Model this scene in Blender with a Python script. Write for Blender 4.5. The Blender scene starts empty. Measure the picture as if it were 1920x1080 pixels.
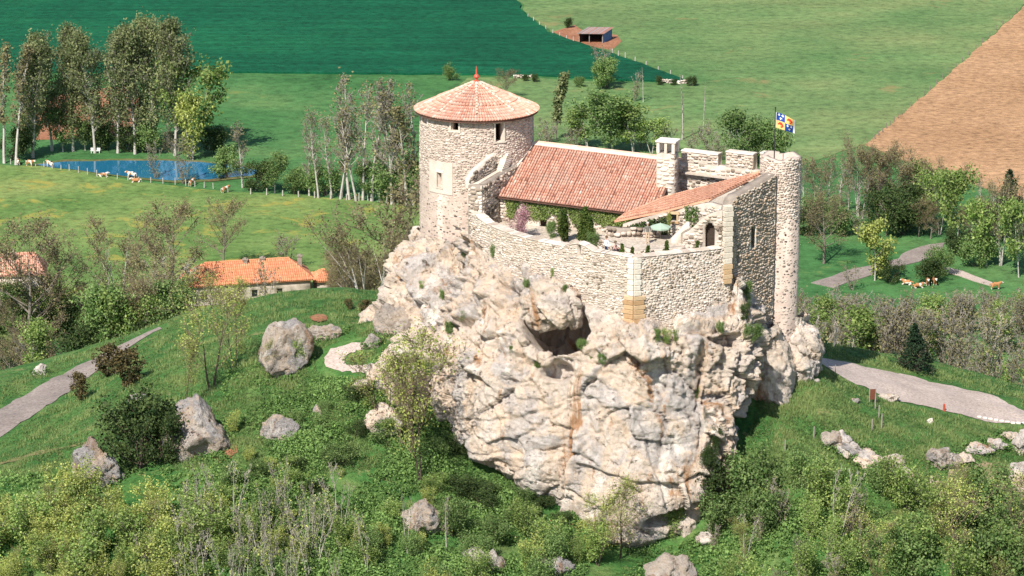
import bpy, math, random
import numpy as np
from mathutils import Vector, Matrix, noise

random.seed(11)
rng = np.random.default_rng(11)
SC = bpy.context.scene
COL = SC.collection

# ------------------------------------------------------------------ camera
CAM_Y, CAM_Z, PITCH = -220.0, 60.0, math.radians(15.5)
FPX = 960.0 / math.tan(math.radians(10.0))          # focal length in photo pixels (1920 wide)
cam_d = bpy.data.cameras.new('camera')
cam = bpy.data.objects.new('camera', cam_d)
COL.objects.link(cam)
cam.location = (0, CAM_Y, CAM_Z)
cam.rotation_euler = (math.pi / 2 - PITCH, 0, 0)
cam_d.sensor_width = 36.0
cam_d.lens = 36.0 * FPX / 1920.0
cam_d.clip_start = 1.0
cam_d.clip_end = 20000.0
SC.camera = cam

# ------------------------------------------------------------------ sky, sun, exposure
SUN_EL, SUN_AZ = math.radians(47.0), math.radians(27.0)      # azimuth: to the left of the camera's back
to_sun = Vector((-math.sin(SUN_AZ) * math.cos(SUN_EL), -math.cos(SUN_AZ) * math.cos(SUN_EL), math.sin(SUN_EL)))
world = bpy.data.worlds.new('World')
SC.world = world
world.use_nodes = True
wn = world.node_tree
bg = wn.nodes['Background']
sky = wn.nodes.new('ShaderNodeTexSky')
sky.sky_type = 'NISHITA'
sky.sun_disc = False
sky.sun_elevation = SUN_EL
sky.sun_rotation = math.atan2(to_sun.x, to_sun.y) % (2 * math.pi)
sky.altitude = 600
wn.links.new(sky.outputs[0], bg.inputs[0])
bg.inputs[1].default_value = 0.10
sun_d = bpy.data.lights.new('sun', 'SUN')
sun_d.energy = 4.95
sun_d.angle = math.radians(0.5)
sun_d.color = (1.0, 0.955, 0.88)
sun = bpy.data.objects.new('sun', sun_d)
COL.objects.link(sun)
sun.rotation_euler = to_sun.to_track_quat('Z', 'Y').to_euler()
SC.view_settings.view_transform = 'Standard'
SC.view_settings.look = 'None'
SC.view_settings.exposure = 0.57
SC.view_settings.gamma = 1.0
SC.view_settings.use_curve_mapping = False
SC.render.engine = 'CYCLES'
SC.cycles.max_bounces = 5
SC.cycles.diffuse_bounces = 3
SC.cycles.transmission_bounces = 3

# ------------------------------------------------------------------ where a pixel of the photo lies in the world
CP, SP = math.cos(PITCH), math.sin(PITCH)

def slope(py):
    b = (540.0 - py) / FPX
    return (-SP + b * CP) / (CP + b * SP)

def P(px, py, y):
    """point at world depth y seen at photo pixel (px, py)"""
    d = y - CAM_Y
    b = (540.0 - py) / FPX
    den = CP + b * SP
    return Vector((d * (px - 960.0) / FPX / den, y, CAM_Z + d * (-SP + b * CP) / den))

# ------------------------------------------------------------------ object helpers
def tag(o, label=None, cat=None, group=None, kind=None):
    if label: o['label'] = label
    if cat: o['category'] = cat
    if group: o['group'] = group
    if kind: o['kind'] = kind
    return o

def empty(name, loc, label=None, cat=None, group=None, rz=0.0):
    o = bpy.data.objects.new(name, None)
    COL.objects.link(o)
    o.location = loc
    o.rotation_euler = (0, 0, rz)
    o.empty_display_size = 0.3
    return tag(o, label, cat, group)

def put(o, parent):
    """parent an object whose mesh is in world coordinates (parents are unrotated here)"""
    if parent is not None:
        o.parent = parent
        p, L = parent, Vector((0, 0, 0))
        while p is not None:
            L = L + Vector(p.location)
            p = p.parent
        # nested parents carry their own inverse, so only the chain's own offset counts
        o.matrix_parent_inverse = Matrix.Translation(-L) if parent.parent is None else Matrix.Identity(4)
    return o

def mesh_np(name, verts, faces, mat=None, tint=None, smooth=False):
    """faces: list of (n, k) int arrays; tint: per-face floats in the same order"""
    me = bpy.data.meshes.new(name)
    verts = np.asarray(verts, dtype=np.float32).reshape(-1, 3)
    faces = [np.asarray(f, dtype=np.int32) for f in faces if len(f)]
    nl = sum(f.size for f in faces)
    npoly = sum(len(f) for f in faces)
    me.vertices.add(len(verts)); me.vertices.foreach_set('co', verts.ravel())
    me.loops.add(nl); me.loops.foreach_set('vertex_index', np.concatenate([f.ravel() for f in faces]))
    me.polygons.add(npoly)
    tot = np.concatenate([np.full(len(f), f.shape[1], np.int32) for f in faces])
    start = np.concatenate([[0], np.cumsum(tot)[:-1]]).astype(np.int32)
    me.polygons.foreach_set('loop_start', start)
    me.polygons.foreach_set('loop_total', tot)
    if smooth:
        me.polygons.foreach_set('use_smooth', np.ones(npoly, bool))
    me.update(calc_edges=True)
    if tint is not None:
        a = me.attributes.new('tint', 'FLOAT', 'FACE')
        a.data.foreach_set('value', np.asarray(tint, np.float32))
    if mat is not None:
        me.materials.append(mat)
    return me

def add(name, me, parent=None, kind=None, loc=None):
    o = bpy.data.objects.new(name, me)
    COL.objects.link(o)
    if loc is not None: o.location = loc
    if parent is not None: put(o, parent)
    if kind: o['kind'] = kind
    return o

class MB:
    """collects polygons into one mesh"""
    def __init__(s): s.v, s.f, s.t = [], [], []
    def poly(s, pts, t=0.5):
        n = len(s.v); s.v += [tuple(p) for p in pts]; s.f.append(tuple(range(n, n + len(pts)))); s.t.append(t)
    def hexa(s, b, t_, t=0.5):
        """b, t_: four bottom and four top corners (counter-clockwise seen from above)"""
        n = len(s.v); s.v += [tuple(p) for p in b] + [tuple(p) for p in t_]
        for f in ((3, 2, 1, 0), (4, 5, 6, 7), (0, 1, 5, 4), (1, 2, 6, 5), (2, 3, 7, 6), (3, 0, 4, 7)):
            s.f.append(tuple(n + i for i in f)); s.t.append(t)
    def box(s, c, size, rz=0.0, t=0.5):
        cs, sn = math.cos(rz), math.sin(rz)
        hx, hy, hz = size[0] / 2, size[1] / 2, size[2] / 2
        q = [(-hx, -hy), (hx, -hy), (hx, hy), (-hx, hy)]
        w = [(c[0] + x * cs - y * sn, c[1] + x * sn + y * cs) for x, y in q]
        s.hexa([(x, y, c[2] - hz) for x, y in w], [(x, y, c[2] + hz) for x, y in w], t)
    def tube(s, p0, p1, r0, r1, k=6, t=0.5, cap=True):
        p0, p1 = Vector(p0), Vector(p1)
        a = (p1 - p0).normalized(); u = a.orthogonal().normalized(); w = a.cross(u)
        n = len(s.v)
        for p, r in ((p0, r0), (p1, r1)):
            for i in range(k):
                an = 2 * math.pi * i / k
                s.v.append(tuple(p + u * math.cos(an) * r + w * math.sin(an) * r))
        for i in range(k):
            j = (i + 1) % k
            s.f.append((n + i, n + j, n + k + j, n + k + i)); s.t.append(t)
        if cap:
            s.f.append(tuple(n + k + i for i in range(k))); s.t.append(t)
    def mesh(s, name, mat, smooth=False):
        me = bpy.data.meshes.new(name)
        me.from_pydata(s.v, [], s.f)
        a = me.attributes.new('tint', 'FLOAT', 'FACE')
        a.data.foreach_set('value', np.asarray(s.t, np.float32))
        if smooth: me.polygons.foreach_set('use_smooth', np.ones(len(s.f), bool))
        me.materials.append(mat)
        me.update()
        return me
    def build(s, name, mat, parent=None, kind=None, smooth=False):
        return add(name, s.mesh(name, mat, smooth), parent, kind)

# ------------------------------------------------------------------ materials
class NT:
    def __init__(s, name):
        s.m = bpy.data.materials.new(name); s.m.use_nodes = True
        s.t = s.m.node_tree; s.b = s.t.nodes['Principled BSDF']
        s.b.inputs['Roughness'].default_value = 0.9
        s.b.inputs['Specular IOR Level'].default_value = 0.25
        s.geo = s.t.nodes.new('ShaderNodeNewGeometry')
        s.pos = s.geo.outputs['Position']
    def n(s, typ): return s.t.nodes.new(typ)
    def l(s, a, b): s.t.links.new(a, b)
    def noise(s, scale, detail=4.0, rough=0.55, vec=None, stretch=None, dist=0.0):
        nd = s.n('ShaderNodeTexNoise')
        nd.inputs['Scale'].default_value = scale; nd.inputs['Detail'].default_value = detail
        nd.inputs['Roughness'].default_value = rough; nd.inputs['Distortion'].default_value = dist
        v = vec or s.pos
        if stretch:
            mp = s.n('ShaderNodeMapping'); mp.inputs['Scale'].default_value = stretch
            s.l(v, mp.inputs['Vector']); v = mp.outputs[0]
        s.l(v, nd.inputs['Vector'])
        return nd.outputs['Fac']
    def vor(s, scale, feature='F1', stretch=None):
        nd = s.n('ShaderNodeTexVoronoi'); nd.feature = feature
        nd.inputs['Scale'].default_value = scale
        v = s.pos
        if stretch:
            mp = s.n('ShaderNodeMapping'); mp.inputs['Scale'].default_value = stretch
            s.l(v, mp.inputs['Vector']); v = mp.outputs[0]
        s.l(v, nd.inputs['Vector'])
        return nd
    def ramp(s, fac, stops):
        r = s.n('ShaderNodeValToRGB')
        e = r.color_ramp.elements
        while len(e) < len(stops): e.new(0.5)
        for el, (p, c) in zip(e, stops):
            el.position = p
            el.color = (c[0], c[1], c[2], 1) if not isinstance(c, (int, float)) else (c, c, c, 1)
        s.l(fac, r.inputs[0])
        return r.outputs[0]
    def mix(s, fac, a, b, mode='MIX'):
        m = s.n('ShaderNodeMix'); m.data_type = 'RGBA'; m.blend_type = mode
        for x, i in ((fac, 0), (a, 6), (b, 7)):
            if isinstance(x, (int, float)): m.inputs[i].default_value = x
            elif isinstance(x, (tuple, list)): m.inputs[i].default_value = (x[0], x[1], x[2], 1)
            else: s.l(x, m.inputs[i])
        return m.outputs[2]
    def attr(s, name='tint'):
        a = s.n('ShaderNodeAttribute'); a.attribute_name = name
        return a.outputs['Fac']
    def math(s, op, a, b=None):
        m = s.n('ShaderNodeMath'); m.operation = op
        for i, x in enumerate((a, b)):
            if x is None: continue
            if isinstance(x, (int, float)): m.inputs[i].default_value = x
            else: s.l(x, m.inputs[i])
        return m.outputs[0]
    def col(s, c):
        if isinstance(c, tuple): s.b.inputs['Base Color'].default_value = (*c, 1)
        else: s.l(c, s.b.inputs['Base Color'])
    def bump(s, h, dist, strength=1.0):
        bp = s.n('ShaderNodeBump'); bp.inputs['Distance'].default_value = dist; bp.inputs['Strength'].default_value = strength
        s.l(h, bp.inputs['Height']); s.l(bp.outputs[0], s.b.inputs['Normal'])

def m_ground(name, cols, patch=None, scale=0.12, bump=0.15, fine=1.4, patch_at=0.63, rows=None):
    k = NT(name)
    big = k.noise(scale, 5, 0.6)
    c = k.ramp(big, [(0.3, cols[0]), (0.5, cols[1]), (0.7, cols[2])])
    f = k.noise(fine, 5, 0.75)
    c = k.mix(0.75, c, k.ramp(f, [(0.3, 0.32), (0.5, 0.9), (0.7, 1.3)]), 'MULTIPLY')
    if patch:
        pn = k.noise(scale * 2.3, 6, 0.7, dist=0.5)
        c = k.mix(k.ramp(pn, [(patch_at, 0.0), (patch_at + 0.08, 0.8)]), c, patch)
    if rows:
        rw = k.noise(rows[0], 3, 0.6, stretch=rows[1])
        c = k.mix(rows[2], c, k.ramp(rw, [(0.3, 0.55), (0.7, 1.25)]), 'MULTIPLY')
    k.col(c); k.bump(f, bump); k.b.inputs['Specular IOR Level'].default_value = 0.1
    return k.m

def m_stone(name, stops, fine=5.0, bump=0.03, grime=None, grime_scale=0.5):
    k = NT(name)
    c = k.ramp(k.attr(), stops)
    f = k.noise(fine, 5, 0.7)
    c = k.mix(0.6, c, k.ramp(f, [(0.28, 0.5), (0.5, 1.0), (0.75, 1.15)]), 'MULTIPLY')
    if grime:
        g = k.noise(grime_scale, 5, 0.65)
        c = k.mix(k.ramp(g, [(0.5, 0.0), (0.68, 0.7)]), c, grime)
    k.col(c); k.bump(f, bump)
    return k.m

def m_leaf(name, c0, c1, trans=0.3, vary=0.35):
    k = NT(name)
    c = k.ramp(k.attr(), [(0.0, c0), (1.0, c1)])
    oi = k.n('ShaderNodeObjectInfo')
    hs = k.n('ShaderNodeHueSaturation')
    hs.inputs['Hue'].default_value = 0.5
    k.l(k.math('ADD', k.math('MULTIPLY', oi.outputs['Random'], vary), 1.0 - vary / 2), hs.inputs['Value'])
    k.l(c, hs.inputs['Color'])
    c = hs.outputs[0]
    k.col(c)
    k.b.inputs['Specular IOR Level'].default_value = 0.15
    k.b.inputs['Roughness'].default_value = 0.7
    tr = k.n('ShaderNodeBsdfTranslucent'); k.l(c, tr.inputs[0])
    mx = k.n('ShaderNodeMixShader'); mx.inputs[0].default_value = trans
    out = k.t.nodes['Material Output']
    k.l(k.b.outputs[0], mx.inputs[1]); k.l(tr.outputs[0], mx.inputs[2]); k.l(mx.outputs[0], out.inputs[0])
    return k.m

def m_plain(name, c, rough=0.85, vary=0.25, scale=3.0, metal=0.0, spec=0.25):
    k = NT(name)
    f = k.noise(scale, 4, 0.65)
    k.col(k.mix(1.0, c, k.ramp(f, [(0.25, 1 - vary), (0.75, 1 + vary * 0.6)]), 'MULTIPLY'))
    k.b.inputs['Roughness'].default_value = rough; k.b.inputs['Metallic'].default_value = metal
    k.b.inputs['Specular IOR Level'].default_value = spec
    return k.m

# colours are linear albedos
G_HILL = m_ground('hill_grass', ((0.036, 0.122, 0.030), (0.080, 0.182, 0.046), (0.180, 0.240, 0.078)), patch=(0.26, 0.235, 0.10), scale=0.26, bump=0.35, fine=2.0, patch_at=0.585)
G_MEADOW = m_ground('meadow_grass', ((0.085, 0.165, 0.042), (0.140, 0.215, 0.062), (0.205, 0.255, 0.080)), patch=(0.30, 0.265, 0.06), scale=0.05, bump=0.3, fine=0.55, patch_at=0.55)
G_PASTURE = m_ground('pasture_grass', ((0.038, 0.120, 0.036), (0.062, 0.160, 0.050), (0.110, 0.200, 0.066)), patch=(0.16, 0.20, 0.06), scale=0.03, bump=0.3, fine=0.5, patch_at=0.61)
G_UPLAND = m_ground('upland_grass', ((0.085, 0.170, 0.056), (0.140, 0.215, 0.078), (0.215, 0.255, 0.100)), patch=(0.24, 0.205, 0.085), scale=0.022, bump=0.3, fine=0.45, patch_at=0.62, rows=(0.03, (0.6, 2.5, 1.0), 0.35))
G_CROP = m_ground('young_wheat', ((0.0045, 0.070, 0.033), (0.0065, 0.090, 0.040), (0.012, 0.120, 0.048)), patch=(0.026, 0.130, 0.046), scale=0.022, bump=0.3, fine=0.55, patch_at=0.66, rows=(0.06, (0.3, 6.0, 1.0), 0.6))
G_SOIL = m_ground('ploughed_soil', ((0.36, 0.205, 0.105), (0.43, 0.250, 0.132), (0.50, 0.300, 0.165)), scale=0.025, bump=0.4, fine=0.7, rows=(0.22, (1.6, 7.0, 1.0), 0.6))
G_EARTH = m_ground('red_earth', ((0.26, 0.115, 0.062), (0.33, 0.150, 0.085), (0.38, 0.200, 0.115)), scale=0.3, bump=0.15, fine=2.0)
G_GRAVEL = m_ground('pale_gravel', ((0.42, 0.335, 0.285), (0.47, 0.38, 0.325), (0.52, 0.425, 0.37)), patch=(0.30, 0.27, 0.17), scale=0.25, bump=0.04, fine=5.0, patch_at=0.66)
G_ROAD = m_ground('worn_tarmac', ((0.215, 0.175, 0.155), (0.26, 0.215, 0.19), (0.31, 0.26, 0.225)), patch=(0.17, 0.16, 0.09), scale=0.4, bump=0.03, fine=4.0, patch_at=0.62)
G_COURT = m_ground('court_gravel', ((0.44, 0.37, 0.29), (0.52, 0.44, 0.36), (0.58, 0.50, 0.42)), patch=(0.09, 0.16, 0.04), scale=0.5, bump=0.04, fine=4.0, patch_at=0.62)

PALE = [(0.0, (0.10, 0.075, 0.055)), (0.14, (0.24, 0.185, 0.14)), (0.32, (0.46, 0.38, 0.31)), (0.6, (0.60, 0.51, 0.43)), (0.84, (0.70, 0.625, 0.545)), (0.93, (0.56, 0.42, 0.30)), (1.0, (0.36, 0.30, 0.27))]
DARKER = [(0.0, (0.10, 0.075, 0.055)), (0.25, (0.27, 0.21, 0.165)), (0.5, (0.45, 0.365, 0.29)), (0.75, (0.57, 0.475, 0.385)), (1.0, (0.46, 0.33, 0.225))]
S_PALE = m_stone('pale_rubble', PALE, grime=(0.42, 0.33, 0.245))
S_KEEP = m_stone('keep_rubble', [(0.0, (0.07, 0.056, 0.048)), (0.14, (0.22, 0.18, 0.15)), (0.3, (0.40, 0.32, 0.255)), (0.6, (0.53, 0.44, 0.365)), (0.85, (0.64, 0.555, 0.47)), (1.0, (0.33, 0.26, 0.21))], grime=(0.42, 0.34, 0.275))
S_DARK = m_stone('shaded_rubble', DARKER, grime=(0.24, 0.20, 0.14))  # darker rubble for right-facing walls, their shade put into the colour
S_WARM = m_stone('warm_ashlar', [(0.0, (0.36, 0.215, 0.11)), (0.5, (0.46, 0.295, 0.155)), (1.0, (0.55, 0.40, 0.25))], bump=0.02)
S_CREAM = m_stone('cream_ashlar', [(0.0, (0.55, 0.47, 0.375)), (0.5, (0.64, 0.56, 0.46)), (1.0, (0.70, 0.65, 0.58))], bump=0.02)
def m_mortar(name, a, b):
    k = NT(name); f = k.noise(1.2, 6, 0.7)
    k.col(k.ramp(f, [(0.35, a), (0.65, b)])); k.bump(k.noise(7, 4, 0.7), 0.03); return k.m
MORTAR = m_mortar('lime_mortar', (0.37, 0.31, 0.25), (0.52, 0.445, 0.375))
RENDER = m_mortar('old_render', (0.52, 0.44, 0.36), (0.63, 0.555, 0.47))
PINKRENDER = m_mortar('pink_lime_render', (0.44, 0.335, 0.275), (0.57, 0.465, 0.39))
MORTAR_D = m_mortar('dark_mortar', (0.21, 0.17, 0.135), (0.33, 0.275, 0.225))

TILE = m_stone('canal_tile', [(0.0, (0.34, 0.155, 0.105)), (0.2, (0.54, 0.245, 0.165)), (0.55, (0.64, 0.325, 0.225)), (0.85, (0.68, 0.42, 0.31)), (0.95, (0.60, 0.42, 0.31)), (1.0, (0.68, 0.58, 0.47))], fine=3.0, bump=0.01, grime=(0.50, 0.32, 0.24))
TILE_NEW = m_stone('smooth_new_tile', [(0.0, (0.54, 0.245, 0.15)), (0.5, (0.65, 0.33, 0.21)), (1.0, (0.70, 0.40, 0.27))], fine=2.0, bump=0.01)
UNDER = m_plain('roof_underlay', (0.12, 0.062, 0.045), vary=0.3)
WOOD_D = m_plain('dark_timber', (0.05, 0.035, 0.025), vary=0.4, scale=6)
WOOD_G = m_plain('grey_timber', (0.30, 0.26, 0.215), vary=0.35, scale=5)
BLACKM = m_plain('black_metal', (0.03, 0.03, 0.03), rough=0.5)
WHITE = m_plain('white_paint', (0.75, 0.73, 0.70), vary=0.08)
REDM = m_plain('red_glazed_clay', (0.55, 0.085, 0.045), rough=0.4, spec=0.5)
SHADOWGLASS = m_plain('dark_window_glass', (0.02, 0.025, 0.03), rough=0.15, spec=0.5)

def m_rock(name, warm=1.0, lichen=0.5, scale=1.0, dark=1.0, value=1.0):
    k = NT(name)
    big = k.noise(0.17 * scale, 5, 0.62, dist=0.6)
    c = k.ramp(big, [(0.34, (0.50, 0.43, 0.38)), (0.44, (0.63, 0.525, 0.43)), (0.53, (0.66, 0.50, 0.365)), (0.60, (0.68, 0.575, 0.475)), (0.70, (0.56, 0.40, 0.27))])
    gy = k.noise(0.17 * scale, 8, 0.66, dist=0.5)
    c = k.mix(k.ramp(gy, [(0.495, 0.0), (0.56, lichen)]), c, k.ramp(k.noise(2.2 * scale, 5, 0.7), [(0.35, (0.31, 0.285, 0.27)), (0.6, (0.52, 0.485, 0.465))]))
    wh = k.noise(0.36 * scale, 6, 0.70, stretch=(1.2, 1.2, 0.6), dist=0.3)
    c = k.mix(k.ramp(wh, [(0.54, 0.0), (0.62, 0.85)]), c, (0.76, 0.68, 0.59))
    st = k.noise(0.5 * scale, 6, 0.68, stretch=(1.0, 1.0, 0.30), dist=0.7)
    c = k.mix(k.ramp(st, [(0.565, 0.0), (0.66, 0.9 * warm)]), c, (0.37, 0.185, 0.080))
    f = k.noise(3.0 * scale, 8, 0.78)
    c = k.mix(0.85, c, k.ramp(f, [(0.30, 0.30), (0.43, 0.86), (0.55, 1.0), (0.72, 1.13)]), 'MULTIPLY')
    pit = k.noise(1.1 * scale, 9, 0.82, stretch=(1, 1, 1.3))
    crm = k.ramp(pit, [(0.355, 0.9), (0.41, 0.0)])
    c = k.mix(crm, c, (0.17, 0.10, 0.055))
    sp = k.noise(1.5 * scale, 7, 0.78)
    c = k.mix(k.ramp(sp, [(0.60, 0.0), (0.67, 0.65 * dark)]), c, (0.105, 0.085, 0.05))
    c = k.mix(1.0, c, (value, value, value), 'MULTIPLY')
    k.col(c)
    h = k.math('ADD', k.math('MULTIPLY', f, 0.7), k.math('MULTIPLY', k.noise(9.0, 6, 0.75), 0.3))
    h = k.math('SUBTRACT', h, k.math('MULTIPLY', crm, 0.4))
    k.bump(h, 0.42)
    return k.m
ROCK = m_rock('pale_cliff_rock', 1.0, 0.7, value=1.13)
ROCK_G = m_rock('grey_lichened_rock', 0.8, 0.95, 1.9, 1.6, 0.80)

BARK_PALE = m_plain('pale_grey_bark', (0.46, 0.42, 0.37), vary=0.35, scale=2.0)
BARK_GREY = m_plain('grey_brown_bark', (0.20, 0.17, 0.135), vary=0.35, scale=2.0)
BARK_DARK = m_plain('dark_bark', (0.075, 0.055, 0.042), vary=0.35, scale=2.0)
TWIG_GREY = m_leaf('grey_twigs', (0.235, 0.205, 0.17), (0.42, 0.375, 0.32), 0.0, 0.4)
TWIG_BROWN = m_leaf('brown_twigs', (0.14, 0.105, 0.07), (0.27, 0.205, 0.145), 0.0, 0.35)
L_POPLAR = m_leaf('poplar_leaves', (0.100, 0.140, 0.050), (0.330, 0.345, 0.165), 0.38)
L_GREEN = m_leaf('mid_green_leaves', (0.070, 0.140, 0.034), (0.255, 0.345, 0.120), 0.3)
L_BRIGHT = m_leaf('spring_green_leaves', (0.110, 0.200, 0.040), (0.380, 0.460, 0.145), 0.35)
L_YELLOW = m_leaf('yellow_green_leaves', (0.170, 0.230, 0.045), (0.560, 0.580, 0.175), 0.35)
L_DARK = m_leaf('dark_ivy_leaves', (0.018, 0.040, 0.012), (0.085, 0.120, 0.036), 0.15)
L_PINE = m_leaf('dark_needles', (0.010, 0.026, 0.012), (0.032, 0.058, 0.026), 0.1)
L_BROWNP = m_leaf('bronzed_needles', (0.045, 0.042, 0.018), (0.165, 0.125, 0.050), 0.1)
L_CYPRESS = m_leaf('cypress_green', (0.035, 0.070, 0.012), (0.110, 0.140, 0.030), 0.15)
L_PINK = m_leaf('pink_blossom', (0.42, 0.19, 0.22), (0.68, 0.42, 0.46), 0.35)
L_OLIVE = m_leaf('olive_brown_buds', (0.145, 0.125, 0.055), (0.32, 0.29, 0.140), 0.25)
L_COVER = m_leaf('undergrowth_leaves', (0.034, 0.098, 0.023), (0.235, 0.360, 0.105), 0.3)
L_GRASS = m_leaf('grass_blades', (0.066, 0.132, 0.036), (0.255, 0.315, 0.115), 0.3)

# ================================================================== LARGE STRUCTURE: terrain
FLOOR = -69.0
# the hill's shape: (photo x, photo y, ground distance from the camera)
HILL = [
 (700,600,227),(650,650,223),(600,545,256),(480,560,256),(720,548,252),(350,592,260),(190,642,259),(190,672,250),(270,622,260),
 (0,722,244),(0,800,231),(100,740,240),(100,690,250),(60,830,226),(525,690,221),(400,700,226),(300,700,230),(400,780,217),(600,770,216),(740,720,216),
 (830,845,213.2),(500,900,208),(200,790,221),(150,830,218),(100,910,212),(0,900,215),(0,1000,205),(300,1000,203),(500,1080,198.5),(0,1080,200),(800,1080,199),
 (700,900,208.5),(900,905,211),(960,932,210),(1060,960,208.8),(1060,1000,206.8),(1200,1016,207),(1100,1080,200),(1330,992,207.8),(1400,1080,200),
 (1400,860,210.5),(1440,660,221.5),(1450,760,215),(1520,760,215.5),(1532,676,227),(1532,645,241),(1560,720,221),(1625,730,223),(1640,690,232),(1700,693,235),(1684,755,222),(1717,707,234),
 (1771,770,221.5),(1858,794,222),(1858,743,230),(1920,798,222),(1920,775,226),(1920,728,242),(1720,672,244),(1800,690,244),
 (1480,652,221),(1512,664,221),(1500,688,218.8),(1460,690,218.5),
 (1640,820,213.5),(1750,850,213),(1850,860,214),(1900,950,208),(1750,960,206.5),(1550,950,206.5),(1500,1010,203.5),(1650,1040,201.5),(1920,1080,199),(1700,1080,199.5),(1900,840,217),
]
ctrl = [tuple(P(px, py, d + CAM_Y)) for px, py, d in HILL]
def around(x, d, z): ctrl.append((x, d + CAM_Y, z))
for x in (-42, -25, -8, 10, 28, 44):
    around(x, 232 if -12 < x < 22 else 275, -8 if -12 < x < 22 else -27.5)
for x in (-60, -40, -20, 0, 20, 40, 60):
    around(x, 310, -38.5); around(x, 350, -50.5); around(x, 395, -64); around(x, 150, -42); around(x, 100, -58)
around(0, 245, -12); around(8, 245, -12); around(14, 226, -5); around(4, 226, -4); around(-4, 238, -9); around(25, 250, -20)
for s in (-1, 1):
    for x, d, z in ((58, 200, -20), (58, 231, -18), (58, 260, -23), (95, 190, -38), (95, 230, -34), (95, 270, -42), (150, 200, -62), (150, 250, -62), (150, 320, -66), (100, 350, -60), (90, 120, -60)):
        around(s * x, d, z)
C = np.array(ctrl); SCALE = 40.0
def _k(r2):
    return 0.5 * r2 * np.log(np.maximum(r2, 1e-12))
_X = C[:, :2] / SCALE
_n = len(C)
_A = _k(((_X[:, None, :] - _X[None, :, :]) ** 2).sum(2)) + np.eye(_n) * 2e-3
_Q = np.hstack([np.ones((_n, 1)), _X])
_W = np.linalg.solve(np.block([[_A, _Q], [_Q.T, np.zeros((3, 3))]]), np.concatenate([C[:, 2], np.zeros(3)]))
def height(x, y):
    x = np.asarray(x, float); y = np.asarray(y, float)
    sh = x.shape
    q = np.stack([x.ravel(), y.ravel()], 1) / SCALE
    out = np.empty(len(q))
    for i in range(0, len(q), 20000):
        s = q[i:i + 20000]
        out[i:i + 20000] = _k(((s[:, None, :] - _X[None, :, :]) ** 2).sum(2)) @ _W[:_n] + _W[_n] + s @ _W[_n + 1:]
    out = out.reshape(sh)
    d = y - CAM_Y
    def ss(a, b, v):
        t = np.clip((v - a) / (b - a), 0, 1); return t * t * (3 - 2 * t)
    w = np.maximum(np.maximum(ss(385, 430, d), ss(110, 165, np.abs(x))), ss(-95, -140, -(-y - 0)) if False else ss(150, 90, d))
    out = out * (1 - w) + FLOOR * w
    return np.maximum(out, FLOOR)
def hz(x, y): return float(height(np.array([x]), np.array([y]))[0])

def hit(px, py, dmin=150.0, dmax=1500.0):
    """where the sight line through a photo pixel meets the ground"""
    ds = np.concatenate([np.arange(dmin, 420, 0.4), np.arange(420, dmax, 4.0)])
    b = (540.0 - py) / FPX; den = CP + b * SP
    xs = ds * (px - 960.0) / FPX / den
    zs = CAM_Z + ds * (-SP + b * CP) / den
    g = zs - height(xs, ds + CAM_Y)
    i = int(np.argmax(g <= 0)) if (g <= 0).any() else len(ds) - 1
    t = g[i - 1] / (g[i - 1] - g[i]) if i > 0 else 0
    d = ds[i - 1] + (ds[i] - ds[i - 1]) * t
    p = P(px, py, d + CAM_Y)
    return Vector((p.x, p.y, hz(p.x, p.y)))
def at_d(px, d):
    """ground point at distance d below/above photo column px"""
    x = (px - 960.0) * d / 5290.0
    return Vector((x, d + CAM_Y, hz(x, d + CAM_Y)))

gx = np.concatenate([-np.geomspace(60, 4000, 40)[::-1], np.arange(-59.4, 59.5, 0.6), np.geomspace(60, 4000, 40)])
gy = np.concatenate([np.arange(-215, -50, 8.0), np.arange(-46, 60, 0.6), np.arange(60, 180, 2.5), np.geomspace(182, 6000, 40)])
GX, GY = np.meshgrid(gx, gy)
GZ = height(GX, GY)
# small hummocks on the hill
hum = np.zeros_like(GZ)
m = (np.abs(GX) < 60) & (GY < 60) & (GY > -46)
pts = np.argwhere(m)
for i, j in pts:
    hum[i, j] = noise.fractal(Vector((GX[i, j] * 0.35, GY[i, j] * 0.35, 0)), 1.0, 2.0, 4)
GZ = GZ + hum * 0.16
nx, ny = len(gx), len(gy)
idx = np.arange(nx * ny).reshape(ny, nx)
quads = np.stack([idx[:-1, :-1], idx[:-1, 1:], idx[1:, 1:], idx[1:, :-1]], -1).reshape(-1, 4)
gm = mesh_np('ground', np.stack([GX, GY, GZ], -1).reshape(-1, 3), [quads], G_HILL, smooth=True)
gm.materials.append(G_PASTURE)
cy = GY[:-1, :-1].ravel()
cx = GX[:-1, :-1].ravel()
gm.polygons.foreach_set('material_index', ((cy > 110) | (np.abs(cx) > 100)).astype(np.int32))
add('ground', gm, kind='structure')

def field(name, px_poly, mat, lift, skirt=True):
    """a flat field of the valley floor from its corners in the photo"""
    pts = [P(px, py, (CAM_Z - FLOOR) / -slope(py) + CAM_Y) for px, py in px_poly]
    # resample edges with a little unevenness
    ring = []
    for a, b in zip(pts, pts[1:] + pts[:1]):
        n = max(1, int((b - a).length / 3.0))
        for i in range(n):
            p = a.lerp(b, i / n)
            ring.append(Vector((p.x + noise.noise(p * 0.2) * 0.9, p.y + noise.noise(p * 0.2 + Vector((9, 0, 0))) * 0.9, FLOOR + lift)))
    mb = MB()
    mb.poly(ring if sum((q.x - p.x) * (q.y + p.y) for p, q in zip(ring, ring[1:] + ring[:1])) < 0 else ring[::-1])
    if skirt:
        for p, q in zip(ring, ring[1:] + ring[:1]):
            mb.poly([p, q, (q.x, q.y, FLOOR - 0.2), (p.x, p.y, FLOOR - 0.2)])
    return mb.build(name, mat, kind='structure')

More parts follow.
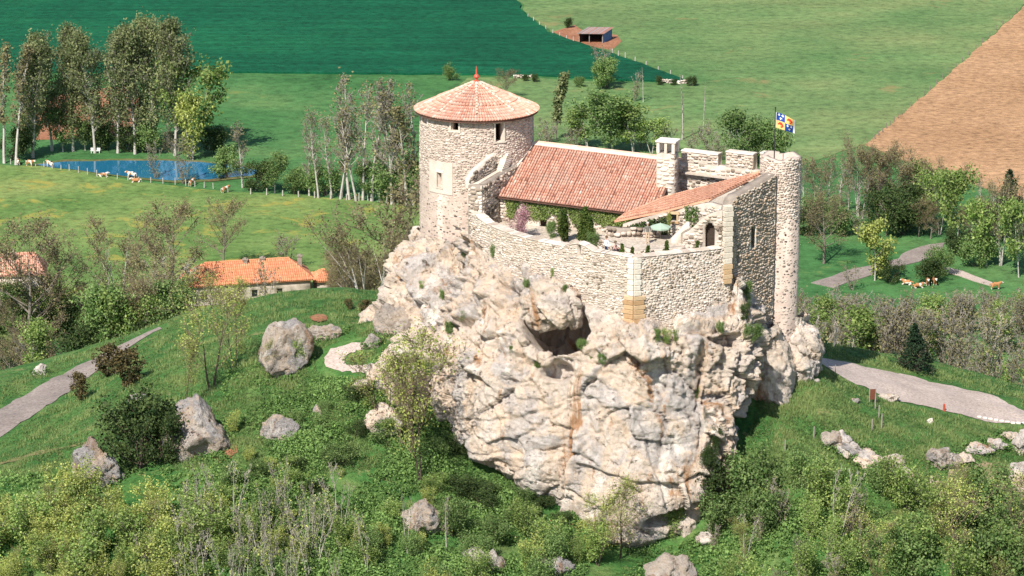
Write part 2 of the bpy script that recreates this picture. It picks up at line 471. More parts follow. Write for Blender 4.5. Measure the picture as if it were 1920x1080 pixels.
def ribbon(name, edge_a, edge_b, mat, lift=0.05, n=40, cross=8, jitter=0.12):
    """a strip laid on the terrain between two edges given in photo pixels"""
    def along(e):
        q = [hit(*p) for p in e]
        L = [0]
        for a, b in zip(q, q[1:]): L.append(L[-1] + (b - a).length)
        t = np.linspace(0, L[-1], n)
        return np.stack([np.interp(t, L, [p.x for p in q]), np.interp(t, L, [p.y for p in q])], 1)
    A, B = along(edge_a), along(edge_b)
    w = np.linspace(0, 1, cross)[None, :, None]
    XY = A[:, None, :] * (1 - w) + B[:, None, :] * w
    for i in range(n):
        for j in (0, cross - 1):
            XY[i, j] += np.array([noise.noise(Vector((i * 0.7, j, 3))), noise.noise(Vector((i * 0.7, j, 7)))]) * jitter * 2
    Z = height(XY[..., 0], XY[..., 1]) + lift
    for i in range(n):
        for j in range(cross):
            if -46 < XY[i, j, 1] < 60:
                Z[i, j] += 0.16 * noise.fractal(Vector((XY[i, j, 0] * 0.35, XY[i, j, 1] * 0.35, 0)), 1.0, 2.0, 4)
    idx = np.arange(n * cross).reshape(n, cross)
    qd = np.stack([idx[:-1, :-1], idx[:-1, 1:], idx[1:, 1:], idx[1:, :-1]], -1).reshape(-1, 4)
    me = mesh_np(name, np.concatenate([XY, Z[..., None]], -1).reshape(-1, 3), [qd], mat, smooth=True)
    return add(name, me, kind='structure')

field('wheat_field', [(-900, 137), (380, 137), (840, 141), (1000, 143), (1160, 152), (1290, 156), (1240, 136), (1160, 108), (1085, 82), (1030, 62), (985, 28), (958, -10), (930, -60), (-900, -60)], G_CROP, 0.45)
field('upland_pasture', [(962, -14), (990, 28), (1036, 60), (1090, 80), (1165, 106), (1243, 134), (1296, 157), (1160, 156), (1000, 147), (880, 146), (840, 175), (850, 215), (900, 262), (990, 300), (1150, 325), (1320, 330), (1500, 310), (1632, 268), (1700, 212), (1800, 122), (1935, -4), (1980, -60), (935, -60)], G_UPLAND, 0.08)
field('ploughed_field', [(1622, 272), (1700, 208), (1800, 122), (1925, 8), (2000, -60), (3200, -60), (3200, 420), (1900, 372), (1690, 300)], G_SOIL, 0.2)
field('meadow', [(-900, 318), (0, 309), (140, 316), (240, 338), (420, 360), (560, 366), (700, 378), (800, 392), (960, 402), (1080, 418), (1190, 450), (1260, 500), (1230, 560), (1120, 610), (960, 640), (-900, 640)], G_MEADOW, 0.1)
field('bare_strip', [(52, 190), (150, 170), (258, 160), (262, 200), (250, 258), (70, 262)], G_EARTH, 0.06)
field('farm_track', [(1520, 532), (1600, 506), (1680, 486), (1700, 470), (1775, 456), (1770, 472), (1720, 492), (1640, 514), (1560, 540)], G_ROAD, 0.12)
field('farm_path', [(1770, 500), (1800, 508), (1862, 530), (1856, 536), (1800, 518), (1765, 508)], G_GRAVEL, 0.12)

ribbon('road', [(-60, 792), (0, 768), (60, 733), (120, 700), (190, 664), (240, 640), (300, 613)], [(-60, 866), (0, 822), (60, 780), (120, 741), (192, 686), (245, 650), (303, 617)], G_ROAD)
ribbon('parking_area', [(1528, 667), (1600, 683), (1717, 706), (1858, 742), (1903, 762), (1960, 785)], [(1530, 678), (1625, 728), (1684, 753), (1771, 771), (1858, 794), (1960, 800)], G_GRAVEL, n=50, cross=14)
ribbon('path', [(690, 640), (655, 645), (620, 655), (607, 672), (612, 690), (650, 697), (690, 700)], [(690, 652), (670, 657), (650, 665), (643, 676), (650, 684), (664, 685), (690, 684)], G_GRAVEL, n=30, cross=6)
G_DRY = m_ground('dry_grass', ((0.13, 0.16, 0.06), (0.19, 0.18, 0.075), (0.25, 0.19, 0.10)), scale=.4, fine=2.5)
ribbon('worn_track', [(0, 866), (60, 850), (120, 836), (180, 826)], [(0, 873), (60, 856), (120, 841), (180, 830)], G_DRY, n=24, cross=3)
ribbon('earth_patch', [(395, 850), (410, 842), (428, 834), (444, 830)], [(397, 862), (412, 868), (430, 862), (446, 846)], G_EARTH, n=14, cross=5, jitter=0.15)
ribbon('earth_mound', [(582, 596), (597, 590), (612, 594)], [(582, 600), (597, 606), (614, 602)], G_EARTH, lift=0.12, n=12, cross=5)

# ---- pond
pond_pts = [(70, 311), (120, 304), (180, 303), (300, 303), (380, 306), (440, 311), (500, 322), (470, 331), (440, 334), (390, 338), (330, 339), (240, 331), (150, 321), (95, 316)]
pw = NT('pond_water')
pw.col((0.016, 0.125, 0.215)); pw.b.inputs['Roughness'].default_value = 0.06; pw.b.inputs['Specular IOR Level'].default_value = 0.5
pw.bump(pw.noise(0.9, 3, 0.5), 0.02, 0.12)
field('pond_bank', [(q[0] + (q[0] - 270) * .035, q[1] + (q[1] - 320) * .22) for q in pond_pts], m_ground('muddy_bank', ((0.16, 0.115, 0.06), (0.11, 0.14, 0.045), (0.21, 0.17, 0.09)), scale=.2, fine=1.0), 0.13, skirt=False)
field('pond_water', pond_pts, pw.m, 0.16, skirt=False)

# ================================================================== LARGE STRUCTURE: the castle rock
def loft(levels, nu, nv, closed=True):
    """levels: (z, [(x, y), ...]); a smooth skin through the outlines"""
    zs = np.array([l[0] for l in levels], float)
    R = np.array([l[1] for l in levels], float)                  # (L, K, 2)
    K = R.shape[1]
    def cr(p0, p1, p2, p3, t):
        return 0.5 * ((2 * p1) + (-p0 + p2) * t + (2 * p0 - 5 * p1 + 4 * p2 - p3) * t * t + (-p0 + 3 * p1 - 3 * p2 + p3) * t ** 3)
    if closed:
        seg = np.linalg.norm(np.roll(R, -1, 1) - R, axis=2).mean(0)
    else:
        seg = np.linalg.norm(R[:, 1:] - R[:, :-1], axis=2).mean(0)
    cum = np.concatenate([[0], np.cumsum(seg)])
    us = np.linspace(0, cum[-1], nu, endpoint=not closed)
    ring = np.empty((len(zs), nu, 2))
    for i, u in enumerate(us):
        k = min(int(np.searchsorted(cum, u, 'right') - 1), len(seg) - 1)
        t = (u - cum[k]) / seg[k]
        if closed: q = [R[:, (k + o) % K] for o in (-1, 0, 1, 2)]
        else: q = [R[:, min(max(k + o, 0), K - 1)] for o in (-1, 0, 1, 2)]
        ring[:, i] = cr(*q, t)
    zz = np.linspace(zs[0], zs[-1], nv)
    V = np.empty((nv, nu, 3))
    order = np.argsort(zs)
    for i in range(nu):
        for c in range(2):
            V[:, i, c] = np.interp(zz, zs[order], ring[order, i, c])
    # soften the bends between levels
    for _ in range(max(2, nv // 12)):
        V[1:-1, :, :2] = V[1:-1, :, :2] * 0.5 + (V[:-2, :, :2] + V[2:, :, :2]) * 0.25
    V[:, :, 2] = zz[:, None]
    return V

def grid_faces(nv, nu, closed):
    idx = np.arange(nv * nu).reshape(nv, nu)
    r = np.roll(idx, -1, 1) if closed else idx[:, 1:]
    l = idx if closed else idx[:, :-1]
    return np.stack([l[:-1], l[1:], r[1:], r[:-1]], -1).reshape(-1, 4)

def vnormals(V, closed):
    if closed:
        du = np.roll(V, -1, 1) - np.roll(V, 1, 1)
    else:
        du = np.gradient(V, axis=1)
    dv = np.gradient(V, axis=0)
    n = np.cross(dv, du)
    return n / np.maximum(np.linalg.norm(n, axis=2, keepdims=True), 1e-9)

def rock_offset(p, rough=1.0, size=1.0):
    q = Vector(p) / size
    a = noise.fractal(q * 0.20, 0.9, 2.1, 3) * (0.35 + 0.2 * rough)
    wq = q + noise.noise_vector(q * 0.5) * 0.55
    d, pt = noise.voronoi(Vector((wq.x * 0.34, wq.y * 0.34, wq.z * 0.30)))
    e = (d[1] - d[0])
    def facet(pt_, p_, k):
        c_ = pt_ * k
        rv = Vector((noise.cell(c_ + Vector((3.1, 0, 0))), noise.cell(c_ + Vector((0, 7.3, 0))), noise.cell(c_ + Vector((0, 0, 5.7)))))
        return (p_ - pt_).dot(rv - Vector((0.5, 0.5, 0.5)))
    wp = Vector((wq.x * 0.34, wq.y * 0.34, wq.z * 0.30))
    blk = (noise.cell(pt[0] * 13.7) * 0.40 + facet(pt[0], wp, 13.7) * 0.8) * (0.4 + 0.5 * rough)
    crack = -0.30 * (0.3 + 0.7 * rough) * max(0.0, 1 - e / 0.07)
    w2 = Vector((wq.x, wq.y, wq.z * 1.2)) * 0.85 + noise.noise_vector(q * 1.1) * 0.2
    d2, pt2 = noise.voronoi(w2)
    e2 = d2[1] - d2[0]
    blk2 = ((noise.cell(pt2[0] * 9.1) - 0.3) * 0.15 + facet(pt2[0], w2, 9.1) * 0.34 - 0.12 * max(0.0, 1 - e2 / 0.08)) * rough
    w3 = q * 2.3 + noise.noise_vector(q * 2.0) * 0.25
    d3, pt3 = noise.voronoi(w3)
    blk3 = ((noise.cell(pt3[0] * 5.3) - 0.3) * 0.09 + facet(pt3[0], w3, 5.3) * 0.16 - 0.05 * max(0.0, 1 - (d3[1] - d3[0]) / 0.10)) * (rough ** 1.4)
    rg = (noise.ridged_multi_fractal(Vector((q.x * .46, q.y * .46, q.z * .22 + q.x * .08)), 0.85, 2.2, 6, 1.0, 2.0) - 1.0) * 0.25 * (0.5 + 0.55 * rough) - noise.turbulence(q * 0.75, 5, True, noise_basis='PERLIN_ORIGINAL', amplitude_scale=.55, frequency_scale=2.1) * 0.20 * rough
    f = rg + noise.fractal(q * 2.2, 0.75, 2.2, 5) * 0.10 * (0.45 + 0.55 * rough) + noise.fractal(Vector((q.x * .9, q.y * .9, q.z * .5)), .9, 2.0, 3) * 0.13
    return (a + blk + crack + blk2 + blk3 + f) * size

def rock_mesh(name, levels, nu, nv, mat, rough=1.0, hollows=(), bulges=(), roughf=None, amp=1.0, closed=True, ampf=None, extraf=None):
    V = loft(levels, nu, nv, closed)
    N = vnormals(V, closed)
    # the loops may run either way round: make the normals point outward
    c = V.mean((0, 1))
    if ((V - c) * N).sum() < 0: N = -N
    D = np.zeros(V.shape[:2])
    for j in range(nv):
        for i in range(nu):
            p = V[j, i]
            D[j, i] = rock_offset(p, rough if roughf is None else roughf(p)) * amp * (1.0 if ampf is None else ampf(p)) + (0.0 if extraf is None else extraf(p))
    for (cx_, cy_, cz_), (rx, ry, rz), dep in list(hollows) + list(bulges):
        g = ((V[..., 0] - cx_) / rx) ** 2 + ((V[..., 1] - cy_) / ry) ** 2 + ((V[..., 2] - cz_) / rz) ** 2
        w = np.clip(1 - g, 0, 1)
        w = w * w * (3 - 2 * w)
        D += dep * np.minimum(1, w * (1.6 if dep > -2 else 4.0 if dep > -5 else 7.0))
    V = V + N * D[..., None]
    fc = grid_faces(nv, nu, closed)
    vv = V.reshape(-1, 3)
    # close the top
    top = V[0] if V[0, :, 2].mean() > V[-1, :, 2].mean() else V[-1]
    ctr = top.mean(0)
    k = len(vv)
    vv = np.vstack([vv, ctr[None]])
    base = 0 if top is V[0] else (nv - 1) * nu
    ring = base + np.arange(nu)
    tri = np.stack([ring, np.roll(ring, -1), np.full(nu, k)], 1)
    me = mesh_np(name, vv, [fc, tri], mat, smooth=True)
    import bmesh
    bm = bmesh.new(); bm.from_mesh(me); bmesh.ops.recalc_face_normals(bm, faces=bm.faces); bm.to_mesh(me); bm.free()
    return me

CLIFF = [
 (2.3,  [(-3, 8), (-3.6, 4.0), (-3.0, 1.6), (0.2, -3.6), (4.6, -6.6), (9.1, -9.0), (12.8, -7.8), (16.6, -6.2), (19.4, -2.2), (20.6, 3), (14, 8), (5, 10)]),
 (0.6,  [(-3.6, 8), (-4.2, 3.6), (-3.9, 0.6), (-0.4, -5.0), (4.4, -7.0), (9.1, -9.2), (12.9, -8.0), (16.8, -6.4), (19.6, -2.2), (20.8, 3), (14, 8), (5, 10)]),
 (-0.7, [(-3.8, 8), (-4.4, 3.5), (-4.3, 0.1), (-0.7, -5.6), (4.5, -7.3), (9.1, -9.6), (12.9, -8.4), (17.0, -6.9), (19.6, -2.2), (20.9, 3), (14, 8), (5, 10)]),
 (-1.7, [(-4, 8), (-4.6, 3.2), (-4.6, -1.0), (-0.9, -6.5), (4.2, -8.9), (9.1, -11.0), (13.2, -9.9), (17.6, -8.4), (19.4, -3.0), (21, 3), (14, 8), (5, 10)]),
 (-5,   [(-4.8, 8), (-5.4, 2.4), (-5.5, -3.6), (-1.2, -8.5), (4.0, -10.3), (9.0, -11.9), (13.6, -10.8), (18.2, -9.0), (19.3, -4.0), (20.4, 3), (14, 8), (5, 10)]),
 (-9,   [(-4.8, 8), (-5.8, 1.2), (-5.8, -5.6), (-1.2, -9.9), (4.0, -11.4), (9.0, -13.0), (13.6, -12.0), (17.3, -10.0), (18.2, -5.0), (18.8, 2), (14, 7), (5, 9)]),
 (-11.6,[(-4.2, 7), (-5.0, -0.4), (-4.6, -7.2), (-0.2, -10.6), (4.4, -12.2), (9.0, -13.6), (13.4, -12.7), (16.6, -11.0), (17.4, -6.0), (18.0, 1), (14, 7), (5, 9)]),
 (-14,  [(-2.0, 6), (-2.0, -2.0), (-0.6, -7.6), (2.2, -10.8), (5.4, -12.6), (9.2, -14.0), (13.0, -13.4), (15.6, -11.8), (16.4, -7.0), (17.0, 0), (14, 6), (5, 8)]),
 (-16,  [(-1.0, 6), (0.0, -2.0), (1.2, -7.4), (3.4, -10.4), (6.0, -12.5), (9.4, -13.9), (12.2, -13.4), (14.4, -11.6), (15.6, -6.5), (16.4, 0), (14, 6), (5, 8)]),
 (-21,  [(-1.0, 6), (0.8, -1.0), (1.8, -6.2), (3.6, -9.4), (6.2, -11.5), (9.4, -12.9), (11.8, -12.0), (13.6, -10.4), (15.2, -6.0), (16.0, 0), (14, 6), (5, 8)]),
]
def cliff_amp(p):
    # the masonry stands on the crag: keep the rock behind it above the footing line
    if p[0] < 4.2 or p[1] > 0: return 1.0
    t = min(1.0, max(0.0, (p[2] + 1.3) / 0.9))
    return 1.0 - 0.92 * t
def cliff_rough(p):
    # knobbly near the top and the left, broad slabs lower down
    t = (p[2] + 4.6) / 1.6
    return 0.27 + 0.78 / (1 + math.exp(-t)) + (0.3 if p[0] < -3 else 0.0) + (0.40 if p[0] > 14.6 else 0)
def cliff_extra(p):
    """the long joints of the crag and the slabs that step at them"""
    x, z = p[0] + noise.noise(Vector((p[2] * .5, 3.0, p[0] * .1))) * .35, p[2] + noise.noise(Vector((p[0] * .5, 8.0, p[2] * .1))) * .4
    o = 0.0
    sg = lambda v: 1 / (1 + math.exp(-max(-30, min(30, v))))
    if z < -3.6:
        m = min(1.0, (-3.6 - z) / .8)
        for x0, k_, st_, gr, zt, zb in ((4.3, .10, .45, .28, -3.6, -16), (-1.6, -.25, .35, .2, -5.5, -13), (9.6, -.32, -.30, .18, -6.5, -16), (14.4, .05, .40, .45, -3.6, -10.5)):
            if zb < z < zt:
                dx = x - (x0 + k_ * (z + 8))
                o += m * (st_ * (sg(dx / .07) - .5) * math.exp(-abs(dx) / 2.2) - gr * math.exp(-(dx / .11) ** 2))
        for z0, k_, st_, gr, xa, xb in ((-11.3, .16, -.35, .22, -4, 5), (-12.1, -.22, .45, .25, 5, 12), (-7.3, -.2, -.22, .16, 8, 13.5), (-8.6, .25, .25, .15, -5, 3)):
            if xa < x < xb:
                dz = z - (z0 + k_ * (x - (xa + xb) / 2))
                o += m * (st_ * (sg(dz / .07) - .5) * math.exp(-abs(dz) / 1.2) - gr * math.exp(-(dz / .10) ** 2))
    return o
cave = [((3.35, -9.0, -1.7), (2.6, 6.5, 2.0), -6.0), ((3.3, -10.4, -4.7), (1.5, 4.0, 0.9), -1.6), ((-0.8, -6.4, 0.4), (2.2, 3.0, 0.55), -1.1),
        ((17.9, -8.4, -8.6), (1.3, 3.0, 1.5), -1.0), ((12.3, -13.6, -15.6), (2.6, 3.0, 0.8), -2.1), ((-0.2, -8.7, -5.8), (0.9, 2.0, 0.3), -0.5), ((14.4, -11, -3.6), (0.6, 3.0, 1.8), -0.7)]
knobs = [((0.3, -7.6, -2.8), (1.8, 3.0, 1.5), 0.4), ((9.0, -11, -3.2), (4.0, 3.0, 1.4), 0.35), ((17.6, -8.6, -4.6), (1.6, 2.5, 2.2), 0.3)]
cl = empty('cliff', (8, -2, -16), 'pale overhanging limestone crag with a dark cave that carries the castle', 'cliff')
add('rock_face', rock_mesh('rock_face', CLIFF, 700, 270, ROCK, hollows=cave, bulges=knobs, roughf=cliff_rough, ampf=cliff_amp, extraf=cliff_extra), cl)

OVERHANG = None
def ringlev(z, cx_, cy_, rx, ry, k=12, wob=0.06, seed=0):
    r = random.Random(seed)
    return (z, [(cx_ + math.cos(2 * math.pi * i / k) * rx * (1 + r.uniform(-wob, wob)), cy_ + math.sin(2 * math.pi * i / k) * ry * (1 + r.uniform(-wob, wob))) for i in range(k)])
bulge = [ringlev(z_, 3.0 + o_, -6.5, rx_, ry_, seed=31, wob=.07) for z_, o_, rx_, ry_ in ((1.9, -.3, .5, .6), (1.5, -.2, 1.5, 1.6), (0.8, -.05, 2.1, 2.5), (0.0, 0, 2.4, 3.1), (-.8, .05, 2.3, 3.2), (-1.4, .0, 2.1, 2.9), (-2.0, -.25, 1.5, 2.0), (-2.3, -.4, .5, .7))]
add('overhanging_bulge', rock_mesh('overhanging_bulge', bulge, 150, 70, ROCK, rough=1.0, amp=.55), cl)
stone_ = [ringlev(z_, 2.5, -9.6, rx_, ry_, seed=33, wob=.1) for z_, rx_, ry_ in ((-3.2, .25, .3), (-3.4, .6, .6), (-3.8, .72, .7), (-4.2, .55, .6), (-4.5, .2, .3))]
add('wedged_block', rock_mesh('wedged_block', stone_, 60, 30, ROCK, rough=.7, amp=.25), cl)
keep_rock = [ringlev(1.2, -2.9, 10.2, 4.7, 4.7, seed=1), ringlev(-0.4, -3.4, 10.0, 5.2, 6.2, seed=1), ringlev(-2.2, -3.9, 9.5, 5.9, 7.6, seed=1), ringlev(-4.2, -4.3, 9.2, 6.2, 8.6, seed=1),
             ringlev(-5.2, -4.6, 9.0, 6.6, 9.2, seed=1), ringlev(-6.4, -5.0, 8.6, 7.0, 9.8, seed=1), ringlev(-10.5, -5.0, 8.0, 6.6, 10.5, seed=1)]
kr = empty('rock_outcrop', (-4, 9, -8), 'knobbly pale rock shoulder under the round keep on the left side', 'rock')
add('rock_face', rock_mesh('keep_rock', keep_rock, 340, 120, ROCK, rough=1.0, amp=.8,
    hollows=[((-8.0, 4.0, -5.0), (1.5, 3, 1.2), -0.8), ((-4.6, 1.5, -1.6), (0.5, 3, 0.8), -0.8)]), kr)

# ================================================================== LARGE STRUCTURE: walls
def resample(path, ds=0.25, smooth=0, closed=False):
    p = np.array(path, float)
    if closed: p = np.vstack([p, p[:1]])
    if smooth:
        for _ in range(smooth):
            q = [p[0]]
            for a, b in zip(p[:-1], p[1:]):
                q += [a * 0.75 + b * 0.25, a * 0.25 + b * 0.75]
            q.append(p[-1]); p = np.array(q)
    L = np.concatenate([[0], np.cumsum(np.linalg.norm(np.diff(p, axis=0), axis=1))])
    n = max(2, int(L[-1] / ds) + 1)
    s = np.linspace(0, L[-1], n)
    return s, np.stack([np.interp(s, L, p[:, 0]), np.interp(s, L, p[:, 1])], 1)

class Wall:
    """a vertical wall along a plan line (outside on the right-hand side of the line)"""
    def __init__(s, path, smooth=0, closed=False, batter=0.0, zref=0.0):
        s.closed = closed
        s.s, s.xy = resample(path, 0.2, smooth, closed)
        t = np.gradient(s.xy, axis=0)
        if closed: t[0] = t[-1] = s.xy[1] - s.xy[-2]
        t /= np.linalg.norm(t, axis=1, keepdims=True)
        s.nrm = np.stack([t[:, 1], -t[:, 0]], 1)
        s.len = s.s[-1]; s.batter = batter; s.zref = zref
    def at(s, ss, z, off=0.0):
        ss = np.asarray(ss, float); z = np.asarray(z, float)
        x = np.interp(ss, s.s, s.xy[:, 0]); y = np.interp(ss, s.s, s.xy[:, 1])
        nx_ = np.interp(ss, s.s, s.nrm[:, 0]); ny_ = np.interp(ss, s.s, s.nrm[:, 1])
        l = np.hypot(nx_, ny_); o = off + s.batter * (s.zref - z)
        return np.stack([x + nx_ / l * o, y + ny_ / l * o, z + 0 * x], -1)
    def s_of(s, x, y):
        return float(s.s[np.argmin((s.xy[:, 0] - x) ** 2 + (s.xy[:, 1] - y) ** 2)])
    def shell(s, name, z0, z1, thick, mat, parent, openings=(), kind=None, ds=0.5):
        z1f = z1 if callable(z1) else (lambda q: np.full(np.shape(q), float(z1)))
        cs = list(np.arange(0, s.len, ds)) + [s.len]
        zs = [z0]
        for a, b, c, d in openings:
            cs += [a, b]; zs += [c, d]
        cs = np.array(sorted(set(np.round(cs, 4)))); zs = np.array(sorted(set(np.round(zs, 4))))
        cs = cs[np.concatenate([[True], np.diff(cs) > 1e-3])]
        tops = np.asarray(z1f(cs), float)
        nz = len(zs) + 1
        Z = np.minimum(np.repeat(zs[None, :], len(cs), 0), tops[:, None] - 0.01)
        Z = np.concatenate([Z, tops[:, None]], 1)
        Sg = np.repeat(cs[:, None], nz, 1)
        O = s.at(Sg, Z); I = s.at(Sg, Z, -thick)
        V = np.concatenate([O.reshape(-1, 3), I.reshape(-1, 3)])
        nO = len(cs) * nz
        id_ = lambda i, j, inn=False: (nO if inn else 0) + i * nz + j
        def is_open(i, j):
            if i < 0 or i >= len(cs) - 1 or j < 0 or j >= nz - 1: return False
            a = (cs[i] + cs[i + 1]) / 2
            if j == nz - 2: return False
            z = (zs[j] + zs[j + 1]) / 2
            return any(o[0] < a < o[1] and o[2] < z < o[3] for o in openings)
        F = []
        for i in range(len(cs) - 1):
            for j in range(nz - 1):
                if is_open(i, j):
                    if not is_open(i - 1, j): F.append((id_(i, j), id_(i, j, 1), id_(i, j + 1, 1), id_(i, j + 1)))
                    if not is_open(i + 1, j): F.append((id_(i + 1, j), id_(i + 1, j + 1), id_(i + 1, j + 1, 1), id_(i + 1, j, 1)))
                    if not is_open(i, j - 1): F.append((id_(i, j), id_(i + 1, j), id_(i + 1, j, 1), id_(i, j, 1)))
                    if not is_open(i, j + 1): F.append((id_(i, j + 1), id_(i, j + 1, 1), id_(i + 1, j + 1, 1), id_(i + 1, j + 1)))
                else:
                    F.append((id_(i, j), id_(i + 1, j), id_(i + 1, j + 1), id_(i, j + 1)))
                    F.append((id_(i, j, 1), id_(i, j + 1, 1), id_(i + 1, j + 1, 1), id_(i + 1, j, 1)))
            F.append((id_(i, nz - 1), id_(i + 1, nz - 1), id_(i + 1, nz - 1, 1), id_(i, nz - 1, 1)))
        if not s.closed:
            for i in (0, len(cs) - 1):
                for j in range(nz - 1):
                    F.append((id_(i, j), id_(i, j + 1), id_(i, j + 1, 1), id_(i, j, 1)))
        me = mesh_np(name, V, [np.array(F)], mat)
        return add(name, me, parent, kind)
    def stones(s, z0, z1, row, wid, mat, parent, openings=(), single=0, s0=0.0, s1=None, depth=(0.03, 0.11), tint=None, gap=0.016, seed=1, inner=False, keep=1.0, name='stone', off=0.0, facing=None):
        """rubble: every stone a cut-cornered block with its own depth; the `single` largest become parts of their own"""
        r = np.random.default_rng(seed)
        s1 = s.len if s1 is None else s1
        z1f = z1 if callable(z1) else (lambda q: float(z1))
        z0f = z0 if callable(z0) else (lambda q: float(z0))
        zmin = min(z0f(q) for q in np.linspace(s0, s1, 40)); zmax = max(z1f(q) for q in np.linspace(s0, s1, 80))
        S, Zc, Wd, Hd = [], [], [], []
        z = zmin
        while z < zmax:
            h = r.uniform(*row)
            x = s0 - r.uniform(0, wid[1])
            while x < s1:
                w = r.uniform(*wid) * (0.75 + 0.5 * h / row[1])
                a, b = max(x, s0), min(x + w, s1)
                m_, zm = (a + b) / 2, z + h / 2 + r.uniform(-0.3, 0.3) * h + 0.09 * math.sin(x * 1.1 + z * 2.3 + seed) 
                x += w
                if b - a < wid[0] * 0.6 or zm - h * 0.45 < z0f(m_) or zm + h * 0.4 > z1f(m_): continue
                if any(o[0] - 0.3 * w < m_ < o[1] + 0.3 * w and o[2] - 0.4 * h < zm < o[3] + 0.4 * h for o in openings): continue
                if r.random() > keep: continue
                if facing is not None and not facing(m_): continue
                S.append(m_); Zc.append(zm); Wd.append((b - a) - gap); Hd.append(h * r.uniform(0.72, 1.2) - gap)
            z += h * 0.96
        n = len(S)
        if not n: return
        S, Zc, Wd, Hd = map(np.array, (S, Zc, Wd, Hd))
        # octagonal outline with irregular corners
        cut = r.uniform(0.25, 0.62, (n, 4, 2))
        u = np.empty((n, 8)); v = np.empty((n, 8))
        sg = [(-1, -1), (1, -1), (1, 1), (-1, 1)]
        for k_, (a, b) in enumerate(sg):
            cu, cv = cut[:, k_, 0], cut[:, k_, 1]
            first = (a * 1.0, b * (1 - cv)) if k_ in (0, 2) else (a * (1 - cu), b * 1.0)
            second = (a * (1 - cu), b * 1.0) if k_ in (0, 2) else (a * 1.0, b * (1 - cv))
            # keep the order counter-clockwise
            p, q = (first, second)
            u[:, 2 * k_] = p[0]; v[:, 2 * k_] = p[1]; u[:, 2 * k_ + 1] = q[0]; v[:, 2 * k_ + 1] = q[1]
        rot = r.uniform(-0.3, 0.3, n)[:, None]
        U = (u * np.cos(rot) - v * np.sin(rot) * 0.6) * Wd[:, None] / 2; Vv = (v + u * np.sin(rot) * 0.5) * Hd[:, None] / 2
        dep = r.uniform(depth[0], depth[1], n)
        sgn = -1.0 if inner else 1.0
        base = s.at(S[:, None] + U, Zc[:, None] + Vv, off - 0.03 * sgn)
        front = s.at(S[:, None] + U * 0.84, Zc[:, None] + Vv * 0.82, off + (dep[:, None] + r.uniform(-0.012, 0.012, (n, 8))) * sgn)
        ctr = s.at(S, Zc, off + (dep + 0.018) * sgn)[:, None]
        Vt = np.concatenate([base, front, ctr], 1)                # (n, 17, 3)
        i8 = np.arange(8); j8 = (i8 + 1) % 8
        q4 = np.stack([i8, j8, 8 + j8, 8 + i8], 1); t3 = np.stack([8 + i8, 8 + j8, np.full(8, 16)], 1)
        if inner: q4, t3 = q4[:, ::-1], t3[:, ::-1]
        pat = np.array([noise.noise(Vector((a * 0.35, b * 0.35, seed * 3.1))) for a, b in zip(S, Zc)])
        tn = np.clip(r.random(n) * 0.75 + 0.14 + pat * 0.35, 0, 1)
        tn = np.where(r.random(n) < 0.12, r.random(n), tn)
        if tint is not None: tn = np.clip(tn + np.array([tint(a, b) for a, b in zip(S, Zc)]), 0, 1)
        order = np.argsort(-(Wd * Hd))
        solo = order[:single]; rest = order[single:]
        for k_ in solo:
            add(name, mesh_np(name, Vt[k_], [q4, t3], mat, np.full(16, tn[k_])), parent)
        if len(rest):
            m = len(rest); o17 = (np.arange(m) * 17)[:, None, None]
            add('rubble_infill', mesh_np('rubble_infill', Vt[rest], [(q4[None] + o17).reshape(-1, 4), (t3[None] + o17).reshape(-1, 3)], mat,
                np.concatenate([np.repeat(tn[rest], 8), np.repeat(tn[rest], 8)])), parent, 'stuff')
        return n

def block(mb, c, size, rz=0.0, t=0.5, bev=0.03, rs=random):
    """a dressed stone: a box with chamfered top and bottom edges"""
    cs, sn = math.cos(rz), math.sin(rz)
    hx, hy, h = size[0] / 2, size[1] / 2, size[2] / 2
    def ring(ins, z):
        return [(c[0] + x * cs - y * sn, c[1] + x * sn + y * cs, c[2] + z) for x, y in ((-hx + ins, -hy + ins), (hx - ins, -hy + ins), (hx - ins, hy - ins), (-hx + ins, hy - ins))]
    lv = [ring(bev, -h), ring(0, -h + bev), ring(0, h - bev), ring(bev, h)]
    n = len(mb.v)
    for l in lv: mb.v += l
    for a in range(3):
        for i in range(4):
            j = (i + 1) % 4
            mb.f.append((n + a * 4 + i, n + a * 4 + j, n + a * 4 + 4 + j, n + a * 4 + 4 + i)); mb.t.append(t)
    mb.f.append((n + 12, n + 13, n + 14, n + 15)); mb.t.append(t)
    mb.f.append((n + 3, n + 2, n + 1, n)); mb.t.append(t)

def dressed(name, c, size, rz, mat, parent, t=None):
    mb = MB(); block(mb, c, size, rz, random.random() if t is None else t)
    return mb.build(name, mat, parent)

# ---------------------------------------------------------------- roof tiles
def half_pipes(name, rows, mat, parent, kind='stuff', rise=0.8):
    """rows: arrays (p0, p1, side, up, r0, r1, tint) of canal tiles"""
    K = 5
    an = np.linspace(0, math.pi, K)
    p0, p1, sd, up, r0, r1, tn = [np.asarray(a, float) for a in rows]
    n = len(p0)
    c, s_ = np.cos(an), np.sin(an)
    A = p0[:, None] + sd[:, None] * (c[None, :, None] * r0[:, None, None]) + up[:, None] * (s_[None, :, None] * r0[:, None, None] * rise)
    B = p1[:, None] + sd[:, None] * (c[None, :, None] * r1[:, None, None]) + up[:, None] * (s_[None, :, None] * r1[:, None, None] * rise)
    V = np.concatenate([A, B], 1).reshape(-1, 3)
    i = np.arange(K - 1)
    q = np.stack([i, i + 1, K + i + 1, K + i], 1)
    F = (q[None] + (np.arange(n) * 2 * K)[:, None, None]).reshape(-1, 4)
    cap = (np.arange(K)[None] + (np.arange(n) * 2 * K)[:, None])
    me = mesh_np(name, V, [F, cap], mat, np.concatenate([np.repeat(tn, K - 1), tn * 0.3]))
    return add(name, me, parent, kind)

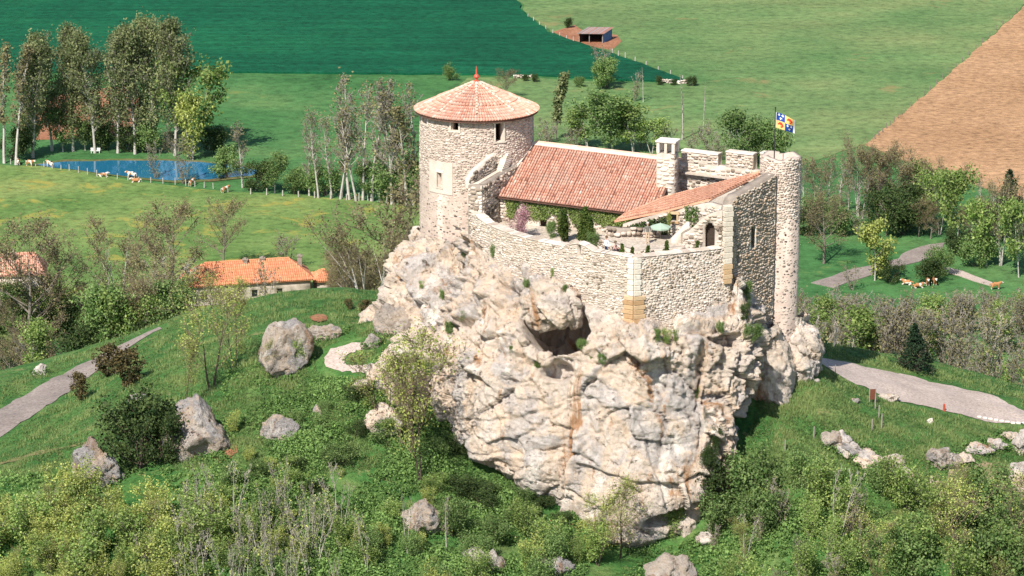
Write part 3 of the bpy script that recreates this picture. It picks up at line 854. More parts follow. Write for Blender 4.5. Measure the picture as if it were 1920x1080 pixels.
def tiled_plane(O, u, v, up, u_range, vlen, mat, parent, col=0.215, course=0.36, seed=3, name='roof_tiles'):
    """u_range(v) -> (u0, u1)"""
    r = np.random.default_rng(seed)
    O, u, v, up = [np.array(a, float) for a in (O, u, v, up)]
    rows = [[], [], [], [], [], [], []]
    ncol = int(40 / col)
    sag = r.normal(0, 0.012, (ncol * 2, 1))
    for c_ in range(-ncol, ncol):
        uu = c_ * col
        vv = -0.06
        cj = r.normal(0, 0.012)
        while vv < vlen - 0.05:
            a, b = u_range(vv + course / 2)
            v1 = min(vv + course + 0.07, vlen)
            if a + col * 0.4 <= uu <= b - col * 0.4:
                lift = 0.02 + r.uniform(0, 0.012)
                sl = 0.007
                p0 = O + u * (uu + cj + r.normal(0, 0.008)) + v * vv + up * (lift + sl)
                p1 = O + u * (uu + cj) + v * v1 + up * lift
                for L_, x in zip(rows, (p0, p1, u, up, col * 0.44, col * 0.39, None)):
                    L_.append(x if x is not None else np.clip(r.normal(0.5, 0.2) if r.random() > 0.03 else r.uniform(0.8, 1), 0, 1))
            vv += course
    return half_pipes(name, rows, mat, parent)

# ================================================================== ROUND KEEP
KX, KY, KR = -2.87, 10.5, 4.58
KEEP_EAVE = 11.15
keep = empty('round_keep', (KX, KY, -1), 'round stone keep under a conical red tiled roof with a red finial', 'tower')
circ = [(KX + math.cos(a) * KR, KY + math.sin(a) * KR) for a in np.linspace(-math.pi / 2 - math.pi, -math.pi / 2 + math.pi, 73)[:-1]]
kw = Wall(circ, closed=True, batter=0.012, zref=11)
def ks(phi):            # arc position of a bearing: 0 = towards the camera, + = right
    return kw.s_of(KX + math.sin(phi) * KR, KY - math.cos(phi) * KR)
def kopen(px, py0, py1, wpx):
    ph = math.asin((px - 894) / 107.0)
    y = KY - math.cos(ph) * KR
    z1_, z0_ = P(px, py0, y).z, P(px, py1, y).z
    w = wpx / 23.6 / max(0.5, math.cos(ph))
    s_ = ks(ph)
    return (s_ - w / 2, s_ + w / 2, z0_, z1_)
k_open = [kopen(857, 229, 245, 14), kopen(937, 231, 265, 15), kopen(826, 323, 350, 9), kopen(797, 218, 232, 12)]
kw.shell('wall', -3.0, KEEP_EAVE + 0.12, 0.9, PINKRENDER, keep, k_open)
vis = lambda s_: abs(((s_ - ks(0)) / KR + math.pi) % (2 * math.pi) - math.pi) < 1.9
panel = (ks(math.asin((808 - 894) / 107)), ks(math.asin((850 - 894) / 107)), P(826, 362, KY - 3.5).z, P(826, 302, KY - 3.5).z)
zmid = 7.4
# upper storeys: close set pale rubble; lower: small dark stones showing through a pink render
kw.stones(lambda q: 5.4 + 0.5 * math.sin(q * 0.9), KEEP_EAVE - 0.1, (0.10, 0.21), (0.13, 0.31), S_KEEP, keep, k_open + [panel], single=150, keep=.96, depth=(-0.005, 0.055), seed=5, facing=vis, tint=lambda a, b: 0.20 + 0.1 * noise.noise(Vector((a * .5, b * .5, 0))))
kw.stones(-0.2, lambda q: 5.4 + 0.5 * math.sin(q * 0.9), (0.16, 0.26), (0.16, 0.34), S_KEEP, keep, k_open + [panel], single=20, depth=(-0.02, 0.02), seed=6, facing=vis, gap=0.07, keep=0.80, tint=lambda a, b: -0.22 + (0.35 if noise.noise(Vector((a * .3, b * 0.9, 5))) > 0.1 else 0))
# rendered panel round the slit window
for i, (a, b, c_, d_) in enumerate([panel]):
    w_ = k_open[2]
    mb = MB()
    segs = np.linspace(a, b, 9)
    cuts = sorted(set(list(segs) + [w_[0], w_[1]]))
    for q0, q1 in zip(cuts[:-1], cuts[1:]):
        parts_ = [(c_, d_)] if not (w_[0] - 1e-6 <= q0 and q1 <= w_[1] + 1e-6) else [(c_, w_[2]), (w_[3], d_)]
        for z0_, z1_ in parts_:
            bb = [kw.at(q, z_, o) for q, z_, o in ((q0, z0_, 0.0), (q1, z0_, 0.0), (q1, z0_, -0.2), (q0, z0_, -0.2))]
            # front face only needs depth: a thin slab proud of the wall
            lo = [kw.at(q0, z0_, 0.05), kw.at(q1, z0_, 0.05), kw.at(q1, z0_, -0.05), kw.at(q0, z0_, -0.05)]
            hi = [kw.at(q0, z1_, 0.05), kw.at(q1, z1_, 0.05), kw.at(q1, z1_, -0.05), kw.at(q0, z1_, -0.05)]
            mb.hexa(lo, hi)
    mb.build('rendered_panel', RENDER, keep)
def stone_frame(o, wall, parent, mat, jamb=0.16):
    a, b, c_, d_ = o
    for s0, s1, z0_, z1_ in ((a - jamb, a, c_, d_), (b, b + jamb, c_, d_), (a - jamb - 0.08, b + jamb + 0.08, d_, d_ + 0.2), (a - jamb - 0.05, b + jamb + 0.05, c_ - 0.14, c_)):
        mb = MB()
        lo = [wall.at(s0, z0_, 0.10), wall.at(s1, z0_, 0.10), wall.at(s1, z0_, -0.12), wall.at(s0, z0_, -0.12)]
        hi = [wall.at(s0, z1_, 0.10), wall.at(s1, z1_, 0.10), wall.at(s1, z1_, -0.12), wall.at(s0, z1_, -0.12)]
        mb.hexa(lo, hi, random.random()); mb.build('window_surround', mat, parent)
for o in k_open[:2] + k_open[3:]: stone_frame(o, kw, keep, S_CREAM, 0.12)
stone_frame(k_open[2], kw, keep, S_CREAM, 0.05)
# floor and ceiling inside keep it dark
mb = MB()
ring = [(KX + math.cos(a) * (KR - 0.5), KY + math.sin(a) * (KR - 0.5)) for a in np.linspace(0, 2 * math.pi, 25)[:-1]]
for zz in (KEEP_EAVE - 3.2, KEEP_EAVE + 0.1, 3.0): mb.poly([(x, y, zz) for x, y in ring])
mb.build('inner_floor', WOOD_D, keep)
# roof: an eight-sided cone of canal tiles
RE, ZE, ZA = 5.02, KEEP_EAVE, 13.42
roof = empty('roof', (0, 0, 0)); roof.parent = keep; roof.matrix_parent_inverse = Matrix.Translation(-Vector(keep.location))
mb = MB()
rr = [(KX + math.cos(a) * RE, KY + math.sin(a) * RE) for a in np.linspace(0, 2 * math.pi, 49)[:-1]]
for p, q in zip(rr, rr[1:] + rr[:1]):
    mb.poly([(*p, ZE), (*q, ZE), (KX, KY, ZA)]); mb.poly([(*q, ZE - 0.14), (*p, ZE - 0.14), (KX, KY, ZE - 0.14)]); mb.poly([(*p, ZE - 0.14), (*q, ZE - 0.14), (*q, ZE), (*p, ZE)])
mb.build('roof_deck', UNDER, roof)
rows = [[], [], [], [], [], [], []]
r = np.random.default_rng(21)
nh = 132
hips = [-math.pi / 2 + 0.02 + k_ * math.pi / 4 for k_ in range(8)]
for i in range(nh):
    a = 2 * math.pi * i / nh
    d_ = np.array([math.cos(a), math.sin(a)])
    rad = RE + 0.06
    while rad > 0.35:
        # thin out the columns towards the top
        dens = max(1, int(round(nh * 0.215 / (2 * math.pi * rad) + 0.15)))
        if i % dens == 0:
            r1_ = max(rad - 0.42, 0.2)
            zz = lambda q: ZE + (ZA - ZE) * (1 - q / RE)
            sidew = math.pi * rad / nh * dens * 0.98
            up = np.array([*(d_ * (ZA - ZE) / RE), 1.0]); up /= np.linalg.norm(up)
            p0 = np.array([KX + d_[0] * rad, KY + d_[1] * rad, zz(rad) + 0.05 + r.uniform(0, .02)])
            p1 = np.array([KX + d_[0] * r1_, KY + d_[1] * r1_, zz(r1_) + 0.03])
            tn = np.clip(r.normal(0.62, 0.2) if r.random() > 0.16 else r.uniform(0.85, 1), 0, 1)
            for L_, x in zip(rows, (p0, p1, np.array([-d_[1], d_[0], 0]), up, min(sidew, .14), min(sidew, .14) * math.sqrt(r1_ / rad), tn)): L_.append(x)
        rad -= 0.36
half_pipes('roof_tiles', rows, TILE, roof)
for h in hips:      # mortared hips
    if math.sin(h) > 0.75: continue
    d_ = (math.cos(h), math.sin(h))
    q = 0.25
    while q < RE * 0.8:
        z0_, z1_ = ZE + (ZA - ZE) * (1 - q / RE), ZE + (ZA - ZE) * (1 - (q + .36) / RE)
        mb = MB(); mb.tube((KX + d_[0] * (q + .36), KY + d_[1] * (q + .36), z1_ + 0.06), (KX + d_[0] * q, KY + d_[1] * q, z0_ + .04), 0.14, 0.11, 7, t=0.93 + random.random() * 0.07)
        mb.build('hip_tile', TILE, roof); q += 0.36
def lathe(prof, c, k=14):
    mb = MB()
    for (r0, z0_), (r1_, z1_) in zip(prof, prof[1:]):
        for i in range(k):
            a, b = 2 * math.pi * i / k, 2 * math.pi * (i + 1) / k
            q = [(c[0] + math.cos(t) * rr_, c[1] + math.sin(t) * rr_, c[2] + zz) for t, rr_, zz in ((a, r0, z0_), (b, r0, z0_), (b, r1_, z1_), (a, r1_, z1_))]
            mb.poly(q)
    return mb
lathe([(0.30, -0.12), (0.24, 0.05), (0.10, 0.12), (0.08, 0.2), (0.21, 0.32), (0.24, 0.42), (0.16, 0.55), (0.07, 0.62), (0.055, 0.9), (0.03, 1.15), (0.0, 1.3)], (KX, KY, ZA - 0.02)).build('finial', REDM, roof, smooth=True)

# ================================================================== CURTAIN WALL
ZW = 4.16
cw = empty('curtain_wall', (8, -8, 0), 'curving pale rubble curtain wall along the edge of the crag in front of the courtyard', 'wall')
cpath = [(-3.5, 6.0), (-3.5, 2.4), (-2.5, 1.2), (-0.9, -1.9), (1.6, -4.9), (5.2, -7.5), (9.15, -10.0), (9.18, -10.0), (12.8, -8.5), (16.5, -6.95)]
cwall = Wall(cpath[:6] + [(9.15, -10.0)], smooth=2)
cwall2 = Wall([(9.15, -10.0), (12.8, -8.6), (16.5, -6.95)], smooth=1)
def ctop(q):
    q = np.asarray(q, float)
    return ZW + 0.55 * np.clip(1 - (q - 3.6) / 2.5, 0, 1) - 0.06 * np.clip((q - 8) / 10, 0, 1)
ctop1 = lambda q: float(ctop(q))
sl = cwall.s_of(5.0, -7.35)
loop = [(sl - 0.14, sl + 0.14, ZW - 0.62, ZW + 0.25)]
def ctop_l(q):
    q = np.asarray(q, float)
    return ctop(q) + 0.42 * np.clip(1 - np.abs(q - sl) / 1.0, 0, 1) ** 0.5
cwall.shell('wall', -1.1, ctop_l, 0.75, MORTAR, cw, loop)
cwall2.shell('wall', -3.0, ZW - 0.05, 0.75, MORTAR, cw)
rock_line = lambda q: 1.0 if q < 8 else (0.4 if q < 12 else -1.1)
cwall.stones(rock_line, lambda q: float(ctop_l(q)), (0.10, 0.22), (0.12, 0.29), S_PALE, cw, loop, single=170, s0=3.2, s1=cwall.len - 0.5, depth=(-0.005, 0.065), seed=31, keep=.95, tint=lambda a, b: 0.06)
cwall2.stones(-2.0, ZW - 0.05, (0.10, 0.22), (0.12, 0.29), S_PALE, cw, single=130, s0=0.5, depth=(-0.005, 0.065), seed=32, keep=.95, tint=lambda a, b: 0.03 - (0.06 if b < 1 else 0) + (0.1 if b > 2.6 and a < 3 else 0))
cwall.stones(3.2, lambda q: float(ctop_l(q)) - 0.05, (0.18, 0.34), (0.22, 0.5), S_PALE, cw, loop, s0=4, depth=(0.02, 0.08), seed=33, inner=True, off=-0.75)
cwall2.stones(3.2, ZW - 0.1, (0.18, 0.34), (0.22, 0.5), S_PALE, cw, depth=(0.02, 0.08), seed=34, inner=True, off=-0.75)
for wl, tf, a0 in ((cwall, ctop_l, 3.6), (cwall2, lambda q: ZW - 0.05, 0.2)):
    q = a0
    while q < wl.len - 0.3:
        L_ = random.uniform(0.38, 0.72); b_ = min(q + L_, wl.len)
        t0, t1 = float(tf(q)), float(tf(b_ - .03))
        mb = MB()
        g = lambda s_, o, z_: wl.at(s_, z_ + random.uniform(-.02, .02), o)
        h_ = random.uniform(0.05, 0.10)
        mb.hexa([g(q, .07, t0), g(b_ - .03, .07, t1), g(b_ - .03, -.80, t1), g(q, -.80, t0)], [g(q, .04, t0 + h_), g(b_ - .03, .04, t1 + h_), g(b_ - .03, -.74, t1 + h_), g(q, -.74, t0 + h_)], random.uniform(0.3, 0.9))
        mb.build('coping_stone', S_PALE, cw); q = b_
# corner of dressed stones: warm blocks below, cream blocks above
ang1 = math.atan2(-10.0 + 7.5, 9.15 - 5.2); ang2 = math.atan2(10.0 - 8.6, 12.8 - 9.15)
z = -1.05; i = 0
while z < ZW - 0.2:
    h_ = 0.36 if z < 1.1 else 0.42
    warm = z < 1.1
    L1, L2 = (0.92, 0.80) if (i % 2 == 0) == warm else (0.80, 0.92)
    if not warm: L1, L2 = L1 * 0.62, L2 * 0.62
    for sg, an, L_ in ((-1, ang1, L1), (1, ang2, L2)):
        cx_ = 9.15 + sg * math.cos(an) * L_ / 2; cy_ = -10.0 + sg * math.sin(an) * L_ / 2
        nx_, ny_ = math.sin(an), -math.cos(an)
        dressed('quoin', (cx_ - nx_ * 0.06 , cy_ - ny_ * 0.06, z + h_ / 2), (L_ - 0.02, 0.36, h_ - 0.025), an, S_WARM if warm else S_CREAM, cw, None if warm else random.uniform(0.5, 1))
    z += h_; i += 1

# ---- court floor
mb = MB()
mb.poly([(*q_, 3.2) for q_ in [(-2.9, 4.6), (-2.2, 1.7), (-0.5, -1.7), (1.9, -4.5), (5.3, -6.9), (9.15, -9.3), (12.7, -8.0), (16.6, -6.3), (19.2, -2), (19.6, 2), (12, 6), (2, 8)]], 0.5)
mb.build('courtyard', G_COURT, kind='structure')

# ================================================================== STAIR RAMP BESIDE THE KEEP
st = empty('stone_stair', (-1.8, 4, 3), 'walled stone stair ramp climbing the right side of the round keep to its high doorway', 'stairs')
A0, B0, B1, A1 = (-3.45, 2.35), (-2.35, 1.95), (0.72, 7.6), (-0.55, 8.2)
z0s, z1s = 6.75, 7.2
bw = Wall([A0, B0, B1], smooth=0)
rampf = lambda q: float(np.interp(q, [0, 1.2, bw.len], [6.72, 6.8, 7.35]))
bw.shell('ramp_wall', 2.8, lambda q: np.array([rampf(x) for x in np.atleast_1d(q)]), 0.5, MORTAR_D, st)
bw.stones(3.0, rampf, (0.18, 0.34), (0.24, 0.5), S_PALE, st, single=30, seed=41, s0=0, s1=1.2, depth=(0.02, 0.08))
bw.stones(3.0, rampf, (0.16, 0.30), (0.20, 0.42), S_DARK, st, single=40, seed=42, s0=1.3, depth=(0.04, 0.13), tint=lambda a, b: -0.1)  # right face gets dark stones: its shade is painted into the colour
mb = MB()
mb.hexa([(*A0, 2.8), (*B0, 2.8), (*B1, 2.8), (*A1, 2.8)], [(A0[0], A0[1] + .03, 6.70), (B0[0] - .03, B0[1] + .03, 6.74), (B1[0] - .03, B1[1], 7.30), (*A1, 7.25)])
mb.build('walkway', RENDER, st)
aw = Wall([(-3.42, 2.6), (-2.9, 3.15), (-0.75, 7.1)])
af = lambda q: float(np.interp(q, [0, 0.6, aw.len], [7.1, 7.72, 8.75]))
aw.shell('parapet', 6.4, lambda q: np.array([af(x) for x in np.atleast_1d(q)]), 0.42, RENDER, st)
aw.stones(6.7, lambda q: af(q) - 0.02, (0.16, 0.28), (0.2, 0.4), S_DARK, st, single=20, seed=43, depth=(0.03, 0.1), tint=lambda a, b: -0.15)  # parapet's right side darkened in the stone colour to look unlit
for i in range(8):      # steps up to the door
    t_ = i / 8
    dressed('step', (-0.75 + 0.9 * t_ - 0.05 * i, 5.9 + 0.15 * i, 7.2 + 0.14 * i), (1.0, 0.5, 0.32 ), math.radians(60), S_CREAM, st)
# ================================================================== HOUSE
E0 = np.array([-1.15, 4.0]); u2 = np.array([0.936, -0.351]); v2 = np.array([0.351, 0.936])
ZEV, RISE, RUN = 5.43, 3.15, 6.2
hz_u = lambda u_: ZEV - 0.012 * u_
house = empty('house', (5, 3, 3.2), 'low stone dwelling with a long red canal tile roof inside the castle court', 'house')
def H3(u_, v_, z_): 
    q = E0 + u2 * u_ + v2 * v_; return (q[0], q[1], z_)
slope_l = math.hypot(RUN, RISE)
vdir = np.array([v2[0] * RUN, v2[1] * RUN, RISE]) / slope_l
udir = np.array([u2[0], u2[1], -0.035]); udir /= np.linalg.norm(udir)
updir = np.cross(udir, vdir)
def u_lim(vv):
    f = vv / slope_l
    return (0.0 + 0.95 * f, np.interp(f, [0, 0.36, 1], [11.7, 13.15, 13.2]))
roof = empty('roof', (0, 0, 0)); roof.parent = house; roof.matrix_parent_inverse = Matrix.Translation(-Vector(house.location))
O3 = np.array([E0[0], E0[1], ZEV])
mb = MB()
fr = [O3, O3 + udir * 11.7, O3 + udir * 13.15 + vdir * slope_l * .36, O3 + udir * 13.2 + vdir * slope_l, O3 + udir * .95 + vdir * slope_l]
mb.poly(fr); mb.poly([p - np.array([0, 0, 0.16]) for p in fr][::-1])
for p, q in zip(fr, fr[1:] + fr[:1]): mb.poly([p - np.array([0, 0, .16]), q - np.array([0, 0, .16]), q, p])
back = [O3 + udir * .95 + vdir * slope_l, O3 + udir * 13.2 + vdir * slope_l]
mb.poly([back[0], back[1], back[1] + np.array([v2[0] * 4.5, v2[1] * 4.5, -2.3]), back[0] + np.array([v2[0] * 4.5, v2[1] * 4.5, -2.3])])
mb.build('roof_deck', UNDER, roof)
tiled_plane(O3, udir, vdir, updir, u_lim, slope_l, TILE, roof, seed=8)
# mortared ridge with its row of ridge tiles
for kk in range(31):
    a = O3 + udir * (0.95 + kk * 0.4) + vdir * slope_l
    b = a + udir * 0.41
    mb = MB(); mb.tube(a + np.array([0, 0, .03]), b + np.array([0, 0, .05]), 0.17, 0.15, 8, t=random.uniform(0.75, 1.0)); mb.build('ridge_tile', TILE, roof)
mb = MB(); a = O3 + udir * 0.9 + vdir * (slope_l - 0.12); b = O3 + udir * 13.2 + vdir * (slope_l - 0.12)
w_ = vdir * 0.24
mb.hexa([a - w_ , b - w_ , b + w_, a + w_], [a - w_ + updir * .10, b - w_ + updir * .10, b + w_ + updir * .16, a + w_ + updir * .16]); mb.build('ridge_mortar', RENDER, roof)
mb = MB()   # verge at the left
a = O3 - udir * 0.02; b = O3 + udir * 0.93 + vdir * slope_l
mb.hexa([a - udir * .2, a, b, b - udir * .2], [a - udir * .2 + updir * .12, a + updir * .12, b + updir * .12, b - udir * .2 + updir * .12]); mb.build('verge', RENDER, roof)
hw = Wall([H3(0.05, 0.45, 0)[:2], H3(12.0, 0.45, 0)[:2]])
pd = P(1012, 418, 2.6); sd_ = hw.s_of(pd.x, pd.y)
h_open = [(sd_ - 0.3, sd_ + 0.3, 3.2, P(1012, 400, 2.6).z)]
hw.shell('wall', 2.9, lambda q: ZEV + 0.08 - 0.036 * np.asarray(q), 0.6, MORTAR, house, h_open)
hw.stones(3.2, lambda q: ZEV - 0.1 - 0.036 * q, (0.16, 0.3), (0.2, 0.42), S_PALE, house, h_open + [(sd_ - 2.2, sd_ - 0.3, 3.2, 4.75)], single=30, seed=51, depth=(0.02, 0.09), tint=lambda a, b: -0.05)
mb = MB(); lo = [hw.at(sd_ - 2.0, 3.2, .05), hw.at(sd_ - 0.3, 3.2, .05), hw.at(sd_ - .3, 3.2, -.02), hw.at(sd_ - 2.0, 3.2, -.02)]
mb.hexa(lo, [(p[0], p[1], 4.7) for p in lo]); mb.build('rendered_patch', RENDER, house)
mb = MB(); q0, q1 = hw.at(sd_ - .3, 3.2, -.35), hw.at(sd_ + .3, 3.2, -.35); q2, q3 = hw.at(sd_ + .3, 3.2, -.42), hw.at(sd_ - .3, 3.2, -.42)
mb.hexa([q0, q1, q2, q3], [(p[0], p[1], h_open[0][3]) for p in (q0, q1, q2, q3)]); mb.build('door', WOOD_D, house)
for u_ in (0.3, 12.6):
    mb = MB(); q = [H3(u_, 0.5, 2.9), H3(u_ + .4, 0.5, 2.9), H3(u_ + .6, 10.2, 2.9), H3(u_ + .2, 10.2, 2.9)]
    mb.poly([H3(u_, .5, 2.9), H3(u_ + .3, 10, 2.9), H3(u_ + .6, 9.5, 6.0), H3(u_ + .5, RUN, ZEV + RISE - .3), H3(u_, .5, ZEV - .02)]); mb.build('gable', MORTAR, house)
# chimney
cc = P(1252, 340, 3.0)
crz = math.atan2(u2[1], u2[0])
CXY = np.array([12.25, 2.9]); CW, CD = 1.45, 1.15
ztop, zopen, zbase = P(1252, 265, 2.6).z, P(1252, 287, 2.6).z, 4.6
chim = empty('chimney', (0, 0, 0)); chim.parent = house; chim.matrix_parent_inverse = Matrix.Translation(-Vector(house.location))
cor = [CXY + u2 * sx * CW / 2 + v2 * sy * CD / 2 for sx, sy in ((-1, -1), (1, -1), (1, 1), (-1, 1))]
chw = Wall([cor[0], cor[1], cor[2], cor[3]], closed=True)
chw.shell('stack', zbase, zopen, 0.3, MORTAR, chim)
mb = MB(); mb.poly([(*c_, zopen - .01) for c_ in cor]); mb.build('stack_top', MORTAR_D, chim)
for i in range(4):
    a, b = cor[i], cor[(i + 1) % 4]
    wl = Wall([a, b]); 
    if i in (0, 1): wl.stones(zbase, zopen, (0.26, 0.36), (0.34, 0.6), S_CREAM if i == 0 else S_KEEP, chim, seed=60 + i, depth=(0.02, 0.05), gap=0.03)
for c_ in cor:
    q = CXY + (c_ - CXY) * 0.86
    dressed('post', (q[0], q[1], (zopen + ztop) / 2 - .06), (0.24, 0.24, ztop - zopen - .1), crz, S_CREAM, chim, 0.6)
for t_ in (-0.0,):
    for sy in (-1, 1):
        q = CXY + v2 * sy * CD / 2 * 0.86; dressed('post', (q[0], q[1], (zopen + ztop) / 2 - .06), (0.2, 0.22, ztop - zopen - .1), crz, S_CREAM, chim, 0.5)
dressed('cap_slab', (CXY[0], CXY[1], ztop), (CW + .22, CD + .22, 0.16), crz, S_CREAM, chim, 0.9)

# ================================================================== SIDE BUILDING: right-hand wall, lean-to roof, front wall
sb = empty('side_building', (16, -3, 3.2), 'roofed stone range along the right edge of the court with a smooth salmon lean-to roof', 'building')
NE_, FE = (16.45, -6.95), (20.3, -2.05)
rw = Wall([NE_, FE])
def rtop(q):
    q = np.asarray(q, float)
    return np.interp(q, [0, 0.35, 0.9, 1.6, rw.len], [7.0, 7.75, 8.0, 8.0, 8.7])
def r_open(px, py0, py1, w):
    # position along the wall from the photo column
    best = min(np.linspace(0, rw.len, 200), key=lambda q: abs(rw.at(q, 3)[0] * 5290 / (rw.at(q, 3)[1] - CAM_Y) + 960 - px))
    y = rw.at(best, 3)[1]
    return (best - w / 2, best + w / 2, P(px, py1, y).z, P(px, py0, y).z)
ro = [r_open(1413, 430, 465, 0.62), r_open(1386, 474, 494, 0.3)]
arch = (ro[0][0] + .13, ro[0][1] - .13, ro[0][3], ro[0][3] + .22)
ro.append(arch)
rw.shell('outer_wall', -5.5, rtop, 0.8, MORTAR_D, sb, ro)
rw.stones(-5.2, lambda q: float(rtop(q)) - .05, (0.11, 0.23), (0.14, 0.33), S_DARK, sb, ro, single=170, seed=71, depth=(0.02, 0.12), tint=lambda a, b: 0.22)
for s0, s1 in ((ro[0][0] - .16, ro[0][0]), (ro[0][1], ro[0][1] + .16)):
    mb = MB(); lo = [rw.at(s0, ro[0][2], .06), rw.at(s1, ro[0][2], .06), rw.at(s1, ro[0][2], -.4), rw.at(s0, ro[0][2], -.4)]
    mb.hexa(lo, [(p[0], p[1], ro[0][3]) for p in lo], 0.9); mb.build('window_jamb', S_CREAM, sb)
# dressed pilaster at the near corner
an = math.atan2(FE[1] - NE_[1], FE[0] - NE_[0])
z = 1.3; i = 0
while z < 7.3:
    h_ = random.uniform(0.34, 0.46)
    warm = z < 2.7
    dressed('quoin', (16.32, -6.98, z + h_ / 2), (0.62 + .12 * (i % 2), 0.55, h_ - .02), ang2, S_WARM if warm else S_CREAM, sb, random.uniform(0.6, 1) if warm else random.uniform(0, .5)); z += h_; i += 1
# front wall with arched doorway and a small window, stepping down to the left
fwl = Wall([(8.6, -1.6), (12.6, -2.4), (15.0, -3.9), (16.4, -5.9)])
def f_open(px, py0, py1, w):
    best = min(np.linspace(0, fwl.len, 300), key=lambda q: abs(fwl.at(q, 3)[0] * 5290 / (fwl.at(q, 3)[1] - CAM_Y) + 960 - px))
    y = fwl.at(best, 3)[1]
    return (best - w / 2, best + w / 2, P(px, py1, y).z, P(px, py0, y).z)
fo = [f_open(1264, 401, 415, 0.55)]
fwl.shell('front_wall', 2.9, lambda q: np.interp(q, [0, 4.1, 6.9, fwl.len], [4.55, 6.0, 6.85, 6.9]), 0.5, MORTAR, sb, fo)
fwl.stones(3.2, lambda q: float(np.interp(q, [0, 4.1, 6.9, fwl.len], [4.4, 5.85, 6.7, 6.8])), (0.16, 0.3), (0.2, 0.42), S_PALE, sb, fo, single=30, seed=75, depth=(0.02, 0.09), keep=0.8)
stone_frame(fo[0], fwl, sb, S_WARM, 0.14)
mb = MB(); q = [fwl.at(fo[0][0], fo[0][2], -.3), fwl.at(fo[0][1], fo[0][2], -.3)]; mb.poly([q[0], q[1], (q[1][0], q[1][1], fo[0][3]), (q[0][0], q[0][1], fo[0][3])]); mb.build('window', SHADOWGLASS, sb)
# porch block with the dark arched doorway
pp = Wall([(13.0, -5.9), (15.9, -7.0)])
best = min(np.linspace(0, pp.len, 300), key=lambda q: abs(pp.at(q, 3)[0] * 5290 / (pp.at(q, 3)[1] - CAM_Y) + 960 - 1332))
yb = pp.at(best, 3)[1]; zb_, zt_ = 3.2, P(1332, 418, yb).z
po = [(best - .4, best + .4, zb_, zt_ - .38), (best - .33, best + .33, zt_ - .38, zt_ - .16), (best - .2, best + .2, zt_ - .16, zt_)]
ptop = lambda q: np.interp(np.asarray(q, float), [0, 0.7, 1.3, 2.2, pp.len], [4.9, 5.3, 6.1, 6.7, 7.0])
pp.shell('porch_wall', 2.9, ptop, 0.55, MORTAR, sb, po)
pp.stones(3.2, lambda q: float(ptop(q)) - .05, (0.17, 0.3), (0.22, 0.45), S_PALE, sb, po, single=30, seed=76, depth=(0.02, 0.1))
mb = MB(); mb.hexa([(12.9, -5.3, 2.9), (16.2, -6.5, 2.9), (16.2, -5.5, 2.9), (13.2, -4.5, 2.9)], [(12.9, -5.3, 4.8), (16.2, -6.5, 6.6), (16.2, -5.5, 6.6), (13.2, -4.5, 4.8)]); mb.build('porch_core', MORTAR_D, sb)
mb = MB(); q = [pp.at(po[0][0] - .1, zb_ - .2, -.5), pp.at(po[0][1] + .1, zb_ - .2, -.5)]; mb.poly([q[0], q[1], (q[1][0], q[1][1], zt_ + .1), (q[0][0], q[0][1], zt_ + .1)]); mb.build('door', WOOD_D, sb)  # dark panel added behind the arch as its shaded inside, no door leaf
# lean-to roof
FRONT = [P(1152, 413, -1.2), P(1243, 395, -2.2), P(1331, 372, -3.6), P(1424, 325, -0.6)]
BACKE = [P(1170, 400, -0.5), P(1246, 368, 0.3), P(1331, 346, 0.2), P(1425, 320, -0.4)]
roof = empty('roof', (0, 0, 0)); roof.parent = sb; roof.matrix_parent_inverse = Matrix.Translation(-Vector(sb.location))
NU_, NV_ = 40, 10
def curve(pts, t):
    L = np.linspace(0, 1, len(pts)); return np.array([np.interp(t, L, [p[i] for p in pts]) for i in range(3)])
mb = MB()
for i in range(NU_):
    for j in range(NV_):
        q = []
        for a, b in ((i, j), (i + 1, j), (i + 1, j + 1), (i, j + 1)):
            f, bk = curve(FRONT, a / NU_), curve(BACKE, a / NU_)
            q.append(f * (1 - b / NV_) + bk * b / NV_)
        mb.poly(q)
        if j == 0: mb.poly([q[0] - np.array([0, 0, .18]), q[1] - np.array([0, 0, .18]), q[1], q[0]])
        mb.poly([p - np.array([0, 0, .18]) for p in q][::-1])
mb.build('roof_deck', TILE_NEW, roof)
rows = [[], [], [], [], [], [], []]
r = np.random.default_rng(77)
ncol = 58
for i in range(ncol):
    t_ = (i + 0.5) / ncol
    f, bk = curve(FRONT, t_), curve(BACKE, t_)
    L_ = np.linalg.norm(bk - f); nseg = max(1, int(L_ / 0.4))
    e1, e0 = curve(FRONT, min(1, t_ + .01)), curve(FRONT, max(0, t_ - .01))
    for k_ in range(nseg):
        p0 = f + (bk - f) * (k_ / nseg) ; p1 = f + (bk - f) * min(1, (k_ + 1.15) / nseg)
        sd2 = (e1 - e0); sd2 = sd2 - (bk - f) * (sd2 @ (bk - f)) / (L_ ** 2); wdt = np.linalg.norm(sd2) / 0.02 / ncol; sd2 = sd2 / np.linalg.norm(sd2)
        up = np.cross(sd2, (bk - f) / L_); up = up if up[2] > 0 else -up
        for L2, x in zip(rows, (p0 + up * .012, p1 + up * .008, sd2, up, max(.05, wdt * 0.48), max(.05, wdt * .42), np.clip(r.normal(.5, .22), 0, 1))): L2.append(x)
half_pipes('roof_tiles', rows, TILE_NEW, roof, rise=0.3)
# wall under the roof's right end (short pale gable piece)
mb = MB(); mb.poly([P(1331, 392, -3.3), P(1347, 392, -3.3), P(1366, 368, -2.6), P(1400, 338, -1.2), P(1331, 372, -3.5)]); mb.build('gable', RENDER, sb)

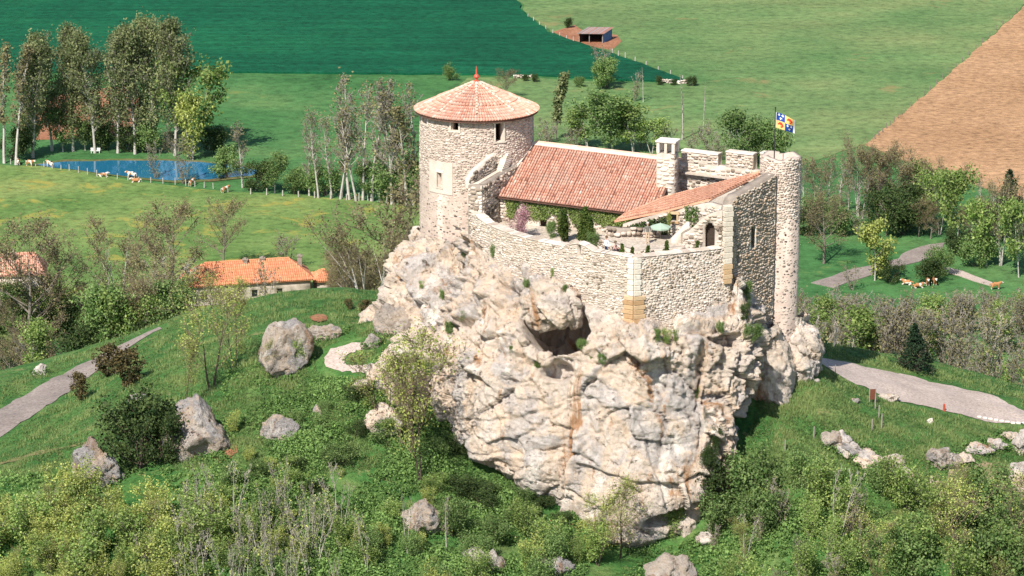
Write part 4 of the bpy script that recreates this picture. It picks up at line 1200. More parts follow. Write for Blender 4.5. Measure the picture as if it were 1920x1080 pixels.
# ================================================================== CORNER TURRET
TX, TY, TR = 20.86, -0.25, 1.56
TZ = P(1460, 292, TY).z
tu = empty('corner_turret', (TX, TY, -6), 'slender round stone turret at the right corner that carries the flagpole', 'tower')
tw = Wall([(TX + math.cos(a) * TR, TY + math.sin(a) * TR) for a in np.linspace(-math.pi * 1.5, math.pi * .5, 49)[:-1]], closed=True, batter=0.006, zref=9)
tfac = lambda s_: abs((s_ - tw.s_of(TX, TY - TR)) / TR) < 1.95
ttop = lambda q: TZ + 0.10 * np.sign(np.sin(np.asarray(q, float) * 2.4)) * (np.abs(np.sin(np.asarray(q, float) * 2.4)) > .5) + .06 * np.sin(np.asarray(q, float) * 7)
tw.shell('wall', -8.5, ttop, 0.45, PINKRENDER, tu)
mb = MB(); mb.poly([(TX + math.cos(a) * (TR - .2), TY + math.sin(a) * (TR - .2), TZ - .55) for a in np.linspace(0, 2 * math.pi, 25)[:-1]]); mb.build('turret_floor', MORTAR, tu)
tw.stones(lambda q: 4.2 + .7 * math.sin(q * 1.3) + .3 * math.sin(q * 3.7), lambda q: float(ttop(q)), (0.10, 0.21), (0.13, 0.31), S_KEEP, tu, single=80, keep=.95, seed=81, facing=tfac, depth=(-0.005, 0.055), tint=lambda a, b: 0.2)
tw.stones(-8, lambda q: 4.2 + .7 * math.sin(q * 1.3) + .3 * math.sin(q * 3.7), (0.17, 0.28), (0.17, 0.34), S_KEEP, tu, single=20, seed=82, facing=tfac, depth=(-0.022, 0.015), gap=0.07, keep=0.62, tint=lambda a, b: -0.2 + .3 * max(0, noise.noise(Vector((a * .4, b * .3, 2)))))
# joint of ashlar blocks between wall and turret
z = -2.6
while z < 8.3:
    h_ = random.uniform(0.34, 0.5)
    dressed('quoin', (19.98, -1.92, z + h_ / 2), (0.62, 0.5, h_ - .02), math.radians(18), S_WARM if 1 < z < 3.6 else S_CREAM, tu, random.uniform(.5, 1)); z += h_

# ================================================================== BATTLEMENTED REAR WALL
bt = empty('battlement_wall', (17, 4, 3), 'crenellated rubble wall behind the chimney running to the corner turret', 'wall')
b0, b1 = P(1283, 290, 4.6), P(1432, 290, 1.2)
bwl = Wall([(b0.x - 1.0, b0.y + .3), (b0.x, b0.y), (b1.x, b1.y)])
base_z = P(1350, 309, 3.5).z
bwl.shell('wall', 3.0, base_z, 0.7, MORTAR, bt)
bwl.stones(4.5, base_z, (0.17, 0.3), (0.22, 0.46), S_PALE, bt, single=30, seed=91, depth=(0.02, 0.1))
ledge = MB(); q = [bwl.at(1.2, base_z - .75, .5), bwl.at(bwl.len, base_z - .75, .5), bwl.at(bwl.len, base_z - .75, 0), bwl.at(1.2, base_z - .75, 0)]
ledge.hexa([(p[0], p[1], p[2] - .12) for p in q], q, .4); ledge.build('wall_walk', S_PALE, bt)
for pa, pb, pt in ((1276, 1345, 287), (1359, 1411, 288), (1423, 1447, 288)):
    m0 = min(np.linspace(0, bwl.len, 400), key=lambda q: abs(bwl.at(q, 8)[0] * 5290 / (bwl.at(q, 8)[1] - CAM_Y) + 960 - pa))
    m1 = min(np.linspace(0, bwl.len, 400), key=lambda q: abs(bwl.at(q, 8)[0] * 5290 / (bwl.at(q, 8)[1] - CAM_Y) + 960 - pb))
    xa, xb = bwl.at(m0, 0), bwl.at(m1, 0)
    ml = Wall([xa[:2], xb[:2]])
    zt = P((pa + pb) / 2, pt, (xa[1] + xb[1]) / 2).z
    if ml.len < .3: continue
    mr = empty('merlon', (0, 0, 0)); mr.parent = bt; mr.matrix_parent_inverse = Matrix.Translation(-Vector(bt.location))
    ml.shell('core', base_z - .01, zt, 0.7, MORTAR, mr, ds=.4)
    ml.stones(base_z + .02, zt, (0.17, 0.28), (0.22, 0.42), S_PALE, mr, seed=92 + int(pa), depth=(0.02, 0.09))
    cp = MB(); lo = [ml.at(0, zt, .08), ml.at(ml.len, zt, .08), ml.at(ml.len, zt, -.78), ml.at(0, zt, -.78)]
    hi = [ml.at(0, zt + .10, .02), ml.at(ml.len, zt + .10, .02), ml.at(ml.len, zt + .10, -.72), ml.at(0, zt + .10, -.72)]
    cp.hexa(lo, hi, .75); cp.build('merlon_cap', S_PALE, mr)

# rock under the turret
trk = [ringlev(-3.3, 22.4, -0.1, .7, .8, seed=9, wob=.12), ringlev(-4.3, 22.6, -0.3, 1.5, 1.6, seed=9, wob=.12), ringlev(-5.5, 22.7, -0.4, 1.9, 2.0, seed=9, wob=.12), ringlev(-7.0, 22.6, -0.4, 1.8, 2.1, seed=9, wob=.12), ringlev(-8.4, 22.4, -0.3, 1.4, 2.0, seed=9, wob=.12), ringlev(-10, 22.2, -0.3, 1.3, 2.0, seed=9, wob=.12)]
tr_ = empty('rock_outcrop', (22.5, 0.6, -8), 'warm mossy rock knob jutting out right of the foot of the slender turret', 'rock')
add('rock_face', rock_mesh('turret_rock', trk, 120, 70, ROCK, rough=.9, amp=.6), tr_)
trk2 = [ringlev(-3.2, 19.6, -2.2, .8, 1.8, seed=10), ringlev(-4.6, 19.9, -2.0, 1.5, 2.4, seed=10), ringlev(-6.5, 20.2, -1.8, 2.2, 3.2, seed=10), ringlev(-9.5, 20.0, -1.6, 2.4, 3.4, seed=10)]
tr2 = empty('rock_outcrop', (20, -2, -8), 'shaded rock base below the right-hand wall between crag and turret', 'rock')
add('rock_face', rock_mesh('wall_foot_rock', trk2, 120, 60, ROCK, rough=.9, amp=.4), tr2)
# rock pillar against the corner of the right wall
trk3 = [ringlev(1.7, 17.1, -6.5, .2, .3, seed=12), ringlev(0.6, 17.2, -6.6, .5, .6, seed=12), ringlev(-1.0, 17.4, -6.7, .75, .9, seed=12), ringlev(-3.0, 17.7, -6.9, 1.1, 1.3, seed=12), ringlev(-5.0, 18, -7, 1.5, 1.6, seed=12)]
tr3 = empty('rock_outcrop', (17.5, -7, -3), 'tapering ochre rock rib leaning on the near corner of the right-hand wall', 'rock')
add('rock_face', rock_mesh('rib_rock', trk3, 90, 70, ROCK, rough=.9, amp=.35), tr3)

# ---- a simple test object
fp = empty('flagpole', (TX - .55, TY - .6, TZ - .4), 'thin black flagpole with a quartered blue and yellow flag on the turret', 'flagpole')
px0 = P(1454, 203, TY - .6)
mb = MB(); mb.tube((px0.x, TY - .6, TZ - .5), (px0.x, TY - .6, px0.z), 0.045, 0.035, 8); mb.build('pole', BLACKM, fp)
lathe([(0.0, 0), (.06, .03), (.07, .08), (.04, .13), (0, .15)], (px0.x, TY - .6, px0.z - .02), 8).build('pole_knob', BLACKM, fp)
# flag: a waving cloth of four quarters
FW, FH = 1.62, 1.22
zt = P(1454, 210, TY - .6).z
fl = MB()
nu_, nv_ = 36, 26
def fpt(a, b):
    a_ = a / nu_; b_ = b / nv_
    return (px0.x + .05 + a_ * FW * .92, TY - .6 + .20 * math.sin(a_ * 6.0 + b_ * 2.2) * a_ ** .6, zt - b_ * FH - .58 * a_ ** 1.2 + (.12 * a_ * (b_ - .5)))
flag_cols = {0: (0.012, 0.06, 0.30), 1: (0.75, 0.48, 0.16), 2: (0.80, 0.78, 0.74), 3: (0.55, 0.05, 0.02)}
def fl_col(a, b):
    x, y = a / nu_, b / nv_
    if x < .04 or x > .93: return 2
    qx, qy = x > .48, y > .5
    lx, ly = (x - (.71 if qx else .26)) / .2, (y - (.75 if qy else .25)) / .24
    if qx != qy:      # yellow quarters with a red dolphin-like charge
        rr_ = math.hypot(lx, ly)
        if .30 < rr_ < .72 and not (lx < -.05 and ly > .15) or (abs(ly + .1) < .16 and -.2 < lx < .55): return 3
        return 1
    # blue quarters with pale lilies
    for ox, oy in ((-.45, -.5), (.45, -.5), (0, .35)):
        ex, ey = lx - ox, ly - oy
        if abs(ex) < .13 and abs(ey) < .32 or (abs(ex) < .3 and abs(ey - .02) < .09): return 2
    return 0
me = bpy.data.meshes.new('flag')
vs = [fpt(a, b) for b in range(nv_ + 1) for a in range(nu_ + 1)]
fs = [(b * (nu_ + 1) + a, (b + 1) * (nu_ + 1) + a, (b + 1) * (nu_ + 1) + a + 1, b * (nu_ + 1) + a + 1) for b in range(nv_) for a in range(nu_)]
me.from_pydata(vs, [], fs)
for k_ in range(4): me.materials.append(m_plain(('flag_blue', 'flag_yellow', 'flag_white', 'flag_red')[k_], flag_cols[k_], vary=.08))
me.polygons.foreach_set('material_index', [fl_col(a + .5, b + .5) for b in range(nv_) for a in range(nu_)])
me.update()
fo_ = add('flag', me, fp)

# ================================================================== LARGE STRUCTURE: trees and plants
def tubes_np(segs, k):
    """segs: (n, 8) p0 p1 r0 r1 -> verts, quads"""
    s = np.asarray(segs, float)
    p0, p1, r0, r1 = s[:, 0:3], s[:, 3:6], s[:, 6], s[:, 7]
    a = p1 - p0; a /= np.maximum(np.linalg.norm(a, axis=1, keepdims=True), 1e-9)
    ref = np.where(np.abs(a[:, 2:3]) < 0.9, np.array([[0, 0, 1.0]]), np.array([[1.0, 0, 0]]))
    u = np.cross(a, ref); u /= np.linalg.norm(u, axis=1, keepdims=True)
    w = np.cross(a, u)
    an = np.arange(k) * 2 * math.pi / k
    c, sn = np.cos(an)[None, :, None], np.sin(an)[None, :, None]
    d = u[:, None] * c + w[:, None] * sn
    V = np.concatenate([p0[:, None] + d * r0[:, None, None], p1[:, None] + d * r1[:, None, None]], 1)
    i = np.arange(k); j = (i + 1) % k
    q = np.stack([i, j, k + j, k + i], 1)
    F = (q[None] + (np.arange(len(s)) * 2 * k)[:, None, None]).reshape(-1, 4)
    return V.reshape(-1, 3), F

def leaves_np(c, size, r, upb=0.5, aspect=0.65):
    c = np.asarray(c, float); n = len(c)
    nrm = r.normal(size=(n, 3)); nrm /= np.linalg.norm(nrm, axis=1, keepdims=True)
    nrm[:, 2] = nrm[:, 2] * 0.8 + upb; nrm /= np.linalg.norm(nrm, axis=1, keepdims=True)
    t = np.cross(nrm, r.normal(size=(n, 3))); t /= np.maximum(np.linalg.norm(t, axis=1, keepdims=True), 1e-9)
    b = np.cross(nrm, t)
    sz = (np.asarray(size) * r.uniform(0.6, 1.35, n))[:, None]
    V = np.stack([c + t * sz, c + b * sz * aspect, c - t * sz * 0.9, c - b * sz * aspect], 1).reshape(-1, 3)
    F = np.arange(n * 4).reshape(n, 4)
    return V, F

class Tree:
    """grows a skeleton; every kind is a set of numbers"""
    def __init__(s, seed, H, shape, crown0, width, nbr, up, trunk_r, stems=1, lean=0.04, sub=4, twig=5, wob=0.03, levels=2):
        s.r = np.random.default_rng(seed); r = s.r
        s.H = H; s.big, s.small, s.tips = [], [], []
        for st_ in range(stems):
            n = 12
            an = r.uniform(0, 6.28); ln = (lean if stems == 1 else r.uniform(0.12, 0.32))
            d = np.array([math.cos(an) * ln, math.sin(an) * ln, 1.0]); d /= np.linalg.norm(d)
            h = H * (1 if stems == 1 else r.uniform(0.75, 1.0))
            p = np.array([math.cos(an) * 0.12 * (stems > 1), math.sin(an) * .12 * (stems > 1), -0.3]); pts = [p]
            for i in range(n):
                d = d + r.normal(0, wob, 3); d[2] = abs(d[2]); d += np.array([0, 0, .05 * (stems > 1)]); d /= np.linalg.norm(d)
                p = p + d * h / n; pts.append(p)
            pts = np.array(pts); tr_ = trunk_r * (1 if stems == 1 else 0.65)
            rad = lambda f: tr_ * max(0.10, (1 - f) ** 0.9) 
            for i in range(n):
                s.big.append([*pts[i], *pts[i + 1], rad(i / n) * (1.25 if i == 0 else 1), rad((i + 1) / n)])
            k_ = max(3, int(nbr / stems))
            for b in range(k_):
                f = crown0 + (1 - crown0) * (b + r.uniform(0, 1)) / k_
                f = min(f, 0.985)
                g = (f - crown0) / (1 - crown0)
                prof = {'oval': math.sin(math.pi * min(1, max(0.02, g * 0.93 + 0.07))) ** 0.7, 'column': (0.55 + 0.45 * math.sin(math.pi * g)) * (1 - 0.5 * g ** 3), 'round': math.sqrt(max(0.05, 1 - (1.7 * g - 0.75) ** 2 * 0.95)) if abs(1.7 * g - .75) < 1.02 else .2, 'cone': 1.02 - g, 'vase': 0.45 + 0.6 * g if g < 0.85 else 0.7}[shape]
                L = width * prof * r.uniform(0.75, 1.15)
                x = f * n; i = min(int(x), n - 1); q = pts[i] + (pts[i + 1] - pts[i]) * (x - i)
                az = r.uniform(0, 6.28) if stems == 1 else an + r.normal(0, 1.0)
                s.branch(q, az, L, up + r.normal(0, .12) + (0.25 * g if shape != 'cone' else 0), min(rad(f) * 0.6, 0.02 + L * 0.02), sub, twig, levels)
            s.tips.append(pts[-1])
    def branch(s, q, az, L, up, rad, sub, twig, levels):
        r = s.r
        n = 4
        d = np.array([math.cos(az), math.sin(az), up]); d /= np.linalg.norm(d)
        pts = [q]
        for i in range(n):
            d = d + r.normal(0, .10, 3) + np.array([0, 0, 0.07 if up > 0 else -.01]); d /= np.linalg.norm(d)
            pts.append(pts[-1] + d * L / n)
        for i in range(n):
            (s.big if rad > 0.035 else s.small).append([*pts[i], *pts[i + 1], rad * (1 - i / n * .8), rad * (1 - (i + 1) / n * .8)])
        s.tips.append(pts[-1])
        if levels > 0:
            for k_ in range(sub):
                f = r.uniform(0.25, 1.0); x = f * n; i = min(int(x), n - 1)
                q2 = pts[i] + (pts[i + 1] - pts[i]) * (x - i)
                s.branch(q2, az + r.normal(0, .9), L * r.uniform(.3, .55), up + r.normal(0.1, .35), max(rad * .45, .008), max(2, sub - 1), twig, levels - 1)
        else:
            for k_ in range(twig):
                f = r.uniform(0.1, 1.0); x = f * n; i = min(int(x), n - 1)
                q2 = pts[i] + (pts[i + 1] - pts[i]) * (x - i)
                e = q2 + (d + r.normal(0, .55, 3)) * L * r.uniform(.25, .6)
                s.small.append([*q2, *e, max(rad * .5, .007), .004]); s.tips.append(e)
    def meshes(s, name, bark, twigm, leafm=None, nleaf=0, leaf=0.2, scatter=0.3, upb=0.45, twig_scale=1.0, min_tw=0.0):
        V, F = tubes_np(s.big, 6)
        trunk = mesh_np(name + '_trunk', V, [F], bark, smooth=True)
        r = s.r
        sm = np.array(s.small); sm[:, 6:8] = np.maximum(sm[:, 6:8] * twig_scale, min_tw)
        V, F = tubes_np(sm, 3)
        tint = np.repeat(r.uniform(0, 1, len(sm)), 3)
        if nleaf:
            tips = np.array(s.tips)
            c = tips[r.integers(0, len(tips), nleaf)] + r.normal(0, scatter, (nleaf, 3))
            LV, LF = leaves_np(c, np.full(nleaf, leaf), r, upb)
            # colour differs from clump to clump, and leaf to leaf
            cl_ = np.array([noise.noise(Vector(p) * (1.1 / max(leaf * 5, .4))) for p in c])
            lt = np.clip(0.45 + cl_ * 0.75 + r.normal(0, .22, nleaf), 0, 1)
            crown = mesh_np(name + '_crown', np.vstack([V, LV]), [np.vstack([F, LF + len(V)])], twigm, np.concatenate([tint, lt]))
            crown.materials.append(leafm)
            mi = np.zeros(len(F) + len(LF), np.int32); mi[len(F):] = 1
            crown.polygons.foreach_set('material_index', mi)
        else:
            crown = mesh_np(name + '_crown', V, [F], twigm, tint)
        return trunk, crown, s.H

KINDS = {}
def kind(key, n, tree, mesh):
    KINDS[key] = [Tree(seed=hash_(key) + i, **tree).meshes(key, **mesh) for i in range(n)]
def hash_(k): return sum(ord(c) * (i + 3) for i, c in enumerate(k))

kind('poplar', 4, dict(H=24, shape='column', crown0=.17, width=5.6, nbr=56, up=1.15, trunk_r=.33, sub=4, twig=4), dict(bark=BARK_PALE, twigm=TWIG_GREY, leafm=L_POPLAR, nleaf=8500, leaf=.25, scatter=.65, min_tw=.02))
kind('sparse_poplar', 2, dict(H=20, shape='column', crown0=.3, width=2.6, nbr=26, up=1.5, trunk_r=.26, sub=4, twig=4), dict(bark=BARK_PALE, twigm=TWIG_GREY, leafm=L_OLIVE, nleaf=1100, leaf=.22, scatter=.4, min_tw=.025))
kind('tall_bare', 4, dict(H=16, shape='column', crown0=.25, width=2.5, nbr=24, up=1.5, trunk_r=.17, sub=4, twig=5), dict(bark=BARK_PALE, twigm=TWIG_GREY, leafm=L_OLIVE, nleaf=350, leaf=.15, scatter=.4, min_tw=.018))
kind('pole_poplar', 2, dict(H=14, shape='column', crown0=.12, width=.95, nbr=40, up=2.6, trunk_r=.16, sub=3, twig=4), dict(bark=BARK_PALE, twigm=TWIG_GREY, min_tw=.025))
kind('columnar_leafy', 1, dict(H=12, shape='oval', crown0=.25, width=1.25, nbr=40, up=2.4, trunk_r=.14, sub=3, twig=4), dict(bark=BARK_GREY, twigm=TWIG_GREY, leafm=L_POPLAR, nleaf=2200, leaf=.24, scatter=.3))
kind('bare_round', 3, dict(H=9, shape='round', crown0=.22, width=3.9, nbr=20, up=.75, trunk_r=.2, sub=4, twig=6), dict(bark=BARK_GREY, twigm=TWIG_BROWN, leafm=L_OLIVE, nleaf=2600, leaf=.09, scatter=.35, min_tw=.015))
kind('bare_multi', 3, dict(H=11, shape='round', crown0=.30, width=4.2, nbr=24, up=.9, trunk_r=.26, stems=4, sub=4, twig=6), dict(bark=BARK_PALE, twigm=TWIG_BROWN, leafm=L_OLIVE, nleaf=2800, leaf=.095, scatter=.35, min_tw=.015))
kind('grey_shrub', 4, dict(H=6, shape='vase', crown0=.08, width=1.7, nbr=26, up=1.5, trunk_r=.07, stems=5, sub=4, twig=5), dict(bark=BARK_GREY, twigm=TWIG_GREY, leafm=L_OLIVE, nleaf=420, leaf=.11, scatter=.3, min_tw=.014))
kind('leafy_tree', 4, dict(H=9, shape='round', crown0=.2, width=3.6, nbr=22, up=.7, trunk_r=.2, sub=4, twig=4), dict(bark=BARK_PALE, twigm=TWIG_GREY, leafm=L_GREEN, nleaf=5000, leaf=.19, scatter=.45))
kind('airy_tree', 3, dict(H=10, shape='oval', crown0=.3, width=3.4, nbr=20, up=.9, trunk_r=.17, stems=2, sub=4, twig=4), dict(bark=BARK_PALE, twigm=TWIG_GREY, leafm=L_BRIGHT, nleaf=2600, leaf=.21, scatter=.45))
kind('yellow_tree', 2, dict(H=9, shape='oval', crown0=.1, width=3.2, nbr=24, up=.9, trunk_r=.15, sub=4, twig=4), dict(bark=BARK_PALE, twigm=TWIG_GREY, leafm=L_YELLOW, nleaf=3400, leaf=.22, scatter=.4))
kind('bush', 4, dict(H=3, shape='round', crown0=.04, width=1.9, nbr=22, up=.6, trunk_r=.07, stems=4, sub=3, twig=4), dict(bark=BARK_DARK, twigm=TWIG_BROWN, leafm=L_GREEN, nleaf=4600, leaf=.10, scatter=.28))
kind('dark_bush', 3, dict(H=3, shape='round', crown0=.04, width=1.9, nbr=22, up=.6, trunk_r=.07, stems=4, sub=3, twig=4), dict(bark=BARK_DARK, twigm=TWIG_BROWN, leafm=L_DARK, nleaf=5200, leaf=.095, scatter=.25))
kind('spring_shrub', 4, dict(H=4, shape='vase', crown0=.1, width=1.7, nbr=24, up=1.0, trunk_r=.055, stems=4, sub=3, twig=4), dict(bark=BARK_PALE, twigm=TWIG_GREY, leafm=L_YELLOW, nleaf=2300, leaf=.095, scatter=.26))
kind('green_shrub', 4, dict(H=3.6, shape='vase', crown0=.08, width=1.7, nbr=24, up=1.0, trunk_r=.05, stems=4, sub=3, twig=4), dict(bark=BARK_GREY, twigm=TWIG_GREY, leafm=L_BRIGHT, nleaf=2600, leaf=.10, scatter=.28))
kind('sapling', 5, dict(H=6, shape='vase', crown0=.22, width=1.2, nbr=16, up=1.6, trunk_r=.075, stems=2, wob=.06, sub=3, twig=4), dict(bark=BARK_PALE, twigm=TWIG_GREY, leafm=L_YELLOW, nleaf=110, leaf=.085, scatter=.25, min_tw=.012))
kind('thin_tree', 3, dict(H=7, shape='oval', crown0=.25, width=2.7, nbr=18, up=1.0, trunk_r=.11, stems=2, sub=4, twig=5), dict(bark=BARK_DARK, twigm=TWIG_BROWN, leafm=L_YELLOW, nleaf=2100, leaf=.062, scatter=.28, min_tw=.008))
kind('cypress', 2, dict(H=3.2, shape='cone', crown0=.02, width=.85, nbr=60, up=1.6, trunk_r=.07, sub=3, twig=3, levels=1), dict(bark=BARK_DARK, twigm=TWIG_BROWN, leafm=L_CYPRESS, nleaf=4200, leaf=.085, scatter=.10))
kind('spruce', 1, dict(H=5.2, shape='cone', crown0=.05, width=1.75, nbr=80, up=.05, trunk_r=.09, sub=3, twig=4, levels=1), dict(bark=BARK_DARK, twigm=TWIG_BROWN, leafm=L_PINE, nleaf=5200, leaf=.11, scatter=.10))
kind('young_pine', 2, dict(H=2.8, shape='oval', crown0=.05, width=1.1, nbr=40, up=.5, trunk_r=.06, sub=3, twig=3, levels=1), dict(bark=BARK_DARK, twigm=TWIG_BROWN, leafm=L_BROWNP, nleaf=2400, leaf=.10, scatter=.12))
kind('blossom', 1, dict(H=2.0, shape='round', crown0=.05, width=1.35, nbr=26, up=.7, trunk_r=.05, stems=4, sub=4, twig=5), dict(bark=BARK_DARK, twigm=TWIG_BROWN, leafm=L_PINK, nleaf=2600, leaf=.055, scatter=.14))

kind('round_bush', 1, dict(H=6.5, shape='round', crown0=.03, width=4.0, nbr=40, up=.5, trunk_r=.14, stems=3, sub=4, twig=4), dict(bark=BARK_DARK, twigm=TWIG_BROWN, leafm=L_GREEN, nleaf=9000, leaf=.2, scatter=.35))
count = {}
def plant(key, name, g, H, label, cat='tree', group=None, w=1.0, rz=None, lean=None):
    v = KINDS[key]; i = count.get(key, 0); count[key] = i + 1
    tk, cr, h0 = v[i % len(v)]
    t = empty(name, g, label, cat, group, rz=random.uniform(0, 6.28) if rz is None else rz)
    sc = H / h0
    t.scale = (sc * w, sc * w, sc)
    if lean: t.rotation_euler = (lean[1], lean[0], t.rotation_euler[2])
    for nm, me in (('trunk', tk), ('crown', cr)):
        o = bpy.data.objects.new(nm, me); COL.objects.link(o); o.parent = t
    return t
def plant_top(key, name, px, top, H, label, d0, d1, **k):
    """a plant of a known height whose top shows at photo row `top`: finds how far down the slope it stands"""
    ds = np.arange(d0, d1, 1.0)
    x = (px - 960.0) * ds / 5290.0
    e = height(x, ds + CAM_Y) + H - (CAM_Z + ds * slope(top))
    i = int(np.argmin(np.abs(e)))
    return plant(key, name, Vector((x[i], ds[i] + CAM_Y, hz(x[i], ds[i] + CAM_Y))), H, label, **k)
def plant_px(key, name, px, py, top, label, d=None, **k):
    """base at photo pixel (px, py), or hidden base at distance d; top at photo row `top`"""
    g = hit(px, py) if d is None else at_d(px, d)
    zt = CAM_Z + (g.y - CAM_Y) * slope(top)
    return plant(key, name, g, max(0.5, zt - g.z), label, **k)

# ---- row of poplars behind the pond
for px, py, top, kd, lab in (
    (8, 306, 88, 'sparse_poplar', 'pale half-bare poplar at the left edge of the picture'),
    (30, 309, 90, 'sparse_poplar', 'slim leaning pale poplar, second from the left edge'),
    (98, 283, 76, 'poplar', 'leafing poplar with the red bare soil showing left of its trunk'),
    (137, 284, 66, 'poplar', 'broad poplar between the leaning pale one and the white bench'),
    (221, 287, 60, 'poplar', 'tall forked poplar rising just right of the white bench'),
    (253, 289, 66, 'poplar', 'poplar close behind the forked one above the pond'),
    (291, 287, 52, 'poplar', 'tallest thick poplar near the middle of the pond bank'),
    (62, 296, 92, 'poplar', 'poplar filling the gap right of the slim leaning pale one'),
    (178, 287, 72, 'poplar', 'poplar directly behind the white bench'),
    (328, 292, 54, 'poplar', 'right-hand tall poplar of the pond row with a dense crown'),
    (357, 294, 122, 'airy_tree', 'light green tree leaning right at the end of the poplar row')):
    plant_px(kd, 'poplar_tree' if 'poplar' in lab else 'leaning_tree', px, py, top, lab, group='trees of the pond bank', w=.9 if kd == 'poplar' else 1)
plant_px('yellow_tree', 'willow_tree', 362, 300, 185, 'yellow-green young tree at the right end of the pond row', w=.8)
for i, (px, py, top, kd) in enumerate(((60, 292, 225, 'leafy_tree'), (118, 285, 215, 'leafy_tree'), (160, 282, 232, 'leafy_tree'), (200, 280, 236, 'dark_bush'), (246, 284, 240, 'dark_bush'), (310, 286, 236, 'grey_shrub'), (335, 284, 225, 'bare_round'), (398, 288, 245, 'dark_bush'), (20, 300, 250, 'dark_bush'), (275, 285, 235, 'bush'), (186, 280, 238, 'bush'))):
    plant_px(kd, 'bush', px, py, top, 'shady bush growing among the trunks of the pond row', cat='bush', group='bushes under the poplars', w=1.0)
plant_px('grey_shrub', 'bare_shrub', 292, 335, 268, 'bare shrub on the near bank in front of the pond water', cat='shrub')
plant_px('grey_shrub', 'bare_shrub', 345, 345, 262, 'thin bare shrub at the right part of the near pond bank', cat='shrub')
plant_px('tall_bare', 'bare_tree', 455, 352, 228, 'grey bare tree at the right tip of the pond', w=1.5)
for i, (px, py, top, kd, lab) in enumerate((
    (425, 335, 290, 'bush', 'low green bush at the right end of the pond'),
    (480, 358, 310, 'dark_bush', 'dark bush right of the grey bare tree at the pond tip'),
    (515, 362, 300, 'leafy_tree', 'olive leafy shrub along the meadow edge'),
    (550, 364, 325, 'bush', 'small round bush by the meadow fence posts'),
    (770, 384, 315, 'leafy_tree', 'leafy shrub against the left flank of the keep'),
    (610, 368, 320, 'bush', 'green bush at the foot of the bare grove'),
    (690, 376, 318, 'leafy_tree', 'dark leafy shrub inside the bare grove'),
    (738, 380, 322, 'bush', 'bush at the right of the bare grove'))):
    plant_px(kd, 'bush', px, py, top, lab, cat='bush')
for i, (px, py, top, kd) in enumerate(((597, 372, 205, 'tall_bare'), (638, 374, 190, 'tall_bare'), (655, 375, 146, 'tall_bare'), (680, 376, 165, 'tall_bare'), (712, 380, 178, 'tall_bare'), (724, 382, 200, 'tall_bare'), (752, 380, 142, 'tall_bare'), (775, 384, 165, 'tall_bare'), (622, 372, 215, 'tall_bare'), (668, 378, 185, 'tall_bare'), (697, 378, 150, 'tall_bare'), (640, 370, 225, 'sparse_poplar'), (735, 384, 170, 'tall_bare'), (580, 368, 240, 'tall_bare'), (762, 386, 190, 'sparse_poplar'))):
    plant_px(kd, 'bare_tree', px, py, top, 'slender grey bare tree in the grove left of the keep', group='bare grove left of the keep', w=1.25)
# ---- behind the castle
plant_px('columnar_leafy', 'poplar_tree', 1042, 262, 135, 'narrow columnar leafy poplar right of the keep roof', w=1.1)
plant_px('round_bush', 'round_bush', 1140, 166, 122, 'dense round green bush standing at the edge of the dark wheat field', cat='bush', w=.95)
plant_px('grey_shrub', 'bare_shrub', 1132, 158, 86, 'wispy bare shrub sticking up behind the dense round bush', cat='shrub')
plant_px('bare_round', 'bare_tree', 946, 186, 138, 'brown bare bush tree touching the keep roof', w=1.3)
plant_px('bush', 'bush', 848, 150, 127, 'small bush on the wheat field edge left of the finial', cat='bush')
plant_px('bush', 'bush', 1086, 163, 146, 'low bush between the columnar poplar and the dense round bush', cat='bush')
plant_px('dark_bush', 'bush', 1004, 154, 142, 'flat dark bush by the field wall right of the finial', cat='bush')
plant_px('pole_poplar', 'bare_poplar', 1206, 192, 124, 'shorter bare pole-like poplar near the tip of the wheat field')
plant_px('grey_shrub', 'bare_shrub', 1190, 190, 140, 'small bare shrub beside the shorter pole-like poplar', cat='shrub')
plant_px('pole_poplar', 'bare_poplar', 1279, 262, 134, 'tall bare double-stemmed poplar behind the chimney')
plant_px('pole_poplar', 'bare_poplar', 1318, 254, 150, 'thin bare poplar right of the tall double-stemmed one', w=.7)
for px, py, top, lab in ((1105, 262, 178, 'leafy tree with pale trunk, left of the clump behind the house roof'), (1150, 268, 166, 'leafy tree in the middle of the clump behind the house roof'), (1190, 270, 172, 'spreading leafy tree at the right of the clump behind the house roof'), (1222, 266, 196, 'smaller leafy tree at the right end behind the house roof')):
    plant_px('airy_tree' if px != 1150 else 'leafy_tree', 'leafy_tree', px, py + 22, top + 26, lab, w=1.4)
plant_px('leafy_tree', 'leafy_tree', 1392, 315, 226, 'dense leafy tree directly behind the battlements', w=1.15)
plant_px('bush', 'bush', 1440, 306, 240, 'leafy bush behind the flagpole foot', cat='bush')
for px, py, top in ((1020, 280, 235), (1062, 278, 240), (1240, 285, 232), (1262, 290, 240), (1300, 292, 245), (1335, 295, 236), (1205, 282, 240), (1352, 300, 252), (1030, 268, 222), (1085, 282, 236)):
    plant_px('grey_shrub', 'bare_shrub', px, py, top, 'grey bare shrub in the thicket behind the castle', cat='shrub', group='thicket behind the castle', w=1.5)
for px, py, top in ((1240, 160, 146), (1262, 160, 150), (1296, 162, 146), (985, 152, 141)):
    plant_px('dark_bush', 'bush', px, py, top, 'small dark bush along the field wall', cat='bush', group='bushes along the field wall')

